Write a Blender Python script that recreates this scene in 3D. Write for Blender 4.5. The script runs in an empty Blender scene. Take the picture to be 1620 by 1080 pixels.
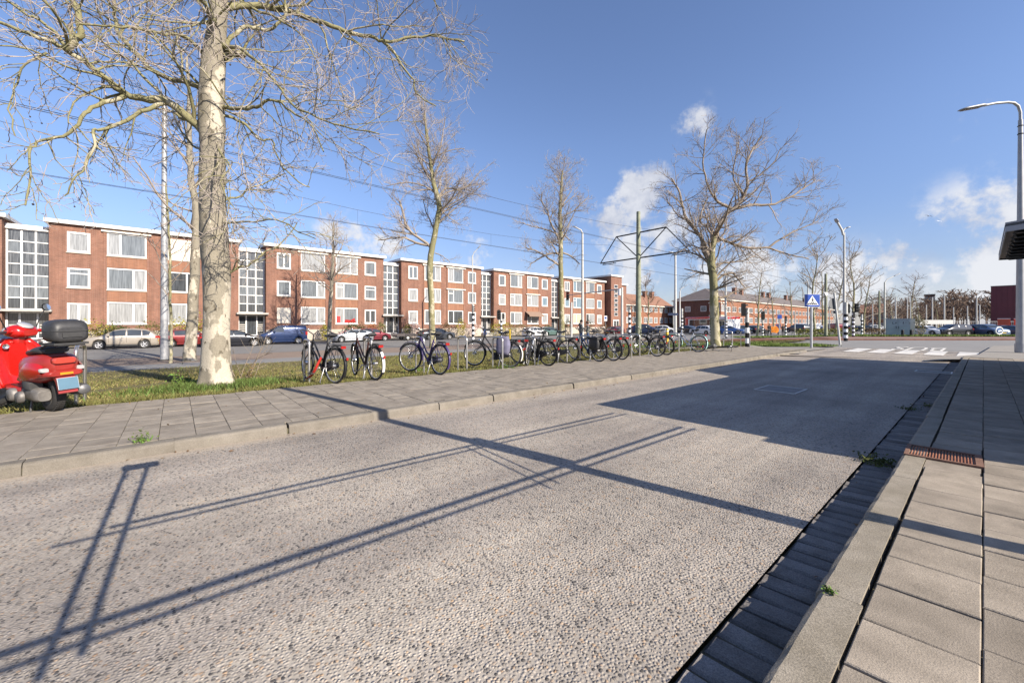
import bpy, math, random
import numpy as np
from mathutils import Vector, Matrix, Euler

SC = bpy.context.scene
COL = SC.collection
PI = math.pi
rad = math.radians

# ---------------------------------------------------------------- camera
# x = across the bus lane (right +), y = along it, z = up, metres; camera over (0,0)
FPX, PX, HY, CZ = 630.0, 810.0, 512.0, 1.28
CC, SS = 0.764, 0.6452
cam_d = bpy.data.cameras.new('camera')
cam = bpy.data.objects.new('camera', cam_d)
COL.objects.link(cam)
cam.location = (0, 0, CZ)
cam.rotation_euler = (PI / 2, 0, math.atan2(CC, SS))
cam_d.sensor_width = 36
cam_d.lens = 36 * FPX / 1620
cam_d.shift_y = -28.0 / 1620
cam_d.clip_start = 0.05
cam_d.clip_end = 3000
SC.camera = cam

# ---------------------------------------------------------------- sun, sky, exposure
SUN_E = 30.0
SUN_D = Vector((0.979 * math.cos(rad(SUN_E)), 0.204 * math.cos(rad(SUN_E)), math.sin(rad(SUN_E)))).normalized()
sun_d = bpy.data.lights.new('sun', 'SUN')
sun_d.energy = 5.0
sun_d.angle = rad(0.3)
sun_d.color = (1.0, 0.905, 0.775)
sun = bpy.data.objects.new('sun', sun_d)
COL.objects.link(sun)
sun.rotation_euler = SUN_D.to_track_quat('Z', 'Y').to_euler()
sun.location = (30, 8, 40)

W = bpy.data.worlds.new('World')
SC.world = W
W.use_nodes = True
wn, wl = W.node_tree.nodes, W.node_tree.links
wn.clear()
SKY_STRENGTH = 0.083


def wnode(t, **k):
    n = wn.new(t)
    for a, b in k.items():
        setattr(n, a, b)
    return n


def wmath(op, a, b=None, clamp=False):
    n = wnode('ShaderNodeMath', operation=op, use_clamp=clamp)
    for i, v in enumerate((a, b)):
        if v is None:
            continue
        if isinstance(v, (int, float)):
            n.inputs[i].default_value = v
        else:
            wl.new(v, n.inputs[i])
    return n.outputs[0]


def wmap(v, a, b, c=0.0, d=1.0):
    n = wnode('ShaderNodeMapRange', interpolation_type='SMOOTHSTEP')
    wl.new(v, n.inputs[0])
    for i, q in enumerate((a, b, c, d)):
        n.inputs[i + 1].default_value = q
    return n.outputs[0]


def px_dir(x, y):
    X, Y = (x - PX) / FPX, (HY - y) / FPX
    return Vector((X * SS - CC, X * CC + SS, Y)).normalized()


sky = wnode('ShaderNodeTexSky', sky_type='NISHITA', sun_disc=False)
sky.sun_elevation = rad(SUN_E)
sky.sun_rotation = math.atan2(SUN_D.x, SUN_D.y)
sky.air_density = 1.0
sky.dust_density = 0.4
sky.ozone_density = 2.6
tc = wnode('ShaderNodeTexCoord')
nrm = wnode('ShaderNodeVectorMath', operation='NORMALIZE')
wl.new(tc.outputs['Generated'], nrm.inputs[0])
D = nrm.outputs[0]
sep = wnode('ShaderNodeSeparateXYZ')
wl.new(D, sep.inputs[0])
EL = sep.outputs[2]
# stretch clouds towards the horizon
den = wmath('ADD', wmath('MAXIMUM', EL, 0.0), 0.16)
cmb = wnode('ShaderNodeCombineXYZ')
wl.new(wmath('DIVIDE', sep.outputs[0], den), cmb.inputs[0])
wl.new(wmath('DIVIDE', sep.outputs[1], den), cmb.inputs[1])
wl.new(wmath('MULTIPLY', EL, 9.0), cmb.inputs[2])


def wnoise(vec, scale, detail=8.0, rough=0.55, off=(0, 0, 0)):
    m = wnode('ShaderNodeVectorMath', operation='ADD')
    wl.new(vec, m.inputs[0])
    m.inputs[1].default_value = off
    n = wnode('ShaderNodeTexNoise')
    n.inputs['Scale'].default_value = scale
    n.inputs['Detail'].default_value = detail
    n.inputs['Roughness'].default_value = rough
    wl.new(m.outputs[0], n.inputs['Vector'])
    return n.outputs['Fac']


n1 = wnoise(cmb.outputs[0], 0.62, 9, 0.55, (3.1, 0.7, 0))
n2 = wnoise(D, 11.0, 9, 0.62, (1.3, 2.2, 5.1))
n3 = wnoise(D, 5.0, 7, 0.55, (7.7, 1.2, 0.4))
# low broken bank of cumulus that sits above the horizon all round
bank = wmath('MULTIPLY', wmap(EL, 0.27, 0.07), wmap(wmath('ADD', n3, wmath('MULTIPLY', wmap(EL, 0.0, 0.20), -0.16)), 0.38, 0.68))
veil = wmath('MULTIPLY', wmap(EL, 0.24, 0.0), 0.24)
puff = None
for x, y, r, amt in ((1008, 310, 0.042, 0.85), (960, 348, 0.045, 0.85), (1035, 280, 0.030, 0.7), (1096, 198, 0.036, 0.42),
                     (1050, 375, 0.050, 0.7), (620, 375, 0.04, 0.55), (1575, 372, 0.07, 0.62), (1605, 335, 0.05, 0.4),
                     (1440, 432, 0.05, 0.9), (1520, 405, 0.07, 0.62), (1310, 440, 0.05, 0.9), (1000, 420, 0.06, 0.8), (745, 395, 0.04, 0.5), (545, 385, 0.05, 0.6),
                     (1570, 160, 0.05, 0.2), (1160, 440, 0.06, 0.8), (970, 445, 0.05, 0.8)):
    dt = wnode('ShaderNodeVectorMath', operation='DOT_PRODUCT')
    wl.new(D, dt.inputs[0])
    dt.inputs[1].default_value = px_dir(x, y)
    ang = wmath('ARCCOSINE', wmath('MINIMUM', dt.outputs['Value'], 1.0))
    m = wmath('MULTIPLY', wmap(ang, r * 2.2, 0.0), amt)
    puff = m if puff is None else wmath('MAXIMUM', puff, m)
pm = wmap(wmath('ADD', puff, wmath('MULTIPLY', wmath('SUBTRACT', n2, 0.5), 3.6)), 0.20, 0.85)
pm = wmath('MULTIPLY', pm, wmap(puff, 0.0, 0.35))
mask = wmath('MINIMUM', wmath('MAXIMUM', wmath('MAXIMUM', wmath('MULTIPLY', bank, 0.70), pm), veil), 0.95)
shade = wmap(wmath('ADD', n2, wmath('MULTIPLY', wmap(n1, 0.3, 0.7), 0.25)), 0.42, 0.78)
cr = wnode('ShaderNodeMix', data_type='RGBA')
wl.new(shade, cr.inputs['Factor'])
cr.inputs['A'].default_value = (3.2, 3.45, 4.2, 1)
cr.inputs['B'].default_value = (5.3, 5.4, 5.7, 1)
tint = wnode('ShaderNodeMix', data_type='RGBA', blend_type='MULTIPLY')
tint.inputs['Factor'].default_value = 1.0
wl.new(sky.outputs[0], tint.inputs['A'])
low = wnode('ShaderNodeMix', data_type='RGBA')
wl.new(wmap(EL, 0.0, 0.42), low.inputs['Factor'])
low.inputs['A'].default_value = (0.74, 0.72, 0.88, 1)
low.inputs['B'].default_value = (1.13, 1.09, 1.22, 1)
wl.new(low.outputs['Result'], tint.inputs['B'])
mx = wnode('ShaderNodeMix', data_type='RGBA')
wl.new(mask, mx.inputs['Factor'])
wl.new(tint.outputs['Result'], mx.inputs['A'])
wl.new(cr.outputs['Result'], mx.inputs['B'])
bg = wnode('ShaderNodeBackground')
bg.inputs[1].default_value = SKY_STRENGTH
wl.new(mx.outputs['Result'], bg.inputs[0])
wo = wnode('ShaderNodeOutputWorld')
wl.new(bg.outputs[0], wo.inputs[0])

vs = SC.view_settings
vs.view_transform = 'Standard'
vs.look = 'None'
vs.exposure = 0.95
vs.gamma = 1
vs.use_curve_mapping = False
SC.cycles.max_bounces = 6
SC.cycles.transparent_max_bounces = 8

# ---------------------------------------------------------------- places
PAV_R, PAV_L = 0.15, 0.11


def smooth(t):
    t = max(0.0, min(1.0, t))
    return t * t * (3 - 2 * t)


def zl(a):
    P = ((-43, -0.7), (-26, -0.5), (-20, -0.36), (-8.6, 0.06), (-8.25, 0.09), (-8.2, 0.0))
    if a <= P[0][0]:
        return P[0][1]
    for (a0, z0), (a1, z1) in zip(P, P[1:]):
        if a <= a1:
            return z0 + (z1 - z0) * (a - a0) / (a1 - a0)
    return 0.0


def zf(a, b):
    """height of the ground: flat by the bus lane, falling to the street beyond and to the far field"""
    Z = -a * CC + b * SS
    w = smooth((Z - 36) / 26) * smooth((a + 46) / 10)
    return zl(a) * (1 - w) - 0.5 * w


def cw(X, Z):
    return X * SS - Z * CC, X * CC + Z * SS


def ground(x, y, dz=0.0):
    """the point of the ground seen at a place of the photograph"""
    z = 0.0
    for _ in range(25):
        Z = FPX * (CZ - z) / (y - HY)
        a, b = cw((x - PX) * Z / FPX, Z)
        z = 0.5 * z + 0.5 * (zf(a, b) + dz)
    return Vector((a, b, z))


def onlat(x, y, lat):
    r = (x - PX) / FPX
    Z = lat / (r * SS - CC)
    return Vector((lat, r * Z * CC + Z * SS, CZ - (y - HY) / FPX * Z))


def atz(x, y, Z):
    a, b = cw((x - PX) * Z / FPX, Z)
    return Vector((a, b, CZ - (y - HY) / FPX * Z))


def lat_ground(x, lat):
    p = onlat(x, 512, lat)
    p.z = zf(p.x, p.y)
    return p


# ---------------------------------------------------------------- materials
def mat(name, col, rough=0.7, metal=0.0, var=0.12, scale=12.0, bump=0.0, rand=0.0, coat=0.0, spec=0.5, detail=6.0, trans=0.0):
    m = bpy.data.materials.new(name)
    m.use_nodes = True
    n, l = m.node_tree.nodes, m.node_tree.links
    b = n['Principled BSDF']
    b.inputs['Roughness'].default_value = rough
    b.inputs['Metallic'].default_value = metal
    b.inputs['Specular IOR Level'].default_value = spec
    b.inputs['Coat Weight'].default_value = coat
    b.inputs['Coat Roughness'].default_value = 0.05
    b.inputs['Transmission Weight'].default_value = trans
    t = n.new('ShaderNodeTexCoord')
    nz = n.new('ShaderNodeTexNoise')
    nz.inputs['Scale'].default_value = scale
    nz.inputs['Detail'].default_value = detail
    l.new(t.outputs['Object'], nz.inputs['Vector'])
    mr = n.new('ShaderNodeMapRange')
    l.new(nz.outputs['Fac'], mr.inputs[0])
    mr.inputs[1].default_value, mr.inputs[2].default_value = 0.25, 0.75
    mr.inputs[3].default_value, mr.inputs[4].default_value = 1 - var, 1 + var
    val = mr.outputs[0]
    if rand:
        oi = n.new('ShaderNodeObjectInfo')
        r = n.new('ShaderNodeMapRange')
        l.new(oi.outputs['Random'], r.inputs[0])
        r.inputs[3].default_value, r.inputs[4].default_value = 1 - rand, 1 + rand
        mu = n.new('ShaderNodeMath')
        mu.operation = 'MULTIPLY'
        l.new(val, mu.inputs[0])
        l.new(r.outputs[0], mu.inputs[1])
        val = mu.outputs[0]
    vm = n.new('ShaderNodeVectorMath')
    vm.operation = 'SCALE'
    vm.inputs[0].default_value = col[:3]
    l.new(val, vm.inputs['Scale'])
    l.new(vm.outputs[0], b.inputs['Base Color'])
    if bump:
        bp = n.new('ShaderNodeBump')
        bp.inputs['Strength'].default_value = 0.6
        bp.inputs['Distance'].default_value = bump
        l.new(nz.outputs['Fac'], bp.inputs['Height'])
        l.new(bp.outputs[0], b.inputs['Normal'])
    m['out'] = 1
    return m


def nodes_of(m):
    return m.node_tree.nodes, m.node_tree.links, m.node_tree.nodes['Principled BSDF']


def nn(n, t, **k):
    x = n.new(t)
    for a, b in k.items():
        setattr(x, a, b)
    return x


def mixc(n, l, fac, A, B, blend='MIX'):
    x = nn(n, 'ShaderNodeMix', data_type='RGBA', blend_type=blend)
    for s, v in (('Factor', fac), ('A', A), ('B', B)):
        if isinstance(v, (int, float)):
            x.inputs[s].default_value = v
        elif isinstance(v, (tuple, list)):
            x.inputs[s].default_value = (*v[:3], 1)
        else:
            l.new(v, x.inputs[s])
    return x.outputs['Result']


def remap(n, l, v, a, b, c=0.0, d=1.0):
    x = nn(n, 'ShaderNodeMapRange')
    l.new(v, x.inputs[0])
    for i, q in enumerate((a, b, c, d)):
        x.inputs[i + 1].default_value = q
    return x.outputs[0]


def noise(n, l, vec, scale, detail=5.0, rough=0.55):
    x = nn(n, 'ShaderNodeTexNoise')
    x.inputs['Scale'].default_value = scale
    x.inputs['Detail'].default_value = detail
    x.inputs['Roughness'].default_value = rough
    l.new(vec, x.inputs['Vector'])
    return x.outputs['Fac']


def mat_aggregate():
    """worn concrete lane with its washed-out rounded gravel showing"""
    m = bpy.data.materials.new('washed_gravel_concrete')
    m.use_nodes = True
    n, l, b = nodes_of(m)
    co = nn(n, 'ShaderNodeTexCoord').outputs['Object']
    w = nn(n, 'ShaderNodeTexNoise')
    w.inputs['Scale'].default_value = 25
    l.new(co, w.inputs['Vector'])
    ad = nn(n, 'ShaderNodeVectorMath', operation='MULTIPLY_ADD')
    l.new(w.outputs['Color'], ad.inputs[0])
    ad.inputs[1].default_value = (0.012, 0.012, 0.0)
    l.new(co, ad.inputs[2])
    def cells(scale, off):
        mp = nn(n, 'ShaderNodeMapping')
        l.new(ad.outputs[0], mp.inputs[0])
        mp.inputs['Location'].default_value = off
        mp.inputs['Rotation'].default_value = (0, 0, off[0])
        v = nn(n, 'ShaderNodeTexVoronoi', voronoi_dimensions='2D', feature='F1')
        v.inputs['Scale'].default_value = scale
        v.inputs['Randomness'].default_value = 1.0
        l.new(mp.outputs[0], v.inputs['Vector'])
        return v
    v1 = cells(66, (0.3, 0.1, 0))
    sc = nn(n, 'ShaderNodeSeparateColor')
    l.new(v1.outputs['Color'], sc.inputs[0])
    rp = nn(n, 'ShaderNodeValToRGB')
    e = rp.color_ramp.elements
    e[0].position, e[0].color = 0.0, (0.055, 0.052, 0.052, 1)
    e[1].position, e[1].color = 1.0, (0.36, 0.335, 0.30, 1)
    for p, c in ((0.07, (0.12, 0.11, 0.10, 1)), (0.2, (0.245, 0.22, 0.192, 1)), (0.55, (0.315, 0.283, 0.245, 1)), (0.85, (0.37, 0.335, 0.295, 1)), (0.955, (0.34, 0.24, 0.155, 1))):
        x = e.new(p)
        x.color = c
    l.new(sc.outputs[0], rp.inputs[0])
    size = remap(n, l, sc.outputs[1], 0, 1, 0.42, 0.62)
    dd = nn(n, 'ShaderNodeMath', operation='DIVIDE')
    l.new(v1.outputs['Distance'], dd.inputs[0])
    l.new(size, dd.inputs[1])
    dome = nn(n, 'ShaderNodeMapRange', interpolation_type='SMOOTHERSTEP')
    l.new(dd.outputs[0], dome.inputs[0])
    dome.inputs[1].default_value, dome.inputs[2].default_value = 1.25, 0.0
    stone = remap(n, l, dd.outputs[0], 1.15, 0.85)
    matrix = mixc(n, l, noise(n, l, co, 140, 3), (0.25, 0.225, 0.195), (0.375, 0.342, 0.30))
    c1 = mixc(n, l, stone, matrix, rp.outputs[0])
    big = noise(n, l, co, 0.55, 6, 0.6)
    c2 = mixc(n, l, 1.0, c1, mixc(n, l, remap(n, l, big, 0.32, 0.68), (0.80, 0.785, 0.77), (1.28, 1.255, 1.215)), 'MULTIPLY')
    # worn, paler wheel tracks and a darker drip line between them
    sx = nn(n, 'ShaderNodeSeparateXYZ')
    l.new(co, sx.inputs[0])
    wv = nn(n, 'ShaderNodeMath', operation='SINE')
    ms = nn(n, 'ShaderNodeMath', operation='MULTIPLY_ADD')
    l.new(sx.outputs[0], ms.inputs[0])
    ms.inputs[1].default_value, ms.inputs[2].default_value = 3.4, 0.6
    l.new(ms.outputs[0], wv.inputs[0])
    c3 = mixc(n, l, 1.0, c2, mixc(n, l, remap(n, l, wv.outputs[0], -1, 1), (0.93, 0.93, 0.94), (1.06, 1.06, 1.05)), 'MULTIPLY')
    # long darker smears along the direction of travel, and sand swept against the left kerb
    mp2 = nn(n, 'ShaderNodeMapping')
    l.new(co, mp2.inputs[0])
    mp2.inputs['Scale'].default_value = (2.6, 0.16, 1)
    sm = noise(n, l, mp2.outputs[0], 1.0, 6, 0.6)
    c3 = mixc(n, l, 1.0, c3, mixc(n, l, remap(n, l, sm, 0.36, 0.62), (0.80, 0.80, 0.81), (1.05, 1.05, 1.04)), 'MULTIPLY')
    spot = noise(n, l, co, 2.6, 4, 0.5)
    c3 = mixc(n, l, remap(n, l, spot, 0.70, 0.78, 0, 0.45), c3, (0.10, 0.095, 0.09))
    ed = nn(n, 'ShaderNodeMath', operation='MULTIPLY_ADD')
    l.new(noise(n, l, co, 3.0, 5, 0.6), ed.inputs[0])
    ed.inputs[1].default_value = 0.30
    l.new(sx.outputs[0], ed.inputs[2])
    c3 = mixc(n, l, remap(n, l, ed.outputs[0], -5.05, -4.84, 0.75, 0.0), c3, (0.36, 0.30, 0.235))
    l.new(c3, b.inputs['Base Color'])
    b.inputs['Roughness'].default_value = 0.75
    b.inputs['Specular IOR Level'].default_value = 0.35
    hh = nn(n, 'ShaderNodeMath', operation='MULTIPLY_ADD')
    l.new(dome.outputs[0], hh.inputs[0])
    l.new(remap(n, l, sc.outputs[2], 0, 1, 0.35, 1.0), hh.inputs[1])
    l.new(remap(n, l, noise(n, l, co, 180, 3), 0, 1, 0.0, 0.35), hh.inputs[2])
    bp = nn(n, 'ShaderNodeBump')
    bp.inputs['Strength'].default_value = 1.0
    bp.inputs['Distance'].default_value = 0.0052
    l.new(hh.outputs[0], bp.inputs['Height'])
    l.new(bp.outputs[0], b.inputs['Normal'])
    return m


def mat_stone(name, col, speck=0.25, rand=0.08, rough=0.85, grain=160.0, dirt=(0.62, 0.6, 0.56), moss=0.0):
    """cast concrete: fine speckle, blotches, worn tone from piece to piece"""
    m = bpy.data.materials.new(name)
    m.use_nodes = True
    n, l, b = nodes_of(m)
    oi = nn(n, 'ShaderNodeObjectInfo')
    co = nn(n, 'ShaderNodeTexCoord').outputs['Object']
    off = nn(n, 'ShaderNodeVectorMath', operation='MULTIPLY_ADD')
    l.new(oi.outputs['Random'], off.inputs[0])
    off.inputs[1].default_value = (13.7, 7.1, 3.3)
    l.new(co, off.inputs[2])
    P = off.outputs[0]
    g = noise(n, l, P, grain, 3, 0.6)
    c = mixc(n, l, remap(n, l, g, 0.3, 0.7), tuple(v * (1 - speck) for v in col), tuple(v * (1 + speck) for v in col))
    bl = noise(n, l, P, 4.5, 7, 0.62)
    c = mixc(n, l, 1.0, c, mixc(n, l, remap(n, l, bl, 0.30, 0.66), dirt, (1.08, 1.07, 1.05)), 'MULTIPLY')
    vo = nn(n, 'ShaderNodeTexVoronoi')
    vo.inputs['Scale'].default_value = 90
    l.new(P, vo.inputs['Vector'])
    sp = nn(n, 'ShaderNodeMath', operation='LESS_THAN')
    l.new(vo.outputs['Distance'], sp.inputs[0])
    sp.inputs[1].default_value = 0.13
    c = mixc(n, l, sp.outputs[0], c, tuple(v * 0.45 for v in col))
    if moss:
        mo = noise(n, l, P, 9.0, 6, 0.7)
        c = mixc(n, l, remap(n, l, mo, 0.60, 0.76, 0, moss), c, (0.10, 0.11, 0.035))
    r = remap(n, l, oi.outputs['Random'], 0, 1, 1 - rand, 1 + rand)
    vm = nn(n, 'ShaderNodeVectorMath', operation='SCALE')
    l.new(c, vm.inputs[0])
    l.new(r, vm.inputs['Scale'])
    l.new(vm.outputs[0], b.inputs['Base Color'])
    b.inputs['Roughness'].default_value = rough
    b.inputs['Specular IOR Level'].default_value = 0.3
    bp = nn(n, 'ShaderNodeBump')
    bp.inputs['Strength'].default_value = 0.55
    bp.inputs['Distance'].default_value = 0.004
    l.new(g, bp.inputs['Height'])
    l.new(bp.outputs[0], b.inputs['Normal'])
    return m


def mat_brick(name, c1, c2, mortar, axis='yz', rand=0.0):
    m = bpy.data.materials.new(name)
    m.use_nodes = True
    n, l, b = nodes_of(m)
    co = nn(n, 'ShaderNodeTexCoord').outputs['Object']
    s = nn(n, 'ShaderNodeSeparateXYZ')
    l.new(co, s.inputs[0])
    k = nn(n, 'ShaderNodeCombineXYZ')
    if axis == 'yz':
        ad = nn(n, 'ShaderNodeMath', operation='ADD')
        l.new(s.outputs[0], ad.inputs[0])
        l.new(s.outputs[1], ad.inputs[1])
        l.new(ad.outputs[0], k.inputs[0])
    else:
        l.new(s.outputs[0], k.inputs[0])
    l.new(s.outputs[2], k.inputs[1])
    br = nn(n, 'ShaderNodeTexBrick')
    br.inputs['Scale'].default_value = 1.0
    br.inputs['Brick Width'].default_value = 0.23
    br.inputs['Row Height'].default_value = 0.085
    br.inputs['Mortar Size'].default_value = 0.007
    br.inputs['Color1'].default_value = (*c1, 1)
    br.inputs['Color2'].default_value = (*c2, 1)
    br.inputs['Mortar'].default_value = (*mortar, 1)
    br.inputs['Bias'].default_value = -0.1
    l.new(k.outputs[0], br.inputs['Vector'])
    big = noise(n, l, co, 0.6, 6, 0.6)
    # rain streaks running down the wall
    mp = nn(n, 'ShaderNodeMapping')
    l.new(co, mp.inputs[0])
    mp.inputs['Scale'].default_value = (2.2, 2.2, 0.18)
    st = noise(n, l, mp.outputs[0], 1.6, 5, 0.6)
    c = mixc(n, l, 1.0, br.outputs['Color'], mixc(n, l, remap(n, l, big, 0.3, 0.7), (0.84, 0.84, 0.86), (1.13, 1.1, 1.07)), 'MULTIPLY')
    c = mixc(n, l, 1.0, c, mixc(n, l, remap(n, l, st, 0.35, 0.65), (0.85, 0.84, 0.83), (1.09, 1.09, 1.09)), 'MULTIPLY')
    l.new(c, b.inputs['Base Color'])
    b.inputs['Roughness'].default_value = 0.9
    b.inputs['Specular IOR Level'].default_value = 0.2
    bp = nn(n, 'ShaderNodeBump')
    bp.inputs['Strength'].default_value = 0.5
    bp.inputs['Distance'].default_value = 0.01
    bp.invert = True
    l.new(br.outputs['Fac'], bp.inputs['Height'])
    l.new(bp.outputs[0], b.inputs['Normal'])
    return m


def mat_bark(name, pale, mid, dark, flake=3.4, hz=2.2):
    """plane-tree bark: pale flaked patches low down, greyer and rougher higher"""
    m = bpy.data.materials.new(name)
    m.use_nodes = True
    n, l, b = nodes_of(m)
    co = nn(n, 'ShaderNodeTexCoord').outputs['Object']
    mp = nn(n, 'ShaderNodeMapping')
    l.new(co, mp.inputs[0])
    mp.inputs['Scale'].default_value = (1, 1, 0.55)
    a = noise(n, l, mp.outputs[0], flake, 4, 0.55)
    f = noise(n, l, mp.outputs[0], flake * 2.7, 5, 0.6)
    s = nn(n, 'ShaderNodeSeparateXYZ')
    l.new(co, s.inputs[0])
    h = remap(n, l, s.outputs[2], 0.3, hz + 1.6, -0.035, 0.10)
    hh = nn(n, 'ShaderNodeMath', operation='ADD')
    l.new(a, hh.inputs[0])
    l.new(h, hh.inputs[1])
    k1 = remap(n, l, hh.outputs[0], 0.485, 0.515)
    k2 = remap(n, l, f, 0.60, 0.64)
    c = mixc(n, l, k1, pale, mid)
    c = mixc(n, l, k2, c, dark)
    fine = noise(n, l, co, 40, 6, 0.65)
    c = mixc(n, l, 1.0, c, mixc(n, l, remap(n, l, fine, 0.3, 0.7), (0.78, 0.78, 0.76), (1.15, 1.15, 1.14)), 'MULTIPLY')
    l.new(c, b.inputs['Base Color'])
    b.inputs['Roughness'].default_value = 0.85
    b.inputs['Specular IOR Level'].default_value = 0.25
    add = nn(n, 'ShaderNodeMath', operation='MULTIPLY_ADD')
    l.new(k1, add.inputs[0])
    add.inputs[1].default_value = 0.5
    l.new(fine, add.inputs[2])
    bp = nn(n, 'ShaderNodeBump')
    bp.inputs['Strength'].default_value = 0.7
    bp.inputs['Distance'].default_value = 0.012
    l.new(add.outputs[0], bp.inputs['Height'])
    l.new(bp.outputs[0], b.inputs['Normal'])
    return m


def mat_ground(name, cols, scale=3.0, bump=0.02, fine=60.0):
    m = bpy.data.materials.new(name)
    m.use_nodes = True
    n, l, b = nodes_of(m)
    co = nn(n, 'ShaderNodeTexCoord').outputs['Object']
    a = noise(n, l, co, scale, 7, 0.6)
    f = noise(n, l, co, fine, 4, 0.6)
    c = mixc(n, l, remap(n, l, a, 0.35, 0.65), cols[0], cols[1])
    c = mixc(n, l, remap(n, l, f, 0.45, 0.72), c, cols[2])
    l.new(c, b.inputs['Base Color'])
    b.inputs['Roughness'].default_value = 0.95
    b.inputs['Specular IOR Level'].default_value = 0.2
    bp = nn(n, 'ShaderNodeBump')
    bp.inputs['Strength'].default_value = 0.6
    bp.inputs['Distance'].default_value = bump
    l.new(f, bp.inputs['Height'])
    l.new(bp.outputs[0], b.inputs['Normal'])
    return m


def mat_leaf(name, col, var=0.45):
    m = bpy.data.materials.new(name)
    m.use_nodes = True
    n, l, b = nodes_of(m)
    gi = nn(n, 'ShaderNodeNewGeometry')
    oi = nn(n, 'ShaderNodeObjectInfo')
    r = remap(n, l, gi.outputs['Random Per Island'], 0, 1, 1 - var, 1 + var)
    vm = nn(n, 'ShaderNodeVectorMath', operation='SCALE')
    vm.inputs[0].default_value = col
    l.new(r, vm.inputs['Scale'])
    hs = nn(n, 'ShaderNodeHueSaturation')
    l.new(remap(n, l, gi.outputs['Random Per Island'], 0, 1, 0.475, 0.525), hs.inputs['Hue'])
    l.new(vm.outputs[0], hs.inputs['Color'])
    l.new(hs.outputs[0], b.inputs['Base Color'])
    b.inputs['Roughness'].default_value = 0.7
    b.inputs['Specular IOR Level'].default_value = 0.25
    return m


def mat_pane(name, col, rough=0.06, streak=0.0, spec=0.7):
    """window glass with what hangs behind it (curtain or dark room)"""
    m = bpy.data.materials.new(name)
    m.use_nodes = True
    n, l, b = nodes_of(m)
    co = nn(n, 'ShaderNodeTexCoord').outputs['Object']
    mp = nn(n, 'ShaderNodeMapping')
    l.new(co, mp.inputs[0])
    mp.inputs['Scale'].default_value = (6, 6, 0.35)
    st = noise(n, l, mp.outputs[0], 2.0, 3)
    lo = tuple(v * (1 - streak) for v in col)
    c = mixc(n, l, remap(n, l, st, 0.35, 0.65), lo, tuple(min(0.8, v * (1 + streak * 0.6)) for v in col))
    l.new(c, b.inputs['Base Color'])
    b.inputs['Roughness'].default_value = rough
    b.inputs['Specular IOR Level'].default_value = spec
    return m


def mat_cond(name, col=(0.6, 0.6, 0.6), **k):
    return mat(name, col, **k)


M = {}
M['lane'] = mat_aggregate()
M['tile'] = mat_stone('grey_paving_concrete', (0.290, 0.250, 0.202), 0.18, 0.14, dirt=(0.66, 0.65, 0.63))
M['tile_l'] = mat_stone('weathered_paving_concrete', (0.238, 0.211, 0.177), 0.14, 0.13, dirt=(0.70, 0.68, 0.65), moss=0.35)
M['kerb'] = mat_stone('kerb_concrete', (0.275, 0.245, 0.20), 0.30, 0.06, dirt=(0.66, 0.64, 0.58), moss=0.25)
M['kerb_l'] = mat_stone('old_kerb_concrete', (0.175, 0.158, 0.135), 0.22, 0.06, dirt=(0.72, 0.70, 0.66), moss=0.2)
M['gutter'] = mat_stone('dark_gutter_brick', (0.20, 0.185, 0.175), 0.35, 0.25, moss=0.2)
M['joint'] = mat_ground('joint_sand', ((0.085, 0.073, 0.056), (0.13, 0.112, 0.083), (0.085, 0.088, 0.04)), 8, 0.004, 120)
M['asphalt'] = mat_ground('grey_asphalt', ((0.20, 0.195, 0.19), (0.235, 0.23, 0.22), (0.165, 0.16, 0.155)), 0.7, 0.004, 140)
M['asphalt_d'] = mat_ground('street_asphalt', ((0.17, 0.165, 0.16), (0.205, 0.20, 0.19), (0.14, 0.135, 0.13)), 0.5, 0.004, 140)
M['red_asphalt'] = mat_ground('worn_red_asphalt', ((0.20, 0.115, 0.095), (0.235, 0.135, 0.11), (0.165, 0.095, 0.08)), 0.8, 0.004, 140)
M['brown_asphalt'] = mat_ground('brown_path_paving', ((0.215, 0.165, 0.13), (0.25, 0.195, 0.155), (0.17, 0.13, 0.105)), 0.9, 0.004, 140)
M['far_pave'] = mat_ground('pale_paving', ((0.245, 0.225, 0.20), (0.285, 0.265, 0.235), (0.20, 0.185, 0.165)), 0.8, 0.004, 60)
M['soil'] = mat_ground('grassy_soil', ((0.105, 0.098, 0.034), (0.155, 0.13, 0.06), (0.105, 0.08, 0.05)), 0.9, 0.02, 26)
M['ground'] = mat_ground('open_ground', ((0.07, 0.075, 0.03), (0.10, 0.095, 0.05), (0.06, 0.055, 0.035)), 0.2, 0.02, 10)
M['verge'] = mat_ground('bright_verge_turf', ((0.085, 0.125, 0.022), (0.13, 0.16, 0.035), (0.06, 0.085, 0.018)), 0.9, 0.02, 30)
M['white_line'] = mat('road_paint', (0.55, 0.53, 0.49), 0.8, var=0.18, scale=9)
M['brick'] = mat_brick('red_brown_brickwork', (0.225, 0.107, 0.073), (0.17, 0.08, 0.056), (0.275, 0.215, 0.175))
M['brick_o'] = mat_brick('orange_brickwork', (0.275, 0.128, 0.075), (0.225, 0.105, 0.064), (0.27, 0.205, 0.16))
M['brick_d'] = mat_brick('dark_brickwork', (0.155, 0.068, 0.05), (0.115, 0.052, 0.042), (0.19, 0.14, 0.115))
M['brick_h'] = mat_brick('house_brickwork', (0.26, 0.105, 0.058), (0.21, 0.087, 0.05), (0.27, 0.2, 0.15))
M['white'] = mat('white_paint', (0.66, 0.65, 0.63), 0.45, var=0.06, scale=3)
M['cream'] = mat('cream_paint', (0.66, 0.61, 0.52), 0.6, var=0.10, scale=2)
M['concrete'] = mat('grey_concrete', (0.36, 0.34, 0.31), 0.85, var=0.15, scale=3, bump=0.004)
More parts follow.
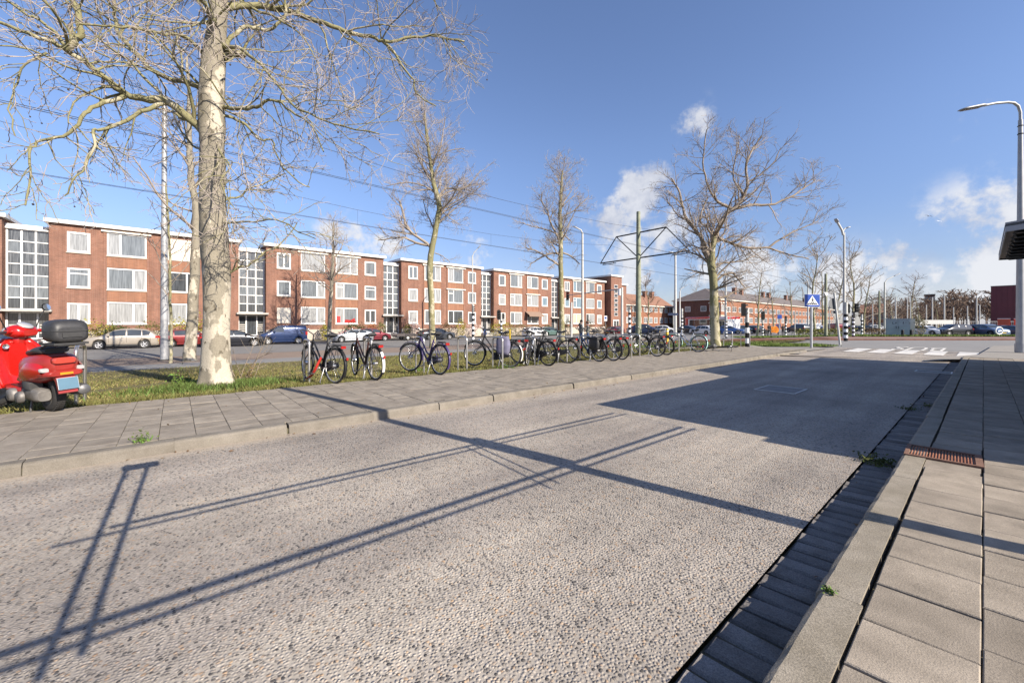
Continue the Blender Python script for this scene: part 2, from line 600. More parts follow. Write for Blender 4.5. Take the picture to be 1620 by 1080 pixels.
M['plinth'] = mat('pale_plinth_stone', (0.42, 0.36, 0.30), 0.9, var=0.14, scale=2.5, bump=0.004)
M['roofing'] = mat('roof_felt', (0.12, 0.115, 0.11), 0.9, var=0.2, scale=2)
M['rooftile'] = mat('dark_roof_tile', (0.125, 0.105, 0.098), 0.8, var=0.3, scale=2.2, bump=0.02)
M['rooftile_r'] = mat('brown_roof_tile', (0.22, 0.115, 0.075), 0.8, var=0.3, scale=2.2, bump=0.02)
M['pane_w'] = mat_pane('glass_white_curtain', (0.27, 0.275, 0.275), 0.10, 0.30)
M['pane_g'] = mat_pane('glass_grey_curtain', (0.145, 0.16, 0.172), 0.07, 0.35)
M['pane_d'] = mat_pane('glass_dark_room', (0.055, 0.06, 0.065), 0.04, 0.5)
M['pane_b'] = mat_pane('glass_blue_blind', (0.16, 0.22, 0.26), 0.06, 0.3)
M['pane_s'] = mat_pane('glass_stairwell', (0.105, 0.11, 0.115), 0.05, 0.55)
M['pane_y'] = mat_pane('glass_sand_curtain', (0.50, 0.42, 0.30), 0.2, 0.15)
M['shutter'] = mat('cream_roller_shutter', (0.58, 0.53, 0.45), 0.6, var=0.08, scale=2)
M['galv'] = mat('galvanised_steel', (0.47, 0.48, 0.49), 0.42, 0.75, var=0.14, scale=9)
M['steel'] = mat('brushed_steel', (0.56, 0.54, 0.51), 0.34, 0.9, var=0.10, scale=14)
M['grey_post'] = mat('grey_painted_mast', (0.33, 0.335, 0.345), 0.5, 0.25, var=0.12, scale=4)
M['pale_post'] = mat('pale_grey_mast', (0.44, 0.44, 0.42), 0.6, var=0.16, scale=5)
M['green_post'] = mat('weathered_green_mast', (0.22, 0.235, 0.165), 0.75, var=0.28, scale=4)
M['black'] = mat('black_paint', (0.014, 0.014, 0.015), 0.5, var=0.15, scale=8, spec=0.25)
M['blackm'] = mat('matt_black', (0.03, 0.03, 0.031), 0.75, var=0.2, scale=14)
M['wire'] = mat('dark_wire', (0.035, 0.035, 0.04), 0.6, var=0.1)
M['rubber'] = mat('tyre_rubber', (0.024, 0.023, 0.022), 0.8, var=0.25, scale=30)
M['chrome'] = mat('bright_metal', (0.62, 0.62, 0.62), 0.25, 0.95, var=0.1, scale=20)
M['alu'] = mat('dull_aluminium', (0.50, 0.50, 0.51), 0.4, 0.8, var=0.14, scale=16)
M['red_plastic'] = mat('red_lens', (0.30, 0.014, 0.012), 0.25, var=0.1, spec=0.6)
M['orange_plastic'] = mat('amber_lens', (0.70, 0.22, 0.02), 0.25, var=0.1)
M['clear_plastic'] = mat('clear_lens', (0.33, 0.33, 0.33), 0.12, var=0.1)
M['vinyl'] = mat('black_vinyl', (0.028, 0.028, 0.03), 0.5, var=0.2, scale=30, bump=0.001)
M['blue_sign'] = mat('blue_sign_face', (0.010, 0.055, 0.30), 0.35, var=0.05)
M['sign_white'] = mat('white_sign_face', (0.74, 0.75, 0.76), 0.4, var=0.05)
M['sign_back'] = mat('grey_sign_back', (0.10, 0.105, 0.11), 0.55, 0.2, var=0.12, scale=6)
M['rust'] = mat('rusty_cast_iron', (0.27, 0.11, 0.06), 0.85, 0.1, var=0.35, scale=26, bump=0.002)
M['yellow_plate'] = mat('yellow_plate', (0.62, 0.42, 0.03), 0.4, var=0.05)
M['bark'] = mat_bark('plane_bark', (0.44, 0.395, 0.32), (0.235, 0.21, 0.165), (0.125, 0.108, 0.08), 2.3, 2.0)
M['bark_o'] = mat_bark('olive_plane_bark', (0.37, 0.335, 0.235), (0.21, 0.195, 0.105), (0.115, 0.10, 0.06), 2.6, 5.0)
M['twig_p'] = mat('pinkish_twig_ends', (0.35, 0.30, 0.26), 0.85, var=0.35, scale=2.0)
M['twig'] = mat('grey_brown_twigs', (0.25, 0.20, 0.15), 0.85, var=0.35, scale=1.3)
M['twig_f'] = mat('pale_bare_twigs', (0.27, 0.225, 0.18), 0.9, var=0.35, scale=0.8)
M['twig_b'] = mat('brown_bare_twigs', (0.155, 0.105, 0.075), 0.9, var=0.35, scale=0.8)
M['seed'] = mat('dark_seed_ball', (0.055, 0.038, 0.024), 0.95, var=0.2)
M['grass'] = mat_leaf('grass_blades', (0.125, 0.122, 0.036), 0.5)
M['grass_g'] = mat_leaf('fresh_weed_leaves', (0.085, 0.12, 0.028), 0.5)
M['straw'] = mat_leaf('dry_grass', (0.25, 0.20, 0.085), 0.4)

# ---------------------------------------------------------------- mesh helpers
class MB:
    """collects simple solids and links them as one mesh object"""

    def __init__(self):
        self.v, self.f, self.s = [], [], []

    def add(self, V, F, smooth=False):
        o = len(self.v)
        self.v += [tuple(p) for p in V]
        self.f += [tuple(i + o for i in f) for f in F]
        self.s += [smooth] * len(F)
        return self

    def box(self, x0, x1, y0, y1, z0, z1, bev=0.0):
        V = [(x, y, z) for z in (z0, z1) for y in (y0, y1) for x in (x0, x1)]
        F = [(0, 2, 3, 1), (4, 5, 7, 6), (0, 1, 5, 4), (2, 6, 7, 3), (0, 4, 6, 2), (1, 3, 7, 5)]
        return self.add(V, F)

    def cbox(self, c, s, R=None):
        R = R or Matrix.Identity(3)
        V = [Vector(c) + R @ Vector((x * s[0] / 2, y * s[1] / 2, z * s[2] / 2)) for z in (-1, 1) for y in (-1, 1) for x in (-1, 1)]
        F = [(0, 2, 3, 1), (4, 5, 7, 6), (0, 1, 5, 4), (2, 6, 7, 3), (0, 4, 6, 2), (1, 3, 7, 5)]
        return self.add(V, F)

    def tube(self, pts, r, k=8, cap=True, smooth=True, closed=False):
        pts = [Vector(p) for p in pts]
        n = len(pts)
        rs = r if isinstance(r, (list, tuple)) else [r] * n
        V, F = [], []
        up = None
        for i, p in enumerate(pts):
            if closed:
                t = pts[(i + 1) % n] - pts[i - 1]
            else:
                t = (pts[min(i + 1, n - 1)] - pts[max(i - 1, 0)])
            t = t.normalized() if t.length > 1e-9 else Vector((0, 0, 1))
            if up is None:
                up = Vector((0, 0, 1)) if abs(t.z) < 0.9 else Vector((1, 0, 0))
            u = t.cross(up)
            if u.length < 1e-4:
                u = t.orthogonal()
            u.normalize()
            w = u.cross(t).normalized()
            up = w
            for j in range(k):
                a = 2 * PI * j / k
                V.append(p + (u * math.cos(a) + w * math.sin(a)) * rs[i])
        m = n if closed else n - 1
        for i in range(m):
            for j in range(k):
                a, b = i * k + j, i * k + (j + 1) % k
                c, d = ((i + 1) % n) * k + (j + 1) % k, ((i + 1) % n) * k + j
                F.append((a, b, c, d))
        self.add(V, F, smooth)
        if cap and not closed:
            self.add(V[:k], [tuple(range(k))[::-1]])
            self.add(V[-k:], [tuple(range(k))])
        return self

    def lathe(self, prof, k=24, c=(0, 0, 0), axis='z', smooth=True, a0=0.0, a1=2 * PI):
        """prof: (radius, height) pairs"""
        V, F = [], []
        full = abs(a1 - a0 - 2 * PI) < 1e-6
        kk = k if full else k + 1
        for r, h in prof:
            for j in range(kk):
                a = a0 + (a1 - a0) * j / k
                p = (r * math.cos(a), r * math.sin(a), h)
                if axis == 'y':
                    p = (p[0], h, p[1])
                elif axis == 'x':
                    p = (h, p[0], p[1])
                V.append((p[0] + c[0], p[1] + c[1], p[2] + c[2]))
        for i in range(len(prof) - 1):
            for j in range(k):
                F.append((i * kk + j, i * kk + (j + 1) % kk, (i + 1) * kk + (j + 1) % kk, (i + 1) * kk + j))
        return self.add(V, F, smooth)

    def prism(self, poly, h0, h1, axis='z', smooth=False):
        """polygon in the plane across the axis, pulled from h0 to h1"""
        def P(p, h):
            return {'z': (p[0], p[1], h), 'y': (p[0], h, p[1]), 'x': (h, p[0], p[1])}[axis]
        n = len(poly)
        V = [P(p, h0) for p in poly] + [P(p, h1) for p in poly]
        F = [tuple(range(n))[::-1], tuple(range(n, 2 * n))]
        self.add(V, F)
        return self.add(V, [(i, (i + 1) % n, n + (i + 1) % n, n + i) for i in range(n)], smooth)

    def quad(self, *p, smooth=False):
        return self.add(p, [tuple(range(len(p)))], smooth)

    def grid(self, P, smooth=True, wrap=False):
        """P: rows of points"""
        n, k = len(P), len(P[0])
        V = [p for row in P for p in row]
        F = []
        for i in range(n - 1):
            for j in range(k if wrap else k - 1):
                F.append((i * k + j, i * k + (j + 1) % k, (i + 1) * k + (j + 1) % k, (i + 1) * k + j))
        return self.add(V, F, smooth)

    def ball(self, c, r, k=8, sz=1.0):
        prof = [(max(1e-4, r * math.sin(PI * i / (k // 2 + 1))), -r * sz * math.cos(PI * i / (k // 2 + 1))) for i in range(k // 2 + 2)]
        return self.lathe(prof, k, c)

    def mesh(self, name):
        me = bpy.data.meshes.new(name)
        me.from_pydata(self.v, [], self.f)
        me.polygons.foreach_set('use_smooth', self.s)
        me.update()
        return me

    def build(self, name, m=None, parent=None, **k):
        return link(self.mesh(name), name, m, parent, **k)


def link(me, name, m=None, parent=None, loc=None, rot=None):
    if m is not None and not me.materials:
        me.materials.append(M[m] if isinstance(m, str) else m)
    o = bpy.data.objects.new(name, me)
    COL.objects.link(o)
    if parent is not None:
        o.parent = parent
    if loc is not None:
        o.location = loc
    if rot is not None:
        o.rotation_euler = rot
    return o


def recalc(o):
    import bmesh
    bm = bmesh.new()
    bm.from_mesh(o.data)
    bmesh.ops.remove_doubles(bm, verts=bm.verts, dist=1e-5)
    bmesh.ops.recalc_face_normals(bm, faces=bm.faces)
    bm.to_mesh(o.data)
    bm.free()
    return o


def tag(o, label=None, cat=None, group=None, kind=None):
    for k, v in (('label', label), ('category', cat), ('group', group), ('kind', kind)):
        if v:
            o[k] = v
    return o


def thing(name, label, cat, loc=(0, 0, 0), rz=0.0, group=None, rot=None):
    o = bpy.data.objects.new(name, None)
    COL.objects.link(o)
    o.empty_display_size = 0.3
    o.location = loc
    o.rotation_euler = rot if rot else (0, 0, rz)
    return tag(o, label, cat, group)


KIDS = {}


def copy_tree(o, parent=None):
    c = o.copy()
    COL.objects.link(c)
    if parent is not None:
        c.parent = parent
    for ch in list(o.children):
        copy_tree(ch, c)
    return c


def np_obj(name, V, Q, m, parent=None, smooth=True, k=4):
    me = bpy.data.meshes.new(name)
    V = np.asarray(V, dtype=np.float32).reshape(-1, 3)
    Q = np.asarray(Q, dtype=np.int32).reshape(-1, k)
    me.vertices.add(len(V))
    me.vertices.foreach_set('co', V.ravel())
    me.loops.add(Q.size)
    me.loops.foreach_set('vertex_index', Q.ravel())
    me.polygons.add(len(Q))
    me.polygons.foreach_set('loop_start', np.arange(0, Q.size, k, dtype=np.int32))
    me.polygons.foreach_set('use_smooth', np.full(len(Q), smooth))
    me.update(calc_edges=True)
    return link(me, name, m, parent)


def strip(name, alist, b0, b1, m, off=0.0, nb=40, kind='structure', parent=None):
    """a sheet laid on the ground, across positions alist and along from b0 to b1"""
    mb = MB()
    rows = []
    for i in range(nb + 1):
        b = b0 + (b1 - b0) * i / nb
        rows.append([(a, b, zf(a, b) + off) for a in alist])
    mb.grid(rows, smooth=False)
    o = mb.build(name, m, parent)
    if kind:
        o['kind'] = kind
    return o


def sheet_view(name, pts, m, off, step=2.5, kind='structure'):
    """a sheet whose outline is given by distance across (X) and away (Z) from where the photographer stands"""
    Zs = [p[0] for p in pts]
    mb = MB()
    rows = []
    n = max(2, int((Zs[-1] - Zs[0]) / step))
    for i in range(n + 1):
        Z = Zs[0] + (Zs[-1] - Zs[0]) * i / n
        x0 = np.interp(Z, Zs, [p[1] for p in pts])
        x1 = np.interp(Z, Zs, [p[2] for p in pts])
        k = 24
        row = []
        for j in range(k + 1):
            a, b = cw(x0 + (x1 - x0) * j / k, Z)
            row.append((a, b, zf(a, b) + off))
        rows.append(row)
    mb.grid(rows, smooth=False)
    o = mb.build(name, m)
    o['kind'] = kind
    return o


# ---------------------------------------------------------------- ground, lane, pavements
def u_list(a0, a1, n):
    return [a0 + (a1 - a0) * i / n for i in range(n + 1)]


A_BREAK = sorted(set([-600, -300, -160, -90, -60, -50, -46] + u_list(-43, -26, 8) + u_list(-26, -20, 3) + u_list(-20, -8.6, 6) + [-8.25, -5, 0, 5, 12, 25, 50, 100, 200, 400]))
rows = []
for b in [-120, -60, -30, -15, -6, 0, 4, 8, 12, 16, 20, 24, 28, 32, 36, 40, 44, 48, 52, 56, 60, 66, 72, 80, 90, 105, 125, 160, 220, 320, 480, 750]:
    rows.append([(a, b, zf(a, b) - 0.09) for a in A_BREAK])
tag(MB().grid(rows, smooth=False).build('ground', 'ground'), kind='structure')

G_L, G_R, K_R0, K_R1, K_L0, K_L1, PAV_EDGE = -5.2, -0.728, -0.468, -0.3135, -5.215, -5.365, -8.25
road = strip('road', [G_L - 0.02, -3.5, -2, G_R], -14, 27.3, 'lane', 0.0, 30)
road.name = 'bus_lane_road'
strip('road', [G_R, 1.2], 20.5, 27.3, 'lane', 0.0, 4)

# left kerb: one stone after the other
kerb_l = MB().box(K_L1 + 0.02, K_L0 - 0.02, -12, 22.0, -0.1, 0.06).build('kerb_foundation', 'joint')
kerb_l['kind'] = 'structure'


def kerb_mesh(x0, x1, ln, h, face, ch=0.03, var=0):
    """kerb stone with a battered, chamfered face towards the lane; face = +1 faces +x"""
    xf, xb = (x1, x0) if face > 0 else (x0, x1)
    d = -face
    poly = [(xf + face * 0.015, -0.08), (xf, h - ch), (xf + d * ch * 0.35, h - ch * 0.3), (xf + d * ch, h), (xb, h), (xb, -0.08)]
    mb = MB()
    rg = random.Random(int(x0 * 1000) + var)
    n = 14
    rows = []
    for i in range(n + 1):
        y = 0.0022 + (ln - 0.0044) * i / n
        c = rg.choice((0, 0, 0, .001, .004)) if 0 < i < n else .004
        rows.append([(px + (d * (c + rg.uniform(0, .002)) if k in (1, 2) else 0), y, pz - ((c * .8 + rg.uniform(0, .0015)) if k in (2, 3) else 0)) for k, (px, pz) in enumerate(poly)])
    mb.grid(rows, smooth=False, wrap=True)
    mb.quad(*rows[0]).quad(*rows[-1][::-1])
    return mb


KM = []
for v in range(4):
    o = recalc(kerb_mesh(K_L1, K_L0, 1.0, PAV_L, 1, var=v).build('kerb_stone', 'kerb_l', kerb_l))
    o.location = (0, -9.0 + v, 0)
    KM.append(o.data)
random.seed(4)
for i in range(1, 28):
    km = KM[(i * 7) % 4]
    b = -6.0 + i
    drop = smooth((b - 17.0) / 4) * 0.03
    link(km, 'kerb_stone', None, kerb_l, (random.uniform(-.006, .006), b, -drop + random.uniform(-.004, .004)), (0, 0, random.uniform(-.004, .004)))

# right kerb and gutter
kerb_r = MB().box(K_R0 + 0.03, K_R1 - 0.01, -4, 20.7, -0.1, 0.09).build('kerb_foundation', 'joint')
kerb_r['kind'] = 'structure'
KM = []
for v in range(4):
    o = recalc(kerb_mesh(K_R0, K_R1 - 0.006, 1.0, PAV_R, -1, 0.028, var=v).build('kerb_stone', 'kerb', kerb_r))
    o.location = (0, -6.9 + v, 0)
    KM.append(o.data)
for i in range(1, 25):
    km = KM[(i * 7 + 1) % 4]
    b = -3.9 + i * 1.0
    link(km, 'kerb_stone', None, kerb_r, (random.uniform(-.004, .004), b + 0.01, random.uniform(-.003, .003) - smooth((b - 18) / 5) * 0.03), (0, 0, random.uniform(-.003, .003)))

gutter = MB().box(G_R, K_R0 + 0.02, -4, 20.5, -0.12, -0.027).build('gutter_bed', 'joint')
gutter['kind'] = 'structure'


def brick_mesh(w, l, h, bev=0.008):
    """a block with worn edges: bevelled top, open underside"""
    mb = MB()
    x, y = w / 2, l / 2
    V = []
    for (ix, iy, z) in ((x, y, -h), (x, y, -bev), (x - bev, y - bev, 0)):
        V += [(-ix, -iy, z), (ix, -iy, z), (ix, iy, z), (-ix, iy, z)]
    F = [(8, 9, 10, 11)]
    for r in (0, 4):
        F += [(r + i, r + (i + 1) % 4, r + 4 + (i + 1) % 4, r + 4 + i) for i in range(4)]
    mb.add(V, F)
    return mb


gm = brick_mesh(0.243, 0.110, 0.06, 0.012).mesh('gutter_brick')
gm.materials.append(M['gutter'])
ga = (G_R - 0.485) / 2
b = 0.55
while b < 20.4:
    link(gm, 'gutter_brick', None, gutter, (ga + random.uniform(-.008, .008), b, -0.010 + random.uniform(-.005, .005)), (random.uniform(-.04, .04), random.uniform(-.05, .02), 0.055 + random.uniform(-.025, .025)))
    b += 0.1245

# right pavement: rows of grey tiles
pav_r = MB().box(K_R1, 4.5, -4, 20.75, -0.1, PAV_R - 0.03).build('pavement', 'joint')
pav_r['kind'] = 'structure'
tw, tl, SK = 0.2965, 0.306, 0.060
tb = brick_mesh(tw, tl, 0.045, 0.004)
tb.v = [(x, y + SK * x, z) for x, y, z in tb.v]
tm = tb.mesh('paving_tile')
tm.materials.append(M['tile'])
far = MB()
cnt = 0
for c in range(0, 15):
    a = K_R1 + 0.012 + 0.1485 + c * 0.3005
    j = 0
    while True:
        b = -1.6 + j * 0.3165 + (0.0 if c % 2 == 0 else 0.105) + 0.06 * a
        j += 1
        if b > 20.5:
            break
        if -0.56 < a < 0.02 and 4.70 < b < 5.36:
            continue
        if a > 0.0402 * b + 0.75 or b < -1.6 or cnt >= 296 or (c > 2 and b > 14):
            V = [(x + a, y + b, z + PAV_R) for x, y, z in tb.v]
            far.add(V, tb.f[:1] + tb.f[5:])
            continue
        cnt += 1
        link(tm, 'paving_tile', None, pav_r, (a + random.uniform(-.002, .002), b + random.uniform(-.003, .003), PAV_R + random.uniform(-.004, .003)),
             (random.uniform(-.010, .010), random.uniform(-.010, .010), random.uniform(-.006, .006)))
tag(far.build('far_paving_tiles', 'tile', pav_r), kind='stuff')

ek = link(recalc(kerb_mesh(K_R0, K_R1 - 0.006, 1.0, PAV_R, -1, 0.028).build('kerb_stone', 'kerb', kerb_r)).data, 'kerb_stone', None, kerb_r)
ek.location, ek.rotation_euler = (-0.30, 20.55 - .32, 0), (0, 0, -PI / 2)
for i in range(4):
    link(ek.data, 'kerb_stone', None, kerb_r, (-0.30 + 1.0 * (i + 1), 20.55 - .32, 0), (0, 0, -PI / 2))
MB().box(K_R1 + .004, -.012, 4.5, 5.56, 0, PAV_R - .007).build('mortar_bed', 'tile', pav_r)
# drain in the right kerb: rusty cast iron frame with ridges
dr = thing('drain_grate', 'rusty cast iron gully grate let into the kerb and grey tiles', 'drain', (K_R0 + 0.02, 5.03, PAV_R + 0.004), rz=0.03)
dr.scale = (.89, 1, 1)
fr = MB()
fr.box(-0.005, 0.50, -0.215, -0.185, -0.05, 0.006).box(-0.005, 0.50, 0.185, 0.215, -0.05, 0.006).box(-0.005, 0.025, -0.185, 0.185, -0.05, 0.006).box(0.455, 0.50, -0.185, 0.185, -0.05, 0.006)
fr.build('grate_frame', mat('brown_iron', (.17, .09, .06), .85, .1, var=.3, scale=20), dr)
MB().box(0.025, 0.455, -0.185, 0.185, -0.05, -0.02).build('grate_plate', 'rust', dr)
for i in range(21):
    x = 0.035 + i * 0.0205
    MB().prism([(x, -0.02), (x + 0.004, 0.0), (x + 0.010, 0.0), (x + 0.014, -0.02)], -0.175, 0.175, 'y').build('grate_bar', 'rust', dr)

# left pavement
pav_l = MB().box(PAV_EDGE, K_L1, -14, 22.4, -0.1, PAV_L - 0.014).build('pavement', 'joint')
pav_l['kind'] = 'structure'
tb = brick_mesh(0.2975, 0.2965, 0.045, 0.0025)
tm = tb.mesh('paving_tile')
tm.materials.append(M['tile_l'])
cand = []
for j in range(-30, 89):
    b = -4.5 + j * 0.301
    for i in range(0, 11):
        a = K_L1 - 0.155 - i * 0.300 + (0.15 if j % 2 else 0.0)
        w0, w1 = max(a - 0.149, PAV_EDGE), min(a + 0.149, K_L1 - 0.004)
        if w1 - w0 < 0.05:
            continue
        Z = -a * CC + b * SS
        X = a * SS + b * CC
        cand.append((a, b, w0, w1, Z if (Z > 0.5 and abs(X) < Z * 1.36) else 999 + abs(b)))
cand.sort(key=lambda t: t[4] if t[3] - t[2] > 0.29 else t[4] + 0.001)
far = MB()
cnt = 0
for a, b, w0, w1, key in cand:
    full = w1 - w0 > 0.29
    t = (random.uniform(-.008, .008), random.uniform(-.008, .008), random.uniform(-.004, .004))
    dzz = random.uniform(-.003, .003)
    if full and cnt < 298 and key < 900:
        cnt += 1
        link(tm, 'paving_tile', None, pav_l, (a, b, PAV_L + dzz), t)
    else:
        V = [((w0 + w1) / 2 + x * (w1 - w0 - 0.003) / 0.2975, y + b, z + PAV_L + dzz) for x, y, z in tb.v]
        far.add(V, tb.f[:1] + tb.f[5:])
tag(far.build('far_paving_tiles', 'tile_l', pav_l), kind='stuff')

# far end of the left pavement, where the kerb drops and swings away
def poly_sheet(name, px, m, off):
    pts = [ground(x, y) for x, y in px]
    o = MB().quad(*[(p.x, p.y, p.z + off) for p in pts]).build(name, m)
    o['kind'] = 'structure'
    return o


strip('grass_field', [-19.0, -16, -13, -10.8, -9.4, -8.6, PAV_EDGE], -30, 36, 'soil', 0.0, 44)
strip('footpath', [-22.4, -20.8, -19.0], -60, 40, 'asphalt', 0.0, 40)
strip('cycle_path', [-29.0, -26, -24, -22.4], -70, 44, 'brown_asphalt', 0.0, 44)
strip('street', [-47.0, -43, -38, -33, -29.0], -90, 190, 'asphalt_d', 0.004, 80)
strip('far_pavement', [-48.4, -47.0], -90, 190, 'far_pave', 0.09, 60)
strip('front_garden', [-50.6, -48.4], -90, 190, 'soil', 0.10, 40)
# the crossing street at the end of the bus lane
sheet_view('street', [(14.5, 14.0, 26), (17.5, 6, 40), (23.0, 4, 60), (26, -4, 80), (31, -12, 110), (60, -30, 160), (130, -60, 260)], 'asphalt', -0.005)
sheet_view('pavement', [(16.6, 10.0, 12.0), (18.5, 9.0, 13.7), (19.7, 8.0, 15.5), (21.0, 6.5, 16.6), (22.4, 5.0, 15.4)], 'far_pave', 0.03, 0.6)
sheet_view('verge', [(21.6, 4.6, 17.6), (22.2, 4.4, 18.2), (23.6, 4.2, 17.3), (24.4, 4.4, 15.5)], 'verge', 0.06, 0.6)
sheet_view('cycle_path', [(32.0, 16, 70), (39, 16, 80)], 'red_asphalt', 0.03, 1.5)
sheet_view('kerb', [(30.9, 17, 70), (32.0, 16.6, 70)], 'far_pave', 0.13, 0.6)
km_ = MB()
for i in range(40):
    X0 = 17 + i * 1.3
    p = cw(X0, 30.9), cw(X0 + 1.29, 30.9)
    km_.quad((*p[0], -0.05), (*p[1], -0.05), (*p[1], 0.125), (*p[0], 0.125))
km_.build('kerb_edge', 'brick_d')['kind'] = 'structure'
sheet_view('verge', [(39.5, 26, 80), (45, 26, 90), (55, 30, 110), (56, 31, 110)], 'verge', 0.06, 2)
sheet_view('car_park', [(56, 40, 120), (130, 60, 240)], 'asphalt', 0.03, 5)
# right end of the pavement with its rounded corner
sheet_view('pavement', [(13.3, 13.9, 24), (13.9, 14.6, 25), (15.2, 17.8, 30), (21.5, 26.0, 46)], 'far_pave', 0.10, 0.5)

# zebra stripes along the lane
for (x0, x1, y0, y1) in ((1333, 1364, 556, 551), (1370, 1402, 558, 552), (1415, 1449, 559, 553.5), (1461, 1494, 561, 555), (1514, 1543, 562, 556.5)):
    p, q = ground(x0, y0), ground(x1, y0)
    a0, a1 = p.x, q.x
    MB().quad((a0, 23.4, 0.014), (a0 + 0.56, 23.4, 0.014), (a0 + 0.56, 26.9, 0.014), (a0, 26.9, 0.014)).build('zebra_stripe', 'white_line', road)
# lettering painted on the lane, made to be read from the other end
cu = bpy.data.curves.new('lane_lettering', 'FONT')
cu.body = 'BUS'
cu.align_x, cu.align_y = 'CENTER', 'CENTER'
cu.size = 1.0
tmpo = bpy.data.objects.new('tmp', cu)
COL.objects.link(tmpo)
dg = bpy.context.evaluated_depsgraph_get()
tme = bpy.data.meshes.new_from_object(tmpo.evaluated_get(dg))
bpy.data.objects.remove(tmpo)
tme.name = 'lane_lettering'
lt = link(tme, 'lane_lettering', 'white_line', road)
cx, cy = -2.1, 29.0
lt.location = (cx, cy, 0.016)
lt.rotation_euler = (0, 0, PI)
lt.scale = (1.1, 5.2, 1)
# covers set in the lane
for c, w, l in (((-2.55, 9.0), 0.62, 0.75), ((-0.86, 15.4), 0.62, 0.5)):
    t = MB()
    t.box(c[0] - w / 2, c[0] + w / 2, c[1] - l / 2, c[1] + l / 2, -0.02, 0.005)
    o = t.build('manhole_cover', mat('cover_concrete', (.20, .19, .18), .8, var=.25, scale=9), road)
    f = MB()
    for s in (-1, 1):
        f.box(c[0] - w / 2 - 0.03, c[0] + w / 2 + 0.03, c[1] + s * (l / 2 + 0.015) - 0.012, c[1] + s * (l / 2 + 0.015) + 0.012, -0.02, 0.011)
        f.box(c[0] + s * (w / 2 + 0.018) - 0.012, c[0] + s * (w / 2 + 0.018) + 0.012, c[1] - l / 2, c[1] + l / 2, -0.02, 0.009)
    f.build('cover_frame', 'galv', o)

# ---------------------------------------------------------------- apartment row across the street
LAT = -50.4
PITCH, BW, B0 = 15.62, 13.15, -8.1
ROOF = 10.05
OFF = []
for x0, x1 in ((438, 460), (476, 514.3), (531, 565.7), (577, 594.7)):
    OFF.append((onlat(x0, 440, LAT).y - 7.52, onlat(x1, 440, LAT).y - 7.52))
ROWS_S = ((7.42, 9.16), (4.38, 6.06), (1.34, 3.05))
ROWS_B = ((7.37, 9.42), (4.32, 6.26), (1.28, 3.22))


def holed_wall(b0, b1, z0, z1, holes, rev=0.12):
    """front wall (facing +x at x=0) with real openings and their reveals"""
    ys = sorted({b0, b1, *[h[0] for h in holes], *[h[1] for h in holes]})
    zs = sorted({z0, z1, *[h[2] for h in holes], *[h[3] for h in holes]})
    mb = MB()
    for y0, y1 in zip(ys, ys[1:]):
        for a, c in zip(zs, zs[1:]):
            ym, zm = (y0 + y1) / 2, (a + c) / 2
            if any(h[0] < ym < h[1] and h[2] < zm < h[3] for h in holes):
                continue
            mb.quad((0, y0, a), (0, y1, a), (0, y1, c), (0, y0, c))
    for y0, y1, a, c in holes:
        mb.quad((0, y0, a), (0, y0, c), (-rev, y0, c), (-rev, y0, a))
        mb.quad((0, y1, a), (-rev, y1, a), (-rev, y1, c), (0, y1, c))
        mb.quad((0, y0, a), (-rev, y0, a), (-rev, y1, a), (0, y1, a))
        mb.quad((0, y0, c), (0, y1, c), (-rev, y1, c), (-rev, y0, c))
    return mb


def window(par, b0, b1, z0, z1, style, x=-0.06, fw=0.11, splits=(), panes=('pane_g',), transom=None, sill=True, fm='white'):
    f = MB()
    f.box(x - 0.05, x + 0.075, b0, b1, z1 - fw, z1).box(x - 0.05, x + 0.075, b0, b1, z0, z0 + fw)
    f.box(x - 0.05, x + 0.07, b0, b0 + fw, z0 + fw, z1 - fw).box(x - 0.05, x + 0.07, b1 - fw, b1, z0 + fw, z1 - fw)
    ed = [b0 + fw] + [b0 + (b1 - b0) * s for s in splits] + [b1 - fw]
    for s in ed[1:-1]:
        f.box(x - 0.05, x + 0.06, s - fw * 0.55, s + fw * 0.55, z0 + fw, z1 - fw)
    if transom is not None:
        i, t = transom
        e0, e1 = ed[i] + (fw * .55 if i else 0), ed[i + 1] - (fw * .55 if i + 1 < len(ed) - 1 else 0)
        zt = z0 + (z1 - z0) * t
        f.box(x - 0.05, x + 0.055, e0, e1, zt - 0.05, zt + 0.05)
    o = f.build('window', fm, par)
    for i in range(len(ed) - 1):
        p = panes[i % len(panes)]
        MB().quad((x + 0.01, ed[i] - 0.01, z0 + fw - .01), (x + 0.01, ed[i + 1] + .01, z0 + fw - .01), (x + 0.01, ed[i + 1] + .01, z1 - fw + .01), (x + 0.01, ed[i] - .01, z1 - fw + .01)).build('pane', p, o)
    if sill:
        MB().box(-0.05, 0.10, b0 - 0.05, b1 + 0.05, z0 - 0.09, z0 - 0.004).build('sill', 'plinth' if z0 > 2 else 'white', o)
    return o


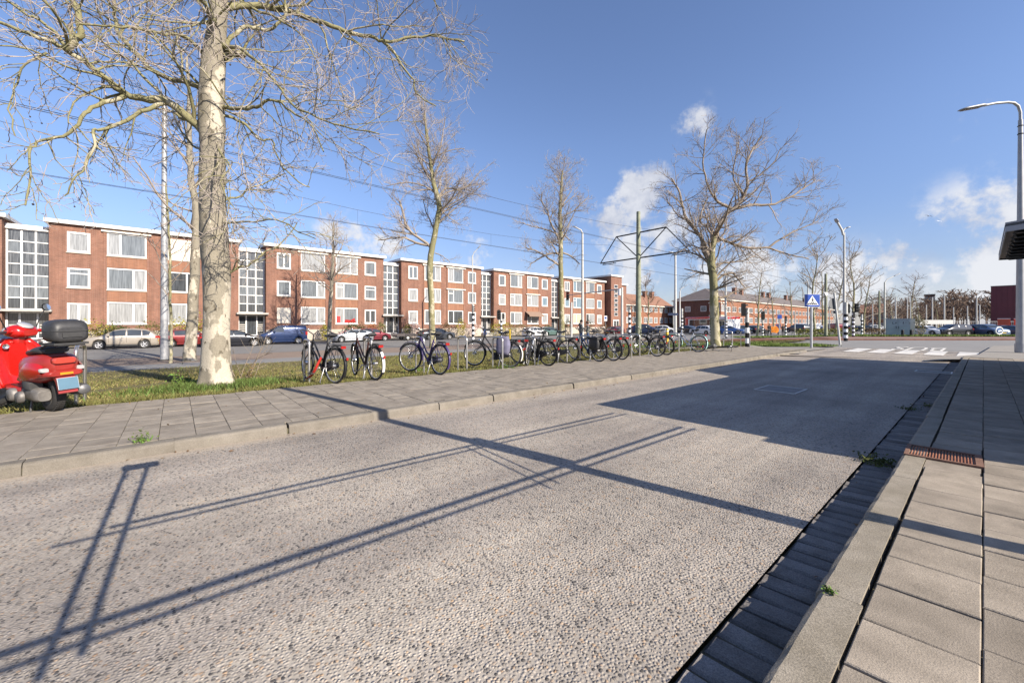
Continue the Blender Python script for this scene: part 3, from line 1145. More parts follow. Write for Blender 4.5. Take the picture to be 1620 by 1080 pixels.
rng = random.Random(11)
BLK = ['near the red scooter, first brick apartment block of the row', 'behind the blue van, second brick apartment block with a roller shutter', 'behind the charcoal saloon, third brick apartment block of the row',
       'with a brown awning below, fourth brick apartment block of the row', 'beside the tall stair tower, fifth brick apartment block of the row']
LBL = ['three storey brick apartment block behind the beige car, nearest whole one of the row',
       'three storey brick apartment block behind the blue van, with a closed cream shutter',
       'three storey brick apartment block behind the charcoal saloon and the trailer',
       'three storey brick apartment block with a brown awning over a ground floor window',
       'three storey brick apartment block with a taller stair tower at its end',
       'brick apartment block at the picture edge behind the red scooter, mostly out of frame']
STY = {
    0: [[('w', 'pane_w'), ('g2', 'pane_w', 'pane_g'), ('shut',), ('s', 'pane_g')], [('t', 'pane_g'), ('b', 'pane_g', 'pane_w'), ('d', 'pane_d', 'pane_d'), ('s', 'pane_g')], [('m', 'pane_w'), ('b', 'pane_w', 'pane_w'), ('b', 'pane_w', 'pane_d'), ('s', 'pane_w')]],
    1: [[('m', 'pane_g'), ('plain', 'pane_w'), ('b', 'pane_w', 'pane_w'), ('s', 'pane_g')], [('s', 'pane_g'), ('bt', 'pane_g', 'pane_w'), ('a', 'pane_w', 'pane_g'), ('t', 'pane_g')], [('shut',), ('b', 'pane_w', 'pane_w'), ('a', 'pane_w', 'pane_g'), ('m', 'pane_d')]],
    2: [[('m', 'pane_g'), ('b', 'pane_g', 'pane_w'), ('a', 'pane_w', 'pane_g'), ('s', 'pane_g')], [('s', 'pane_w'), ('b', 'pane_w', 'pane_w'), ('a', 'pane_g', 'pane_g'), ('s', 'pane_g')], [('s', 'pane_w'), ('b', 'pane_g', 'pane_w'), ('a', 'pane_d', 'pane_d'), ('s', 'pane_d')]],
    3: [[('s', 'pane_g'), ('b', 'pane_g', 'pane_w'), ('a', 'pane_w', 'pane_g'), ('s', 'pane_g')], [('t', 'pane_w'), ('a', 'pane_w', 'pane_w'), ('a', 'pane_w', 'pane_w'), ('s', 'pane_b')], [('s', 'pane_w'), ('a', 'pane_g', 'pane_w'), ('awn', 'pane_d', 'pane_d'), ('s', 'pane_w')]],
    4: [[('m', 'pane_g'), ('a', 'pane_b', 'pane_g'), ('a', 'pane_w', 'pane_g'), ('s', 'pane_g')], [('s', 'pane_b'), ('a', 'pane_b', 'pane_b'), ('plain', 'pane_w'), ('s', 'pane_b')], [('s', 'pane_w'), ('a', 'pane_y', 'pane_y'), ('a', 'pane_d', 'pane_w'), ('t', 'pane_w')]],
}


def stairs(par, b0, b1, zt, x=-0.9):
    """recessed stairwell: white framed glass over a canopy and an entrance door"""
    MB().box(x - 6, x - 0.12, b0, b1, -0.9, zt).build('stair_core', 'brick_d', par)
    g = MB()
    zb = 2.5
    n, cols = 7, 3
    for i in range(cols + 1):
        y = b0 + 0.06 + (b1 - b0 - 0.12) * i / cols
        g.box(x - 0.05, x + 0.07, y - 0.055, y + 0.055, zb, zt - 0.36)
    for j in range(n + 1):
        z = zb + (zt - 0.42 - zb) * j / n
        g.box(x - 0.05, x + 0.05, b0, b1, z - 0.04, z + 0.04)
    sg = g.build('stair_window', 'white', par)
    for i in range(cols):
        for j in range(n):
            y0 = b0 + 0.06 + (b1 - b0 - 0.12) * i / cols
            y1 = b0 + 0.06 + (b1 - b0 - 0.12) * (i + 1) / cols
            z0 = zb + (zt - 0.42 - zb) * j / n
            z1 = zb + (zt - 0.42 - zb) * (j + 1) / n
            MB().quad((x, y0, z0), (x, y1, z0), (x, y1, z1), (x, y0, z1)).build('pane', 'pane_d' if j == 0 else rng.choice(['pane_s', 'pane_s', 'pane_s', 'pane_g']), sg)
    MB().box(x - 0.3, x + 0.25, b0, b1, zt - 0.38, zt).build('stair_cornice', 'white', par)
    MB().box(x - 0.2, x + 1.25, b0 - 0.22, b1 + 0.22, 2.28, 2.46).build('canopy', 'concrete', par)
    w = b1 - b0
    d = MB()
    for y in (b0 + 0.05, b0 + w * 0.30, b0 + w * 0.70, b1 - 0.05):
        d.box(x - 0.05, x + 0.08, y - 0.06, y + 0.06, -0.05, 2.28)
    d.box(x - 0.05, x + 0.07, b0, b1, -0.1, 0.1).box(x - 0.05, x + 0.07, b0, b1, 2.16, 2.276)
    en = d.build('entrance_frame', 'white', par)
    MB().quad((x, b0 + w * .3, 0.1), (x, b0 + w * .7, 0.1), (x, b0 + w * .7, 2.2), (x, b0 + w * .3, 2.2)).build('door', 'pane_d', en)
    for s0, s1 in ((0.02, .3), (.7, .98)):
        MB().quad((x, b0 + w * s0, 0.1), (x, b0 + w * s1, 0.1), (x, b0 + w * s1, 2.2), (x, b0 + w * s0, 2.2)).build('side_light', 'pane_d', en)
        lb = MB()
        for q in range(4):
            lb.box(x + 0.01, x + 0.06, b0 + w * s0 + 0.1, b0 + w * s1 - 0.1, 0.45 + q * 0.22, 0.57 + q * 0.22)
        lb.build('letter_boxes', 'concrete', en)
    MB().box(x - 0.1, x + 1.6, b0, b1, -0.75, -0.1).box(x + 1.6, x + 1.95, b0, b1, -0.75, -0.42).build('steps', 'concrete', par)


for k in range(-1, 5):
    b0 = B0 + k * PITCH
    t = thing('apartment_block', LBL[k], 'building', (LAT, b0, 0), group='brick apartment blocks across the street')
    holes = []
    for r in range(3):
        for c in range(4):
            z0, z1 = (ROWS_S if c in (0, 3) else ROWS_B)[r]
            holes.append((OFF[c][0], OFF[c][1], z0, z1))
    holed_wall(0, BW, -0.8, ROOF - 0.3, holes).build('wall', 'brick', t)
    body = MB()
    body.quad((0, 0, -0.8), (0, 0, ROOF - .3), (-10, 0, ROOF - .3), (-10, 0, -0.8)).quad((0, BW, -0.8), (-10, BW, -0.8), (-10, BW, ROOF - .3), (0, BW, ROOF - .3)).quad((-10, 0, -0.8), (-10, 0, ROOF - .3), (-10, BW, ROOF - .3), (-10, BW, -0.8))
    body.build('side_walls', 'brick', t)
    MB().box(-10.3, 0.34, -0.25, BW + 0.25, ROOF - 0.30, ROOF).build('cornice', 'white', t)
    MB().box(-10.1, 0.14, -0.05, BW + 0.05, ROOF + 0.003, ROOF + 0.06).build('roof', 'roofing', t)
    MB().box(0.004, 0.09, 0, BW, -0.8, 0.62).build('plinth', 'plinth', t)
    # brick piers between the bays, and orange panels between the large windows
    pl = MB()
    for y in (OFF[1][0] - 0.22, OFF[1][1] + 0.02, OFF[2][0] - 0.22, OFF[2][1] + 0.02):
        pl.box(0.002, 0.07, y, y + 0.2, 0.62, ROOF - 0.3)
    pl.build('brick_pier', 'brick', t)
    for c in (1, 2):
        for r in (1, 2):
            MB().box(0.002, 0.03, OFF[c][0] - 0.01, OFF[c][1] + 0.01, ROWS_B[r][1] + 0.06, ROWS_B[r - 1][0] - 0.1).build('spandrel_panel', 'brick_o', t)
    for r in range(3):
        for c in range(4):
            y0, y1 = OFF[c]
            z0, z1 = (ROWS_S if c in (0, 3) else ROWS_B)[r]
            s = STY.get(k, STY[2])[r][c]
            kd, ps = s[0], s[1:]
            if kd == 'shut':
                q = MB().box(-0.08, 0.05, y0, y1, z0, z1)
                o = q.build('roller_shutter', 'shutter', t)
                for h in range(7):
                    zz = z0 + 0.1 + h * (z1 - z0 - 0.1) / 7
                    MB().box(0.052, 0.062, y0 + .03, y1 - .03, zz, zz + (z1 - z0) / 9).build('shutter_slat', 'shutter', o)
            elif kd in ('w', 's', 'plain'):
                window(t, y0, y1, z0, z1, kd, panes=ps, fw=0.16 if kd != 'plain' else 0.1)
            elif kd == 'm':
                window(t, y0, y1, z0, z1, kd, panes=ps, splits=(0.5,), fw=0.13)
            elif kd == 't':
                window(t, y0, y1, z0, z1, kd, panes=ps, transom=(0, 0.72), fw=0.14)
            elif kd in ('b', 'bt', 'd', 'g2'):
                window(t, y0, y1, z0, z1, kd, panes=ps, splits=(0.33 if kd == 'g2' else 0.66,), transom=(1, 0.78) if kd == 'bt' else None)
            elif kd in ('a', 'awn'):
                window(t, y0, y1, z0, z1, kd, panes=ps, splits=(0.36,), transom=(0, 0.72) if r == 1 else None)
                if kd == 'awn':
                    aw = MB().quad((0.06, y0 - 0.5, z1 + 0.15), (0.06, y1 + 0.3, z1 + 0.15), (1.15, y1 + 0.3, z1 - 0.5), (1.15, y0 - 0.5, z1 - 0.5)).quad((1.15, y0 - 0.5, z1 - 0.5), (1.15, y1 + 0.3, z1 - 0.5), (1.16, y1 + 0.3, z1 - 0.72), (1.16, y0 - 0.5, z1 - 0.72))
                    aw.build('awning', mat('brown_awning', (0.22, 0.15, 0.11), 0.9), t)
            if c in (1, 2) and r == 0 and rng.random() < 0.7 or (c == 2 and r == 1 and k in (2, 3)):
                MB().box(0.02, 0.2, y0 - 0.35, y1 + 0.35, z1 + 0.02, z1 + 0.16).build('awning_box', 'cream', t)
    if k == 1:
        y0, y1 = OFF[2]
        MB().quad((-0.045, y0 + 0.1, 1.4), (-0.045, y0 + 0.55, 1.4), (-0.045, y0 + 0.55, 2.2), (-0.045, y0 + 0.1, 2.2)).build('red_cloth', mat('red_cloth', (0.5, 0.03, 0.03), 0.8), t)
        MB().prism([(y0 + 1.0, 1.4), (y1 - 0.2, 1.4), (y1 - 0.35, 2.0), (y1 - 0.8, 1.75), (y0 + 1.15, 1.8)], -0.045, -0.04, 'x').build('red_cloth', M['red_plastic'], t)
    if k < 4:
        stairs(t, BW + 0.02, PITCH - 0.02, ROOF - 0.62)
    else:
        # tall stair tower and the short wing after it
        y0, y1 = 68.45 - b0 - 0.5, 71.7 - b0
        T = MB().box(-6, 1.3, y0, y1, -0.8, 11.0)
        T.build('stair_tower', 'brick', t)
        MB().box(-6.1, 1.55, y0 - 0.2, y1 + 0.2, 11.0, 11.32).build('cornice', 'white', t)
        for j in range(7):
            z = 2.9 + j * 0.95
            window(t, y0 + 1.0, y0 + 2.2, z, z + 0.72, 's', x=1.33, fw=0.07, panes=('pane_d',), sill=False)
        MB().box(1.3, 1.42, y0 + 0.6, y0 + 2.6, -0.5, 2.1).build('entrance_frame', 'white', t)
        MB().box(1.425, 1.44, y0 + 0.8, y0 + 1.6, -0.4, 1.9).box(1.425, 1.44, y0 + 1.75, y0 + 2.45, -0.4, 1.9).build('door', 'pane_d', t)
        w0, w1 = y1, 75.3 - b0
        hs = [(w0 + 0.8, w0 + 2.3, z0, z1) for z0, z1 in ROWS_S]
        wg = holed_wall(w0, w1, -0.8, 9.6, hs).build('wall', 'brick', t)
        MB().quad((0, w1, -0.8), (-9, w1, -0.8), (-9, w1, 9.6), (0, w1, 9.6)).build('side_walls', 'brick', t)
        MB().box(-9, 0.3, w0, w1 + 0.2, 9.6, 9.9).build('cornice', 'white', t)
        for h in hs:
            window(t, *h, 's', panes=(rng.choice(['pane_w', 'pane_g']),), fw=0.13)

# ---------------------------------------------------------------- brick houses further along
def px_b(x, lat):
    return onlat(x, 500, lat).y


def house_row(label, lat, b0, n, wdt, zeave, zridge, depth, bm='brick_h', first_hip=False, zb=-0.9, name='terraced_house', tilem='rooftile', grp=None, seed=1):
    rg = random.Random(seed)
    for i in range(n):
        t = thing(name, label[i], 'house', (lat, b0 + i * wdt, 0), group=grp)
        hs = []
        cols = ((0.08, 0.30), (0.40, 0.62), (0.72, 0.94))
        for (z0, z1) in ((4.35, 5.8), (1.45, 3.0)):
            for c0, c1 in cols:
                hs.append((wdt * c0, wdt * c1, z0, z1))
        holed_wall(0, wdt, zb, zeave, hs).build('wall', bm, t)
        sd = MB()
        sd.quad((0, 0, zb), (0, 0, zeave), (-depth, 0, zeave), (-depth, 0, zb)).quad((0, wdt, zb), (-depth, wdt, zb), (-depth, wdt, zeave), (0, wdt, zeave)).quad((-depth, 0, zb), (-depth, 0, zeave), (-depth, wdt, zeave), (-depth, wdt, zb))
        sd.build('side_walls', 'brick_d', t)
        MB().box(-depth - 0.4, 0.45, -0.02 if (i or not first_hip) else -0.4, wdt + 0.02, zeave, zeave + 0.22).build('gutter_board', 'cream', t)
        r = MB()
        e0 = -depth - 0.35
        if i == 0 and first_hip:
            hp = depth * 0.5
            r.quad((0.4, -0.35, zeave + .22), (0.4, wdt, zeave + .22), (-depth / 2, wdt, zridge), (-depth / 2, hp, zridge))
            r.quad((e0, wdt, zeave + .22), (e0, -0.35, zeave + .22), (-depth / 2, hp, zridge), (-depth / 2, wdt, zridge))
            r.quad((e0, -0.35, zeave + .22), (0.4, -0.35, zeave + .22), (-depth / 2, hp, zridge))
        else:
            r.quad((0.4, 0, zeave + .22), (0.4, wdt, zeave + .22), (-depth / 2, wdt, zridge), (-depth / 2, 0, zridge))
            r.quad((e0, wdt, zeave + .22), (e0, 0, zeave + .22), (-depth / 2, 0, zridge), (-depth / 2, wdt, zridge))
            if i == 0:
                r.quad((e0, 0, zeave + .22), (0.4, 0, zeave + .22), (-depth / 2, 0, zridge))
        ro = r.build('roof', tilem, t)
        cyy = wdt * (0.8 if i % 2 else 0.25) if not (i == 0 and first_hip) else wdt * .62
        MB().box(-depth * .35 - 0.9, -depth * .35, cyy, cyy + 1.2, zeave + 0.8, zridge + 0.9).box(-depth * .35 - 1.0, -depth * .35 + .1, cyy - 0.08, cyy + 1.28, zridge + 0.9, zridge + 1.05).build('chimney', 'brick', ro)
        for h in hs:
            window(t, *h, 'b', panes=(rg.choice(['pane_g', 'pane_w', 'pane_d']), rg.choice(['pane_g', 'pane_d'])), splits=(0.33, 0.66), fw=0.1, sill=False)
        if i == 0 and first_hip:
            # end wall towards the junction with its bay
            for y in (3.0, 7.2):
                for z0, z1 in ((4.5, 5.9), (1.5, 2.9)):
                    f = MB().box(-y - 1.5, -y, -0.09, 0.05, z0, z1).build('window', 'white', t)
                    MB().quad((-y - 1.38, -0.095, z0 + .12), (-y - .12, -0.095, z0 + .12), (-y - .12, -0.095, z1 - .12), (-y - 1.38, -0.095, z1 - .12)).build('pane', rg.choice(['pane_g', 'pane_w']), f)
            by = MB().box(-2.0, 0.9, -0.9, 2.4, zb, 6.5)
            by.build('corner_bay', bm, t)
            MB().box(-2.1, 1.0, -1.0, 2.5, 6.5, 6.72).box(-2.05, .95, -.95, 2.45, 3.25, 3.45).build('bay_trim', 'cream', t)
            for z0, z1 in ((4.4, 6.2), (1.5, 3.1)):
                f = MB().box(-1.8, 0.7, -0.97, -0.9, z0, z1).box(0.9, 0.97, -0.7, 2.2, z0, z1).build('window', 'white', t)
                for q in range(3):
                    MB().quad((-1.7 + q * .82, -0.975, z0 + .1), (-1.0 + q * .82, -0.975, z0 + .1), (-1.0 + q * .82, -0.975, z1 - .1), (-1.7 + q * .82, -0.975, z1 - .1)).build('pane', 'pane_d', f)
                    MB().quad((.975, -0.6 + q * .95, z0 + .1), (.975, 0.2 + q * .95, z0 + .1), (.975, 0.2 + q * .95, z1 - .1), (.975, -.6 + q * .95, z1 - .1)).build('pane', 'pane_w', f)


ordn = ['first', 'second', 'third', 'fourth', 'fifth', 'sixth', 'seventh', 'eighth', 'ninth', 'tenth', 'eleventh', 'twelfth']
lab = ['dark brick corner house with a hipped slate roof, behind the red bus'] + [f'orange brick terraced house, {ordn[i]} along the row after the corner house' for i in range(1, 10)]
house_row(lab, -43.5, 105.5, 10, 12.0, 7.4, 11.0, 12.0, first_hip=True, grp='terraced houses beyond the crossing', seed=3)
lab = ['small brick house with an orange tiled roof, behind the tram mast', 'small brick house after the orange roofed one, half hidden by a bare tree', 'low brick house at the back of the side street, beside the dark corner house']
house_row(lab, -58.0, 86.0, 3, 8.0, 5.9, 9.4, 9.0, grp='small houses beyond the tower', seed=5, tilem='rooftile_r', name='brick_house')

# ---------------------------------------------------------------- trees
class Tubes:
    """many tapered tubes gathered into one mesh"""

    def __init__(self):
        self.g = {}

    def add(self, pts, rs, k):
        self.g.setdefault((len(pts), k), []).append((pts, rs))

    def arrays(self):
        Vs, Qs, o = [], [], 0
        for (n, k), lst in self.g.items():
            P = np.array([[tuple(p) for p in a] for a, _ in lst], dtype=np.float64)
            R = np.array([r for _, r in lst], dtype=np.float64)
            T = np.empty_like(P)
            T[:, 1:-1] = P[:, 2:] - P[:, :-2]
            T[:, 0] = P[:, 1] - P[:, 0]
            T[:, -1] = P[:, -1] - P[:, -2]
            T /= np.linalg.norm(T, axis=2, keepdims=True) + 1e-9
            ref = np.zeros((len(lst), 1, 3))
            m = np.abs(T.mean(axis=1))
            ref[np.arange(len(lst)), 0, m.argmin(axis=1)] = 1.0
            U = np.cross(T, ref)
            U /= np.linalg.norm(U, axis=2, keepdims=True) + 1e-9
            Wv = np.cross(U, T)
            an = 2 * PI * np.arange(k) / k
            V = P[:, :, None, :] + (U[:, :, None, :] * np.cos(an)[None, None, :, None] + Wv[:, :, None, :] * np.sin(an)[None, None, :, None]) * R[:, :, None, None]
            m_ = len(lst)
            idx = np.arange(m_ * n * k).reshape(m_, n, k) + o
            a = idx[:, :-1, :]
            b = np.roll(idx, -1, axis=2)[:, :-1, :]
            c = np.roll(idx, -1, axis=2)[:, 1:, :]
            d = idx[:, 1:, :]
            Qs.append(np.stack([a, b, c, d], axis=-1).reshape(-1, 4))
            Vs.append(V.reshape(-1, 3))
            o += m_ * n * k
        return np.concatenate(Vs), np.concatenate(Qs)

    def build(self, name, m, parent=None):
        V, Q = self.arrays()
        return np_obj(name, V, Q, m, parent)


def rot_about(v, axis, a):
    return v * math.cos(a) + axis.cross(v) * math.sin(a) + axis * axis.dot(v) * (1 - math.cos(a))


def branch(rg, p, d, L, r0, r1, n, wig, up):
    pts, rs = [p.copy()], [r0]
    d = d.normalized()
    for i in range(1, n):
        d = (d + Vector((rg.gauss(0, wig), rg.gauss(0, wig), rg.gauss(0, wig) + up))).normalized()
        pts.append(pts[-1] + d * (L / (n - 1)))
        t = i / (n - 1)
        rs.append(r0 + (r1 - r0) * t ** 0.8)
    return pts, rs


def resample(pts, rs, m, rg=None, jit=0.0):
    """smooth a traced line"""
    P = [Vector(p) for p in pts]
    out, ro = [], []
    n = len(P)
    for i in range(m):
        u = i / (m - 1) * (n - 1)
        k = min(int(u), n - 2)
        t = u - k
        p0, p1, p2, p3 = P[max(k - 1, 0)], P[k], P[k + 1], P[min(k + 2, n - 1)]
        q = 0.5 * ((2 * p1) + (p2 - p0) * t + (2 * p0 - 5 * p1 + 4 * p2 - p3) * t * t + (3 * p1 - p0 - 3 * p2 + p3) * t ** 3)
        if rg and 0 < i < m - 1:
            q += Vector((rg.gauss(0, jit), rg.gauss(0, jit), rg.gauss(0, jit)))
        out.append(q)
        ro.append(rs[k] + (rs[k + 1] - rs[k]) * t)
    return out, ro


def spawn(rg, parents, per_m, tmin, ang, lr, rr, n, wig, up, rmin, Lmin, Lmax, tip=0.35, cap=10 ** 9):
    """children along each parent branch"""
    out = []
    for pts, rs in parents:
        L = sum((pts[i + 1] - pts[i]).length for i in range(len(pts) - 1))
        k = per_m * L * (1 - tmin)
        k = int(k) + (1 if rg.random() < k - int(k) else 0)
        for _ in range(k):
            t = tmin + (1 - tmin) * rg.random()
            u = t * (len(pts) - 1)
            i = min(int(u), len(pts) - 2)
            p = pts[i].lerp(pts[i + 1], u - i)
            r = rs[i] + (rs[i + 1] - rs[i]) * (u - i)
            d = (pts[i + 1] - pts[i]).normalized()
            ax = d.orthogonal().normalized()
            ax = rot_about(ax, d, rg.uniform(0, 2 * PI))
            nd = rot_about(d, ax, rad(rg.gauss(ang, 13)))
            l = max(Lmin, min(Lmax, L * lr * rg.uniform(0.55, 1.25) * (1.15 - 0.55 * t)))
            r0 = max(rmin, min(r * rr, r * 0.9))
            out.append(branch(rg, p, nd, l, r0, max(rmin * 0.7, r0 * tip), n, wig, up))
            if len(out) >= cap:
                return out
    return out


def put(T, lst, k, base):
    for pts, rs in lst:
        T.add([p - base for p in pts], rs, k)


def seed_balls(rg, lst, n, base, r, parent, drop=0.09):
    """small hanging seed balls on thin stalks"""
    mb = MB()
    for _ in range(n):
        pts, rs = rg.choice(lst)
        p = pts[rg.randrange(len(pts) // 2, len(pts))] - base
        d = drop * rg.uniform(0.6, 1.6)
        q = p + Vector((rg.gauss(0, 0.02), rg.gauss(0, 0.02), -d))
        mb.tube([p, q], 0.0022, 3, cap=False)
        mb.ball(q, r * rg.uniform(0.8, 1.2), 6)
    return tag(mb.build('seed_balls', 'seed', parent), kind='stuff')


# -- the large plane tree in front
rg = random.Random(21)
base = ground(345, 613) + Vector((0, 0, -0.06))
t = thing('plane_tree', 'large plane tree with pale flaking bark, beside the red scooter', 'tree', base, group='plane trees by the bus lane')
ZT = -base.x * CC + base.y * SS
trunk_px = [(345, 616, 27), (344, 604, 22), (343, 585, 20), (342, 540, 18.5), (342, 500, 18), (342, 432, 18), (340, 400, 18.6), (338, 357, 19), (337, 330, 17.5), (336, 300, 16), (336, 283, 16.6), (336, 236, 16.2), (336, 200, 18.2), (336, 157, 17), (338, 94, 15.5), (342, 47, 13.3), (346, 0, 12), (345, -90, 10), (352, -200, 7), (345, -330, 3)]
P = [atz(x, y, ZT) for x, y, r in trunk_px]
R = [r * ZT / FPX for x, y, r in trunk_px]
tp, tr = resample(P, R, 64)
k = 26
V, F = [], []
lump = [rg.uniform(0, 6.28) for _ in range(6)]
for i, (p, r) in enumerate(zip(tp, tr)):
    for j in range(k):
        a = 2 * PI * j / k
        h = p.z
        q = 1 + 0.035 * math.sin(3 * a + lump[0] + h * 1.1) + 0.03 * math.sin(5 * a + lump[1] - h * 2.3) + 0.035 * math.sin(2 * a + h * 3.1 + lump[2])
        q += 0.05 * math.exp(-((h - 3.3) / 0.35) ** 2) * math.sin(4 * a + 9 * h) + 0.045 * math.exp(-((h - 2.3) / 0.25) ** 2) * math.sin(3 * a + 14 * h) + 0.05 * math.exp(-((h - 4.8) / 0.5) ** 2) * math.sin(4 * a + 5 * h)
        if h < 0.5:
            q += 0.30 * max(0, (0.40 - h)) * (0.6 + math.cos(5 * a + 1))
        V.append(Vector((p.x + math.cos(a) * r * q, p.y + math.sin(a) * r * q, p.z)) - base)
for i in range(len(tp) - 1):
    for j in range(k):
        F.append((i * k + j, i * k + (j + 1) % k, (i + 1) * k + (j + 1) % k, (i + 1) * k + j))
trk = MB().add(V, F, True).build('trunk', 'bark', t)
LIMB = [
    ([(328, 212, 0), (300, 188, -.1), (262, 160, -.3), (228, 157, -.5), (198, 148, -.6), (160, 118, -.8), (125, 92, -.9), (100, 76, -1.0), (66, 62, -1.2), (20, 45, -1.4), (-60, 10, -1.7)], 7.2, 2.2),
    ([(104, 78, -1.0), (118, 66, -1.0), (126, 48, -1.0), (125, 20, -1.0), (112, -12, -.9), (100, -70, -.8)], 5.8, 3.2),
    ([(104, 78, -1.0), (92, 56, -1.05), (70, 38, -1.2), (40, 22, -1.3), (5, -6, -1.5)], 3.0, 1.6),
    ([(262, 162, -.3), (232, 176, -.5), (196, 192, -.7), (164, 206, -.9), (150, 207, -1.0), (152, 230, -1.1), (140, 258, -1.1), (118, 286, -1.2), (102, 310, -1.2)], 3.6, 1.0),
    ([(198, 152, -.6), (160, 165, -.8), (136, 178, -1.0), (118, 202, -1.1), (90, 218, -1.2), (56, 226, -1.3), (46, 246, -1.4), (50, 275, -1.4), (40, 325, -1.5)], 3.6, 1.2),
    ([(75, 84, -1.2), (45, 100, -1.3), (26, 130, -1.3), (16, 165, -1.4), (24, 215, -1.4)], 1.8, .9),
    ([(331, 140, .1), (300, 132, .2), (250, 118, .5), (222, 92, .7), (195, 62, .9), (183, 40, 1.0), (180, 0, 1.0), (172, -60, 1.0)], 4.6, 2.0),
    ([(331, 95, .0), (296, 60, -.4), (262, 54, -.8), (215, 45, -1.1), (170, 42, -1.3), (125, 38, -1.4)], 3.0, 1.4),
    ([(350, 14, .0), (385, 9, .3), (430, 13, .6), (468, 22, .9), (510, 36, 1.1), (548, 50, 1.3), (588, 60, 1.5), (610, 66, 1.6), (650, 60, 1.8), (690, 57, 1.9), (735, 66, 2.0)], 5.8, 1.3),
    ([(606, 66, 1.6), (622, 82, 1.6), (640, 108, 1.7), (655, 128, 1.7), (660, 150, 1.8), (690, 168, 1.9)], 2.4, .9),
    ([(352, 76, .0), (364, 64, .1), (384, 44, .2), (405, 45, .3), (425, 47, .4), (440, 38, .5), (452, 22, .6), (448, -20, .6)], 3.6, 1.8),
    ([(352, 92, .0), (362, 88, .1), (381, 84, .1), (383, 83, .1)], 6.5, 5.0),
    ([(352, 74, .0), (380, 78, -.2), (405, 96, -.4), (425, 118, -.5), (446, 144, -.6), (470, 170, -.8), (500, 184, -.9), (540, 200, -1.0), (600, 212, -1.2)], 3.2, 1.0),
    ([(350, 170, .0), (376, 171, -.1), (405, 170, -.2), (420, 162, -.3), (438, 160, -.3), (462, 178, -.4), (490, 196, -.5), (512, 240, -.6)], 3.6, 1.0),
    ([(350, 182, .0), (380, 190, .3), (398, 208, .4), (410, 220, .5), (430, 222, .6), (440, 250, .7), (462, 280, .8), (490, 296, .9)], 2.6, .9),
    ([(348, 318, .0), (378, 312, .3), (395, 297, .5), (420, 290, .7), (450, 275, .9)], 2.0, .8),
    ([(349, 352, .0), (372, 351, -.2), (400, 350, -.4), (440, 348, -.6), (470, 364, -.8), (500, 378, -1.0)], 2.0, .7),
    ([(350, 440, .0), (378, 425, .2), (405, 412, .3), (420, 398, .4), (446, 385, .5), (470, 352, .6)], 2.2, .8),
    ([(346, -60, .0), (400, -90, .5), (470, -100, .9), (560, -80, 1.3), (640, -40, 1.6), (690, -10, 1.7)], 5.0, 1.5),
    ([(346, -100, 0), (290, -120, -.4), (220, -110, -.8), (150, -80, -1.1), (60, -60, -1.4)], 4.6, 1.6),
    ([(345, -20, 0), (360, -60, 1.0), (380, -80, 2.0), (400, -90, 3.0)], 4.6, 1.6),
    ([(343, 40, 0), (330, 20, -.8), (310, -10, -1.6), (290, -30, -2.4)], 4.4, 1.6),
    ([(350, -150, 0), (420, -220, .6), (500, -260, 1.0)], 4.0, 1.4),
    ([(350, -170, 0), (280, -250, -.6), (200, -290, -1.0)], 4.0, 1.4),
    ([(330, 255, .2), (318, 240, .6), (300, 225, 1.0), (285, 205, 1.3), (272, 170, 1.5)], 2.4, .8),
    ([(345, 235, -.2), (362, 262, -.9), (350, 290, -1.4), (372, 330, -1.7)], 1.8, .7),
]
limbs = []
for px, r0, r1 in LIMB:
    n = len(px)
    P = [atz(x, y, ZT + dz) for x, y, dz in px]
    R = [(r0 + (r1 - r0) * (i / (n - 1)) ** 0.7) * (ZT + px[i][2]) / FPX for i in range(n)]
    limbs.append(resample(P, R, max(6, n * 3), rg, 0.012))
T = Tubes()
for pts, rs in limbs:
    put(T, [(pts, rs)], 9, base)
l1 = spawn(rg, limbs, 4.6, 0.06, 54, 0.45, 0.5, 9, 0.20, -0.02, 0.0075, 0.6, 2.0)
l2 = spawn(rg, l1, 5.8, 0.12, 48, 0.55, 0.6, 7, 0.22, -0.015, 0.0055, 0.3, 0.95)
l3 = spawn(rg, l2, 5.6, 0.15, 45, 0.55, 0.75, 5, 0.22, 0.0, 0.0044, 0.15, 0.5)
tk = spawn(rg, [(tp[20:52], [r * .98 for r in tr[20:52]])], 9, 0.0, 75, 0.12, 0.07, 7, 0.22, 0.03, 0.005, 0.4, 1.1)
tk2 = spawn(rg, tk, 4.0, 0.2, 48, 0.5, 0.6, 5, 0.2, 0.0, 0.0035, 0.15, 0.5)
put(T, l1, 5, base)
put(T, tk, 4, base)
T.build('crown', 'bark_o', t)
T = Tubes()
put(T, l2, 4, base)
put(T, l3, 3, base)
put(T, tk2, 3, base)
T.build('twigs', 'twig_p', t)
seed_balls(rg, l2 + l3, 130, base, 0.016, t)


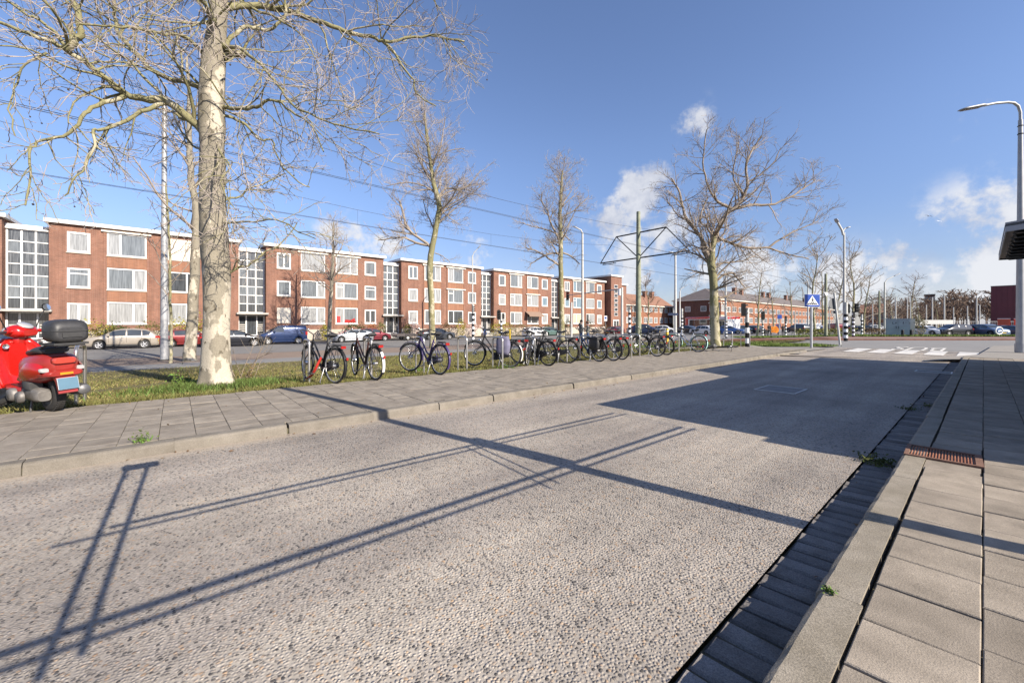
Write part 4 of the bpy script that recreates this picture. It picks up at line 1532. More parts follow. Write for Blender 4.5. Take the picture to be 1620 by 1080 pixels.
def pole_tree(name, label, x, y, lat, wpx, trunk_px, limbs_px, seed, crown_mat='twig_f', dens=1.0, group=None, seeds=0, gb=None, bark='bark_o', upw=0.05, lmax=2.6):
    """a tree with traced trunk and main limbs; twigs grow from them"""
    rg = random.Random(seed)
    base = (gb if gb is not None else lat_ground(x, lat)) + Vector((0, 0, -0.05))
    Z = -base.x * CC + base.y * SS
    t = thing(name, label, 'tree', base, group=group)
    P = [base] + [atz(a, b, Z) for a, b, w in trunk_px]
    R = [trunk_px[0][2] * 1.22 / 2 * Z / FPX] + [w / 2 * Z / FPX for a, b, w in trunk_px]
    tp, tr = resample(P, R, 36, rg, 0.012)
    T0 = Tubes()
    put(T0, [(tp, tr)], 12, base)
    T0.build('trunk', bark, t)
    lim = []
    for pts, r0, r1 in limbs_px:
        n = len(pts)
        P = [atz(q[0], q[1], Z + (q[2] if len(q) > 2 else 0)) for q in pts]
        R = [(r0 + (r1 - r0) * i / (n - 1)) / 2 * Z / FPX for i in range(n)]
        lim.append(resample(P, R, n * 3, rg, 0.02))
    # extra limbs that the silhouette hides, towards and away
    top = tp[14:]
    lim += spawn(rg, [(top, tr[14:])], 2.6 * dens, 0.0, 50, 0.30, 0.36, 10, 0.10, upw, 0.02, 1.6, 4.2)
    a1 = spawn(rg, lim, 2.3 * dens, 0.10, 46, 0.50, 0.50, 8, 0.12, upw, 0.011, 1.0, lmax)
    a2 = spawn(rg, a1, 3.7 * dens, 0.10, 42, 0.55, 0.6, 6, 0.14, upw, 0.0085, 0.5, 1.5)
    a3 = spawn(rg, a2, 3.6 * dens, 0.12, 40, 0.55, 0.8, 4, 0.14, upw, 0.0068, 0.3, 0.85)
    T = Tubes()
    put(T, lim, 7, base)
    put(T, a1, 4, base)
    T.build('crown', crown_mat, t)
    T = Tubes()
    put(T, a2, 3, base)
    put(T, a3, 3, base)
    T.build('twigs', 'twig_p', t)
    if seeds:
        seed_balls(rg, a2 + a3, seeds, base, 0.02, t, 0.12)
    return t


GP = 'plane trees by the bus lane'
GS = 'street trees between the path and the street'
pole_tree('plane_tree', 'tall slender plane tree with a forked lower limb, behind the third bicycle', 684, 541, -26.0, 11,
          [(684, 535, 9.6), (682, 470, 9.2), (680, 420, 9.6), (684, 390, 9), (692, 350, 8), (695, 325, 8), (690, 305, 7.5), (684, 280, 6.5), (680, 250, 5.5), (675, 215, 4), (672, 180, 2)],
          [([(683, 392), (668, 380), (652, 368), (641, 352), (636, 330), (632, 318)], 5, 2.5), ([(676, 388), (655, 383), (640, 376), (615, 378), (598, 380)], 4.5, 1.6),
           ([(691, 320), (698, 305), (710, 298), (730, 300), (745, 290), (760, 270)], 4, 1.3), ([(686, 290), (672, 272), (662, 250), (655, 230)], 3, 1.2),
           ([(682, 262), (694, 240), (700, 215), (705, 185)], 3, 1.0), ([(690, 305), (660, 290), (630, 290), (610, 295)], 2.6, 1), ([(688, 400), (700, 405), (712, 415)], 2, .8),
           ([(676, 232), (660, 205), (652, 180)], 2.4, .9), ([(681, 255), (705, 240), (735, 235)], 2.4, .9), ([(694, 330), (712, 345), (728, 355)], 2.2, .8)], 31, group=GS, seeds=34, dens=1.4)
pole_tree('plane_tree', 'plane tree with drooping lower limbs, behind the bicycles and left of the tram mast', 889, 530, -26.0, 9,
          [(889, 530, 9), (888, 470, 8), (887, 420, 7.5), (887, 380, 7), (886, 340, 6), (887, 320, 5), (888, 295, 4), (890, 270, 2)],
          [([(885, 420), (870, 410), (850, 398), (832, 392)], 4, 1.5), ([(885, 400), (868, 402), (848, 412), (838, 418)], 3.5, 1.2), ([(884, 378), (872, 355), (866, 335), (857, 318), (858, 305)], 3.5, 1.2),
           ([(891, 400), (905, 406), (918, 418)], 3.2, 1.3), ([(887, 330), (895, 315), (905, 300)], 2.5, 1), ([(886, 372), (860, 362), (840, 358), (826, 352)], 2.6, 1),
           ([(888, 370), (900, 378), (905, 385)], 2.4, 1), ([(887, 345), (905, 335), (922, 320), (932, 310)], 2.4, .9)], 32, group=GS, dens=1.35)
pole_tree('plane_tree', 'wide crowned plane tree leaning right, beside the last bicycle hoops', 1133, 549, -8.5, 22,
          [(1132, 535, 14), (1130, 490, 12.6), (1129, 455, 12), (1127, 430, 11.5), (1125, 415, 12), (1127, 395, 9.5), (1131, 370, 8)],
          [([(1124, 412), (1116, 392), (1108, 375), (1098, 362), (1086, 345), (1078, 320), (1073, 300), (1062, 282)], 8, 2),
           ([(1130, 380), (1138, 355), (1150, 338), (1168, 324), (1178, 308), (1182, 288), (1180, 262), (1190, 235), (1205, 215)], 8, 2),
           ([(1158, 331), (1190, 325), (1225, 322), (1262, 305), (1290, 285)], 5, 1.6), ([(1131, 374), (1150, 382), (1180, 392), (1215, 392), (1245, 402), (1280, 410)], 5, 1.5),
           ([(1158, 330), (1140, 322), (1128, 308), (1118, 285), (1112, 250), (1118, 205)], 5, 1.5), ([(1128, 382), (1120, 360), (1108, 352), (1112, 330), (1120, 312)], 4, 1.4),
           ([(1130, 424), (1150, 415), (1175, 412), (1200, 402)], 3.5, 1.2), ([(1132, 445), (1150, 432), (1162, 434), (1172, 448), (1180, 456)], 4, 1.4), ([(1133, 468), (1145, 470), (1165, 462), (1190, 452)], 3.6, 1.2),
           ([(1215, 392), (1240, 375), (1265, 362), (1295, 350)], 3.5, 1.2), ([(1182, 288), (1200, 278), (1222, 258), (1235, 235)], 3, 1.1), ([(1178, 308), (1160, 280), (1165, 245), (1170, 215)], 3, 1.1),
           ([(1090, 350), (1072, 340), (1058, 320), (1048, 305)], 2.5, 1), ([(1131, 372, 0), (1120, 350, 1.5), (1110, 320, 2.6)], 5, 1.5), ([(1131, 372, 0), (1145, 350, -1.5), (1160, 310, -2.6)], 5, 1.5)],
          33, group=GP, seeds=60, gb=ground(1133, 549), dens=1.45, crown_mat='twig', upw=0.02, lmax=1.5)
pole_tree('street_tree', 'slim spotted plane tree just behind the large plane trunk', 300, 570, -21.5, 18,
          [(300, 560, 17), (303, 520, 15), (306, 470, 14), (309, 420, 13), (311, 370, 12), (310, 330, 10), (304, 290, 9), (300, 250, 8), (299, 205, 7), (298, 150, 5), (296, 90, 3)],
          [([(311, 375), (295, 350), (278, 335)], 3, 1.2), ([(305, 300), (325, 275), (345, 262)], 3, 1), ([(300, 240), (282, 215), (265, 200)], 3, 1), ([(299, 190), (315, 160), (325, 130)], 3, 1)],
          34, group=GS, gb=ground(300, 571), dens=0.6, bark='bark')
pole_tree('young_tree', 'thin whitish sapling beside the grey lamp mast', 271, 573, -19.5, 6,
          [(271, 560, 4.4), (270, 500, 4), (269, 440, 3.6), (268, 390, 3), (266, 340, 3), (262, 290, 1.5)],
          [([(269, 430), (262, 405), (250, 390)], 2, .8), ([(269, 400), (278, 380), (288, 360)], 2, .8)], 35, gb=ground(270, 574), dens=0.7, bark='bark_o')
pole_tree('young_tree', 'young pale stemmed tree in front of the silver hatchback', 521, 543, -42.6, 8,
          [(521, 530, 6.5), (522, 490, 6), (524, 460, 5.5), (525, 440, 5), (527, 410, 4), (527, 380, 3), (528, 350, 1.5)],
          [([(525, 442), (515, 432), (500, 428)], 2, .8), ([(526, 440), (540, 425), (555, 415), (562, 400)], 2.4, .8), ([(525, 436), (512, 415), (505, 398)], 2.4, .8), ([(527, 410), (540, 392), (545, 375)], 2, .8)],
          36, dens=1.1, bark='bark', upw=0.07, lmax=1.6)


# -- bare trees in the distance: three crowns, copied
def far_tree_meshes(seed, H, spread, dens, fat=1.0):
    rg = random.Random(seed)
    zero = Vector((0, 0, 0))
    tp, tr = branch(rg, zero, Vector((0, 0, 1)), H * 0.92, H * 0.016, H * 0.003, 16, 0.05, 0.10)
    T0 = Tubes()
    put(T0, [(tp, tr)], 8, zero)
    lim = spawn(rg, [(tp[4:], tr[4:])], 26 / H * dens, 0.0, 48, spread, 0.6, 9, 0.10, 0.05, 0.03 * fat, H * 0.12, H * 0.42)
    a1 = spawn(rg, lim, 2.2 * dens, 0.15, 44, 0.42, 0.6, 7, 0.12, 0.05, 0.020 * fat, 0.7, 2.6)
    a2 = spawn(rg, a1, 2.6 * dens, 0.15, 40, 0.5, 0.7, 5, 0.14, 0.04, 0.015 * fat, 0.4, 1.4)
    T = Tubes()
    put(T, lim, 5, zero)
    put(T, a1, 3, zero)
    put(T, a2, 3, zero)
    V0, Q0 = T0.arrays()
    V1, Q1 = T.arrays()
    return (V0, Q0), (V1, Q1)


FT = [far_tree_meshes(50, 10, 0.42, 1.0), far_tree_meshes(51, 10, 0.50, 1.15), far_tree_meshes(52, 10, 0.36, 0.9)]
FTM = {}


def far_tree(kind, pos, H, label, crown='twig_f', rz=0.0, group='bare trees beyond the crossing', wide=1.0):
    key = (kind, crown)
    t = thing('bare_tree', label, 'tree', pos, rz, group)
    s = H / 10.0
    for nm, i, mm in (('trunk', 0, 'bark_o'), ('crown', 1, crown)):
        q = (key, nm)
        if q not in FTM:
            o = np_obj(nm, FT[kind][i][0], FT[kind][i][1], mm, t)
            FTM[q] = o.data
        else:
            o = link(FTM[q], nm, None, t)
        o.scale = (s * wide, s * wide, s)
    return t


def at_depth(x, Z, dz=0.0):
    a, b = cw((x - PX) * Z / FPX, Z)
    return Vector((a, b, zf(a, b) + dz))


for kind, x, ytop, Z, lab, cr in (
        (0, 1198, 420, 52, 'spreading bare tree on the crossing, above the person in black', 'twig_f'),
        (2, 1224, 440, 78, 'thin bare tree in front of the orange houses, over the amber sign', 'twig_f'),
        (1, 1289, 392, 56, 'tall bare tree just behind the blue crossing sign', 'twig_f'),
        (0, 1322, 415, 60, 'bare tree between the brown tram mast and the double lamp post', 'twig_f'),
        (2, 1302, 420, 72, 'thin pale bare tree close to the brown tram mast', 'twig_f'),
        (1, 1347, 395, 58, 'tall bare tree directly behind the double headed lamp post', 'twig_f'),
        (0, 1366, 425, 66, 'bare tree behind the two banded posts, short of the grey cabinet', 'twig_f'),
        (2, 1252, 440, 95, 'bare tree in front of the orange houses, behind the blue crossing sign', 'twig_f'),
        (1, 1025, 440, 100, 'wide bare tree behind the tall wooden tram mast', 'twig_b'),
        (0, 1440, 434, 84, 'great brown bare tree above the grey cabinet', 'twig_b'),
        (1, 1412, 462, 78, 'pale brown bare tree between the brown mast and the grey cabinet', 'twig_f'),
        (2, 1484, 470, 100, 'brown bare tree beside the distant flats', 'twig_b'),
        (0, 1100, 448, 150, 'bare tree far behind the corner house', 'twig_f'),
        (1, 1165, 455, 150, 'bare tree rising over the orange house roofs', 'twig_b')):
    p = at_depth(x, Z)
    H = (HY - ytop) * Z / FPX + CZ - p.z
    far_tree(kind, p, H, lab, cr, rz=x * 0.7, wide=1.05 if cr == 'twig_f' else 1.15)
far_tree(1, at_depth(1455, 82), 8.6, 'brown bare tree leaning over the bush beside the cabinet', 'twig_b', rz=2.0, wide=1.3)

# the wood at the back reads as one mass
FW = [far_tree_meshes(60, 10, 0.5, 0.7, 3.2), far_tree_meshes(61, 10, 0.46, 0.75, 3.2)]
rg = random.Random(77)
Vs, Qs, o = [], [], 0
for i in range(120):
    x = rg.uniform(1490, 1660) if i % 5 < 3 else rg.uniform(1370, 1500)
    Z = rg.uniform(100, 165)
    yt = rg.uniform(456, 482) if x > 1500 else rg.uniform(468, 490)
    p = at_depth(x, Z)
    H = (HY - yt) * Z / FPX + CZ - p.z
    kd = rg.randrange(2)
    an = rg.uniform(0, 6.28)
    for part in (0, 1):
        V, Q = FW[kd][part]
        c, s = math.cos(an), math.sin(an)
        V2 = np.stack([V[:, 0] * c - V[:, 1] * s, V[:, 0] * s + V[:, 1] * c, V[:, 2]], axis=1) * (H / 10) * np.array([1.25, 1.25, 1.0]) + np.array(p)
        Vs.append(V2)
        Qs.append(Q + o)
        o += len(V)
tag(np_obj('far_woods', np.concatenate(Vs), np.concatenate(Qs), 'twig_b'), kind='stuff')
Vs, Qs, o = [], [], 0
for i in range(18):
    x = rg.uniform(1180, 1390)
    Z = rg.uniform(150, 230)
    p = at_depth(x, Z)
    H = (HY - rg.uniform(472, 488)) * Z / FPX + CZ
    V, Q = FW[rg.randrange(2)][1]
    Vs.append(V * (H / 10) * np.array([1.2, 1.2, 1]) + np.array(p))
    Qs.append(Q + o)
    o += len(V)
tag(np_obj('far_woods', np.concatenate(Vs), np.concatenate(Qs), 'twig_f'), kind='stuff')


# ---------------------------------------------------------------- bushes, hedges, grass
def leaf_cloud(rg, n, fn, size, up=0.3):
    """n small leaf faces at places given by fn"""
    V, Q = [], []
    for i in range(n):
        p = fn(rg)
        d = Vector((rg.gauss(0, 1), rg.gauss(0, 1), rg.gauss(0, 1) + up)).normalized()
        u = d.orthogonal().normalized()
        u = rot_about(u, d, rg.uniform(0, 6.28))
        w = d.cross(u)
        s = size * rg.uniform(0.6, 1.4)
        o = len(V)
        V += [p - u * s, p - w * s * 0.45 + d * s * .1, p + u * s, p + w * s * 0.45 + d * s * .1]
        Q.append((o, o + 1, o + 2, o + 3))
    return V, Q


def in_ball(rx, ry, rz_, cz, clump=0.0, seeds=None):
    def f(rg):
        while True:
            v = Vector((rg.uniform(-1, 1), rg.uniform(-1, 1), rg.uniform(-1, 1)))
            l = v.length
            if 0.35 < l < 1 and rg.random() < l ** 1.5:
                q = 1 + 0.22 * math.sin(v.x * 5 + 1) * math.sin(v.y * 4 + 2) + 0.15 * math.sin(v.z * 7)
                return Vector((v.x * rx * q, v.y * ry * q, max(0.02, cz + v.z * rz_ * q)))
    return f


LEAFM = {}


def leafm(key, col):
    if key not in LEAFM:
        LEAFM[key] = mat_leaf('leaves_' + key, col)
    return LEAFM[key]


def bush(label, pos, rx, ry, h, col, n=700, size=0.07, name='bush', seed=0, group='shrubs in the front gardens'):
    rg = random.Random(seed + 900)
    t = thing(name, label, 'shrub', pos, group=group)
    V, Q = leaf_cloud(rg, n, in_ball(rx, ry, h * 0.52, h * 0.52), size)
    np_obj('foliage', [tuple(v) for v in V], Q, leafm(*col), t, smooth=False)
    st = Tubes()
    for i in range(9):
        st.add(*branch(rg, Vector((rg.gauss(0, .06), rg.gauss(0, .06), -0.05)), Vector((rg.gauss(0, .5), rg.gauss(0, .5), 1)), h * .9, .02, .006, 6, .12, .0), 4)
    st.build('stem', 'twig', t)
    return t


YG, DG, OL, RD, PINK, BR = ('yellow_green', (0.24, 0.21, 0.03)), ('deep_green', (0.035, 0.06, 0.016)), ('olive', (0.12, 0.115, 0.035)), ('russet', (0.24, 0.085, 0.03)), ('blossom', (0.55, 0.45, 0.42)), ('brown', (0.13, 0.085, 0.045))
LG = -48.9
for i, (x, h, w, c, lab) in enumerate((
        (142, 2.3, 1.5, YG, 'yellow green shrub under the small window, behind the beige car bonnet'), (170, 2.0, 1.0, OL, 'olive shrub behind the middle of the beige car'),
        (186, 1.9, 1.0, DG, 'dark green shrub under the large window behind the beige car'), (236, 2.2, 1.0, OL, 'olive shrub behind the tail of the beige car'), (284, 2.4, 1.1, YG, 'yellow green shrub left of the slim spotted trunk'), (316, 2.6, 1.2, YG, 'bright yellow shrub between the slim trunk and the large plane trunk'),
        (514, 1.9, .45, YG, 'small yellow conifer behind the sapling, left of the silver hatchback'), (557, 2.1, .9, DG, 'dark green bush behind the silver hatchback roof'), (572, 1.9, .6, BR, 'brown shrub behind the tail of the silver hatchback'),
        (588, 2.0, .8, RD, 'russet orange bush left of the open door'), (603, 2.2, .6, OL, 'clipped olive bush beside the open door'), (645, 1.9, .6, OL, 'small olive bush right of the open door'), (656, 2.3, .7, PINK, 'pale blossoming shrub behind the charcoal saloon'),
        (706, 2.2, .65, BR, 'brown cone bush behind the charcoal saloon bonnet'), (729, 2.6, .75, YG, 'tall yellow green conifer behind the empty hoop'), (748, 2.2, 1.1, PINK, 'pale blossoming shrub behind the banded post'),
        (786, 2.2, 1.3, YG, 'yellow flowering shrub behind the red light post'), (802, 2.3, 1.2, YG, 'yellow shrub beneath the fourth block windows'), (822, 2.1, 1.6, OL, 'olive shrub under the brown awning'), (846, 1.9, 1.5, OL, 'low olive shrub behind the white hatchback'),
        (866, 1.8, 1.2, DG, 'green shrub left of the last block door'), (899, 2.8, .9, DG, 'dark rounded bush right of the plane trunk'), (931, 2.8, 1.0, DG, 'dark rounded bush behind the person in the grey jacket'), (955, 1.9, 1.2, BR, 'brown hedge before the stair tower'), (978, 1.6, .8, YG, 'yellow green shrub beside the tower door'))):
    bush(lab, lat_ground(x, LG) + Vector((0, 0, .1)), w * .7, w, h, c, n=620, size=0.085, seed=i)

# low hedges and the bush on the far verge
def hedge(label, x0, x1, Z, h, col, seed, thick=1.2):
    rg = random.Random(seed)
    p0, p1 = at_depth(x0, Z), at_depth(x1, Z)
    d = p1 - p0
    t = thing('hedge', label, 'hedge', p0)

    def f(rg):
        u = rg.random()
        z = h * rg.random() ** 0.6
        return Vector((d.x * u + CC * thick * rg.uniform(-.5, .5), d.y * u - SS * thick * rg.uniform(-.5, .5), z * (0.9 + 0.1 * math.sin(u * 60)) + d.z * u))
    V, Q = leaf_cloud(rg, int(d.length * 260), f, 0.085)
    np_obj('foliage', [tuple(v) for v in V], Q, leafm(*col), t, smooth=False)


hedge('low yellow green hedge behind the blue crossing sign', 1259, 1352, 47, 1.0, ('hedge', (0.155, 0.15, 0.035)), 1)
hedge('low brown hedge between the banded posts and the grey cabinet', 1368, 1400, 47, 0.95, ('hedge_brown', (0.16, 0.10, 0.055)), 2)
bush('tall olive brown bush on the verge right of the grey cabinet', at_depth(1452, 45), 0.75, 1.0, 2.3, ('verge_bush', (0.13, 0.115, 0.05)), n=1500, size=0.06, seed=60, group=None)
bush('low dry shrub at the foot of the grey cabinet', at_depth(1436, 43), .5, .6, .9, BR, n=400, size=0.05, seed=61, group=None)

# grass: blades on the field, longer along its edge
rg = random.Random(5)
rs_ = np.random.RandomState(5)


def blades(name, n, fn, h0, h1, m, wd=0.006, lean=0.5):
    P = np.array([fn() for _ in range(n)])
    a = rs_.uniform(0, 2 * PI, n)
    h = rs_.uniform(h0, h1, n)
    ln = rs_.normal(0, lean, (n, 2)) * h[:, None]
    w = wd * rs_.uniform(0.7, 1.5, n)
    dx, dy = np.cos(a) * w, np.sin(a) * w
    V = np.zeros((n, 3, 3))
    V[:, 0] = P + np.stack([dx, dy, 0 * a], 1)
    V[:, 1] = P - np.stack([dx, dy, 0 * a], 1)
    V[:, 2] = P + np.stack([ln[:, 0], ln[:, 1], h], 1)
    o = np_obj(name, V.reshape(-1, 3), np.arange(n * 3).reshape(-1, 3), m, smooth=False, k=3)
    o['kind'] = 'stuff'
    return o


def bare(a, b):
    return math.sin(a * 1.7 + 2 * math.sin(b * .9)) * math.sin(b * 1.3 + math.sin(a * 2.3)) + .45 * math.sin(a * 5.1 + b * 3.7) > rg.uniform(.15, .9)


def field():
    while True:
        a = PAV_EDGE - 0.05 - abs(rg.gauss(0, 1)) * 4.2
        b = rg.uniform(-6, 24)
        if not bare(a, b):
            break
    a = max(a, -18.8)
    return (a, b, zf(a, b))


def edge():
    b = rg.uniform(-4, 22)
    a = PAV_EDGE - abs(rg.gauss(0, 0.22)) + 0.04 + 0.05 * math.sin(b * 3.1)
    return (a, b, zf(a, b) + (0.02 if a > PAV_EDGE else 0))


def far_field():
    b = rg.uniform(5, 36)
    a = rg.uniform(-18.8, -8.5)
    return (a, b, zf(a, b))


tbase = ground(345, 613)


def tuft():
    r = abs(rg.gauss(0, 0.35)) + 0.22
    an = rg.uniform(0, 6.28)
    a, b = tbase.x + math.cos(an) * r * 1.0, tbase.y + math.sin(an) * r * 1.5
    a = min(a, PAV_EDGE + 0.03)
    return (a, b, zf(a, b))


blades('grass', 80000, field, 0.02, 0.07, 'grass', 0.007)
blades('grass', 26000, far_field, 0.03, 0.08, 'grass', 0.012)
blades('grass', 16000, edge, 0.03, 0.11, 'grass', 0.006)
blades('dry_grass', 45000, field, 0.02, 0.065, 'straw', 0.006, 0.8)
blades('grass', 4200, tuft, 0.05, 0.16, 'grass_g', 0.011)


def vergef():
    Z = rg.uniform(21.7, 24.2)
    a, b = cw(rg.uniform(4.5, 18.0), Z)
    return (a, b, zf(a, b) + 0.06)


def vergef2():
    Z = rg.uniform(39.6, 47)
    a, b = cw(rg.uniform(26, 75), Z)
    return (a, b, zf(a, b) + 0.06)


blades('grass', 12000, vergef, 0.04, 0.12, leafm('verge_blades', (0.13, 0.175, 0.035)), 0.014)
blades('grass', 22000, vergef2, 0.05, 0.20, leafm('verge_blades', (0.13, 0.175, 0.035)), 0.028)


def weed(label, p, r, h, n, col, seed, size=0.03):
    g = random.Random(seed)
    t = thing('weed', label, 'weed', p, group='weeds in the paving joints')
    V, Q = leaf_cloud(g, n, lambda q: Vector((q.gauss(0, r), q.gauss(0, r), abs(q.gauss(0, h)))), size, 0.8)
    np_obj('foliage', [tuple(v) for v in V], Q, leafm(*col), t, smooth=False)


FRESH = ('fresh', (0.10, 0.16, 0.03))
MOSS = ('moss', (0.07, 0.085, 0.02))
weed('tuft of green weed across the dark gutter just before the drain', Vector((-0.64, 4.95, 0.0)), 0.075, 0.025, 300, MOSS, 1, .016)
weed('mossy tuft at the kerb foot farther along the dark gutter', Vector((-0.52, 8.9, 0.0)), 0.06, 0.02, 90, MOSS, 2, .015)
weed('flat moss patch on the outer side of the dark gutter', Vector((-0.74, 8.4, 0.0)), 0.07, 0.015, 90, MOSS, 12, .015)
weed('tiny green sprig in the cracked kerb joint nearest the camera', Vector((-0.42, 2.11, PAV_R)), 0.012, 0.008, 50, FRESH, 3, .009)
weed('green weed growing through the left kerb joint, nearest the scooter', ground(224, 700, .1), 0.035, 0.05, 150, FRESH, 4, .014)
weed('small weed at the left kerb foot, right of the mast shadow', ground(687, 643), 0.05, 0.05, 60, FRESH, 5, .02)
weed('leafy weed left of the large plane trunk', ground(287, 609), 0.11, 0.12, 260, FRESH, 6, .03)
weed('dry weed at the right foot of the large plane trunk', ground(392, 600), 0.10, 0.18, 160, ('dry', (0.17, 0.12, 0.05)), 7, .025)
weed('green weed around the foot of the third bicycle hoop', ground(660, 588), 0.14, 0.05, 200, FRESH, 8, .025)
weed('dark weed beside the first bicycle', ground(463, 596), 0.03, 0.10, 70, MOSS, 9, .02)
weed('green weed behind the fifth bicycle hoop', ground(800, 583), 0.16, 0.05, 220, FRESH, 10, .025)
# bare suckers growing by the plane trunk
sk = thing('sapling', 'tangle of bare brown suckers right of the large plane trunk', 'shrub', ground(392, 598))
g = random.Random(3)
ls = []
for i in range(9):
    ls.append(branch(g, Vector((g.gauss(0, .05), g.gauss(0, .10), 0)), Vector((g.gauss(0, .45), g.gauss(0, .5), 1)), g.uniform(.5, 1.3), .010, .004, 8, .14, 0))
l2_ = spawn(g, ls, 5, .2, 45, .5, .6, 6, .14, .02, .003, .15, .5)
T = Tubes()
for q in ls + l2_:
    T.add(q[0], q[1], 4) if q in ls else T.add(q[0], q[1], 3)
T.build('stem', 'twig', sk)

# dry leaves and bits along the kerbs and the grass edge
g = random.Random(19)


def litter_at(q):
    u = q.random()
    if u < .35:
        b = q.uniform(-3, 16)
        return Vector((G_L + abs(q.gauss(0, .16)), b, .008))
    if u < .75:
        b = q.uniform(-3, 18)
        return Vector((PAV_EDGE + abs(q.gauss(0, .22)), b, PAV_L + .008))
    if u < .9:
        return Vector((q.uniform(-8, -5.5), q.uniform(-3, 16), PAV_L + .008))
    return Vector((q.uniform(-.72, -.47), q.uniform(.8, 12), .012))


V, Q = leaf_cloud(g, 260, litter_at, .020, 2.0)
tag(np_obj('fallen_leaves', [tuple(v) for v in V], Q, leafm('dead', (.16, .10, .05)), smooth=False), kind='stuff')

# ---------------------------------------------------------------- bicycle hoops
def hoop_mesh(w=0.42, h=0.84, r=0.024):
    pts = [(0, 0, -0.1), (0, 0, h - 0.10)]
    for i in range(1, 6):
        a = PI / 2 * i / 6
        pts.append((-(0.09 - 0.09 * math.cos(a)), 0, h - 0.10 + 0.09 * math.sin(a)))
    pts.append((-0.10, 0, h - 0.008))
    q = [(-w - x, y, z) for x, y, z in pts[::-1]]
    return MB().tube(pts + q, r, 10).mesh('bicycle_hoop')


HM = hoop_mesh()
HM.materials.append(M['steel'])
HG = 'steel bicycle hoops along the pavement edge'
for lab, x, y in (('steel bicycle hoop standing close behind the red scooter', 0, 0), ('steel bicycle hoop holding the first bicycle, with the red chain', 489.4, 602), ('steel bicycle hoop behind the second bicycle', 587.6, 597), ('steel bicycle hoop in front of the purple bicycle', 670.6, 587.5),
                  ('empty steel bicycle hoop with nothing locked to it', 738.5, 586), ('steel bicycle hoop behind the bag on the fourth bicycle', 795, 583), ('steel bicycle hoop behind the matt black roadster', 846, 580), ('steel bicycle hoop beside the black bicycle with a crate rack', 897, 576),
                  ('steel bicycle hoop left of the pannier bicycle', 934, 573), ('steel bicycle hoop right of the silver bicycle with yellow frame', 999, 568), ('steel bicycle hoop between the two far black bicycles', 1012, 566), ('steel bicycle hoop beside the leaning silver bicycle', 1074, 559),
                  ('steel bicycle hoop just right of the wide plane tree', 1158.6, 550), ('last steel bicycle hoop, beside the banded post', 1186, 549.5)):
    o = link(HM, 'bicycle_hoop')
    o.location = ground(x, y, .06) if x else Vector((-8.62, -1.12, .05))
    if not x:
        o.scale = (1.75, 1, 1.08)
    tag(o, lab, 'bicycle rack', HG)


# ---------------------------------------------------------------- bicycles (rear axle over the origin, front towards +x)
def wheel(par, x, r=0.35, rim='alu', dyn=False):
    t = MB().tube([(x + r * 0.955 * math.cos(2 * PI * i / 40), 0, r + r * 0.955 * math.sin(2 * PI * i / 40)) for i in range(40)], 0.022, 8, closed=True).build('wheel', 'rubber', par)
    MB().tube([(x + r * 0.895 * math.cos(2 * PI * i / 36), 0, r + r * 0.895 * math.sin(2 * PI * i / 36)) for i in range(36)], 0.0105, 6, closed=True).build('rim', rim, t)
    s = MB()
    for i in range(24):
        a = 2 * PI * i / 24
        sd = 0.025 if i % 2 else -0.025
        s.tube([(x + 0.022 * math.cos(a + .5), sd, r + 0.022 * math.sin(a + .5)), (x + r * 0.88 * math.cos(a), 0, r + r * 0.88 * math.sin(a))], 0.0018, 3, cap=False)
    s.build('spokes', 'chrome', t)
    MB().tube([(x, -0.05, r), (x, 0.05, r)], 0.045 if dyn else 0.024, 12).build('hub', 'alu' if not dyn else 'chrome', t)
    return t


def mudguard(par, x, r, a0, a1, m, w=0.026):
    P = []
    n = 18
    for i in range(n + 1):
        a = rad(a0 + (a1 - a0) * i / n)
        row = []
        for j in range(5):
            v = -1 + j / 2
            rr = r + 0.035 - 0.012 * v * v
            row.append((x + rr * math.cos(a), w * v, r + rr * math.sin(a)))
        P.append(row)
    return MB().grid(P).build('mudguard', m, par)


BIKES = {}


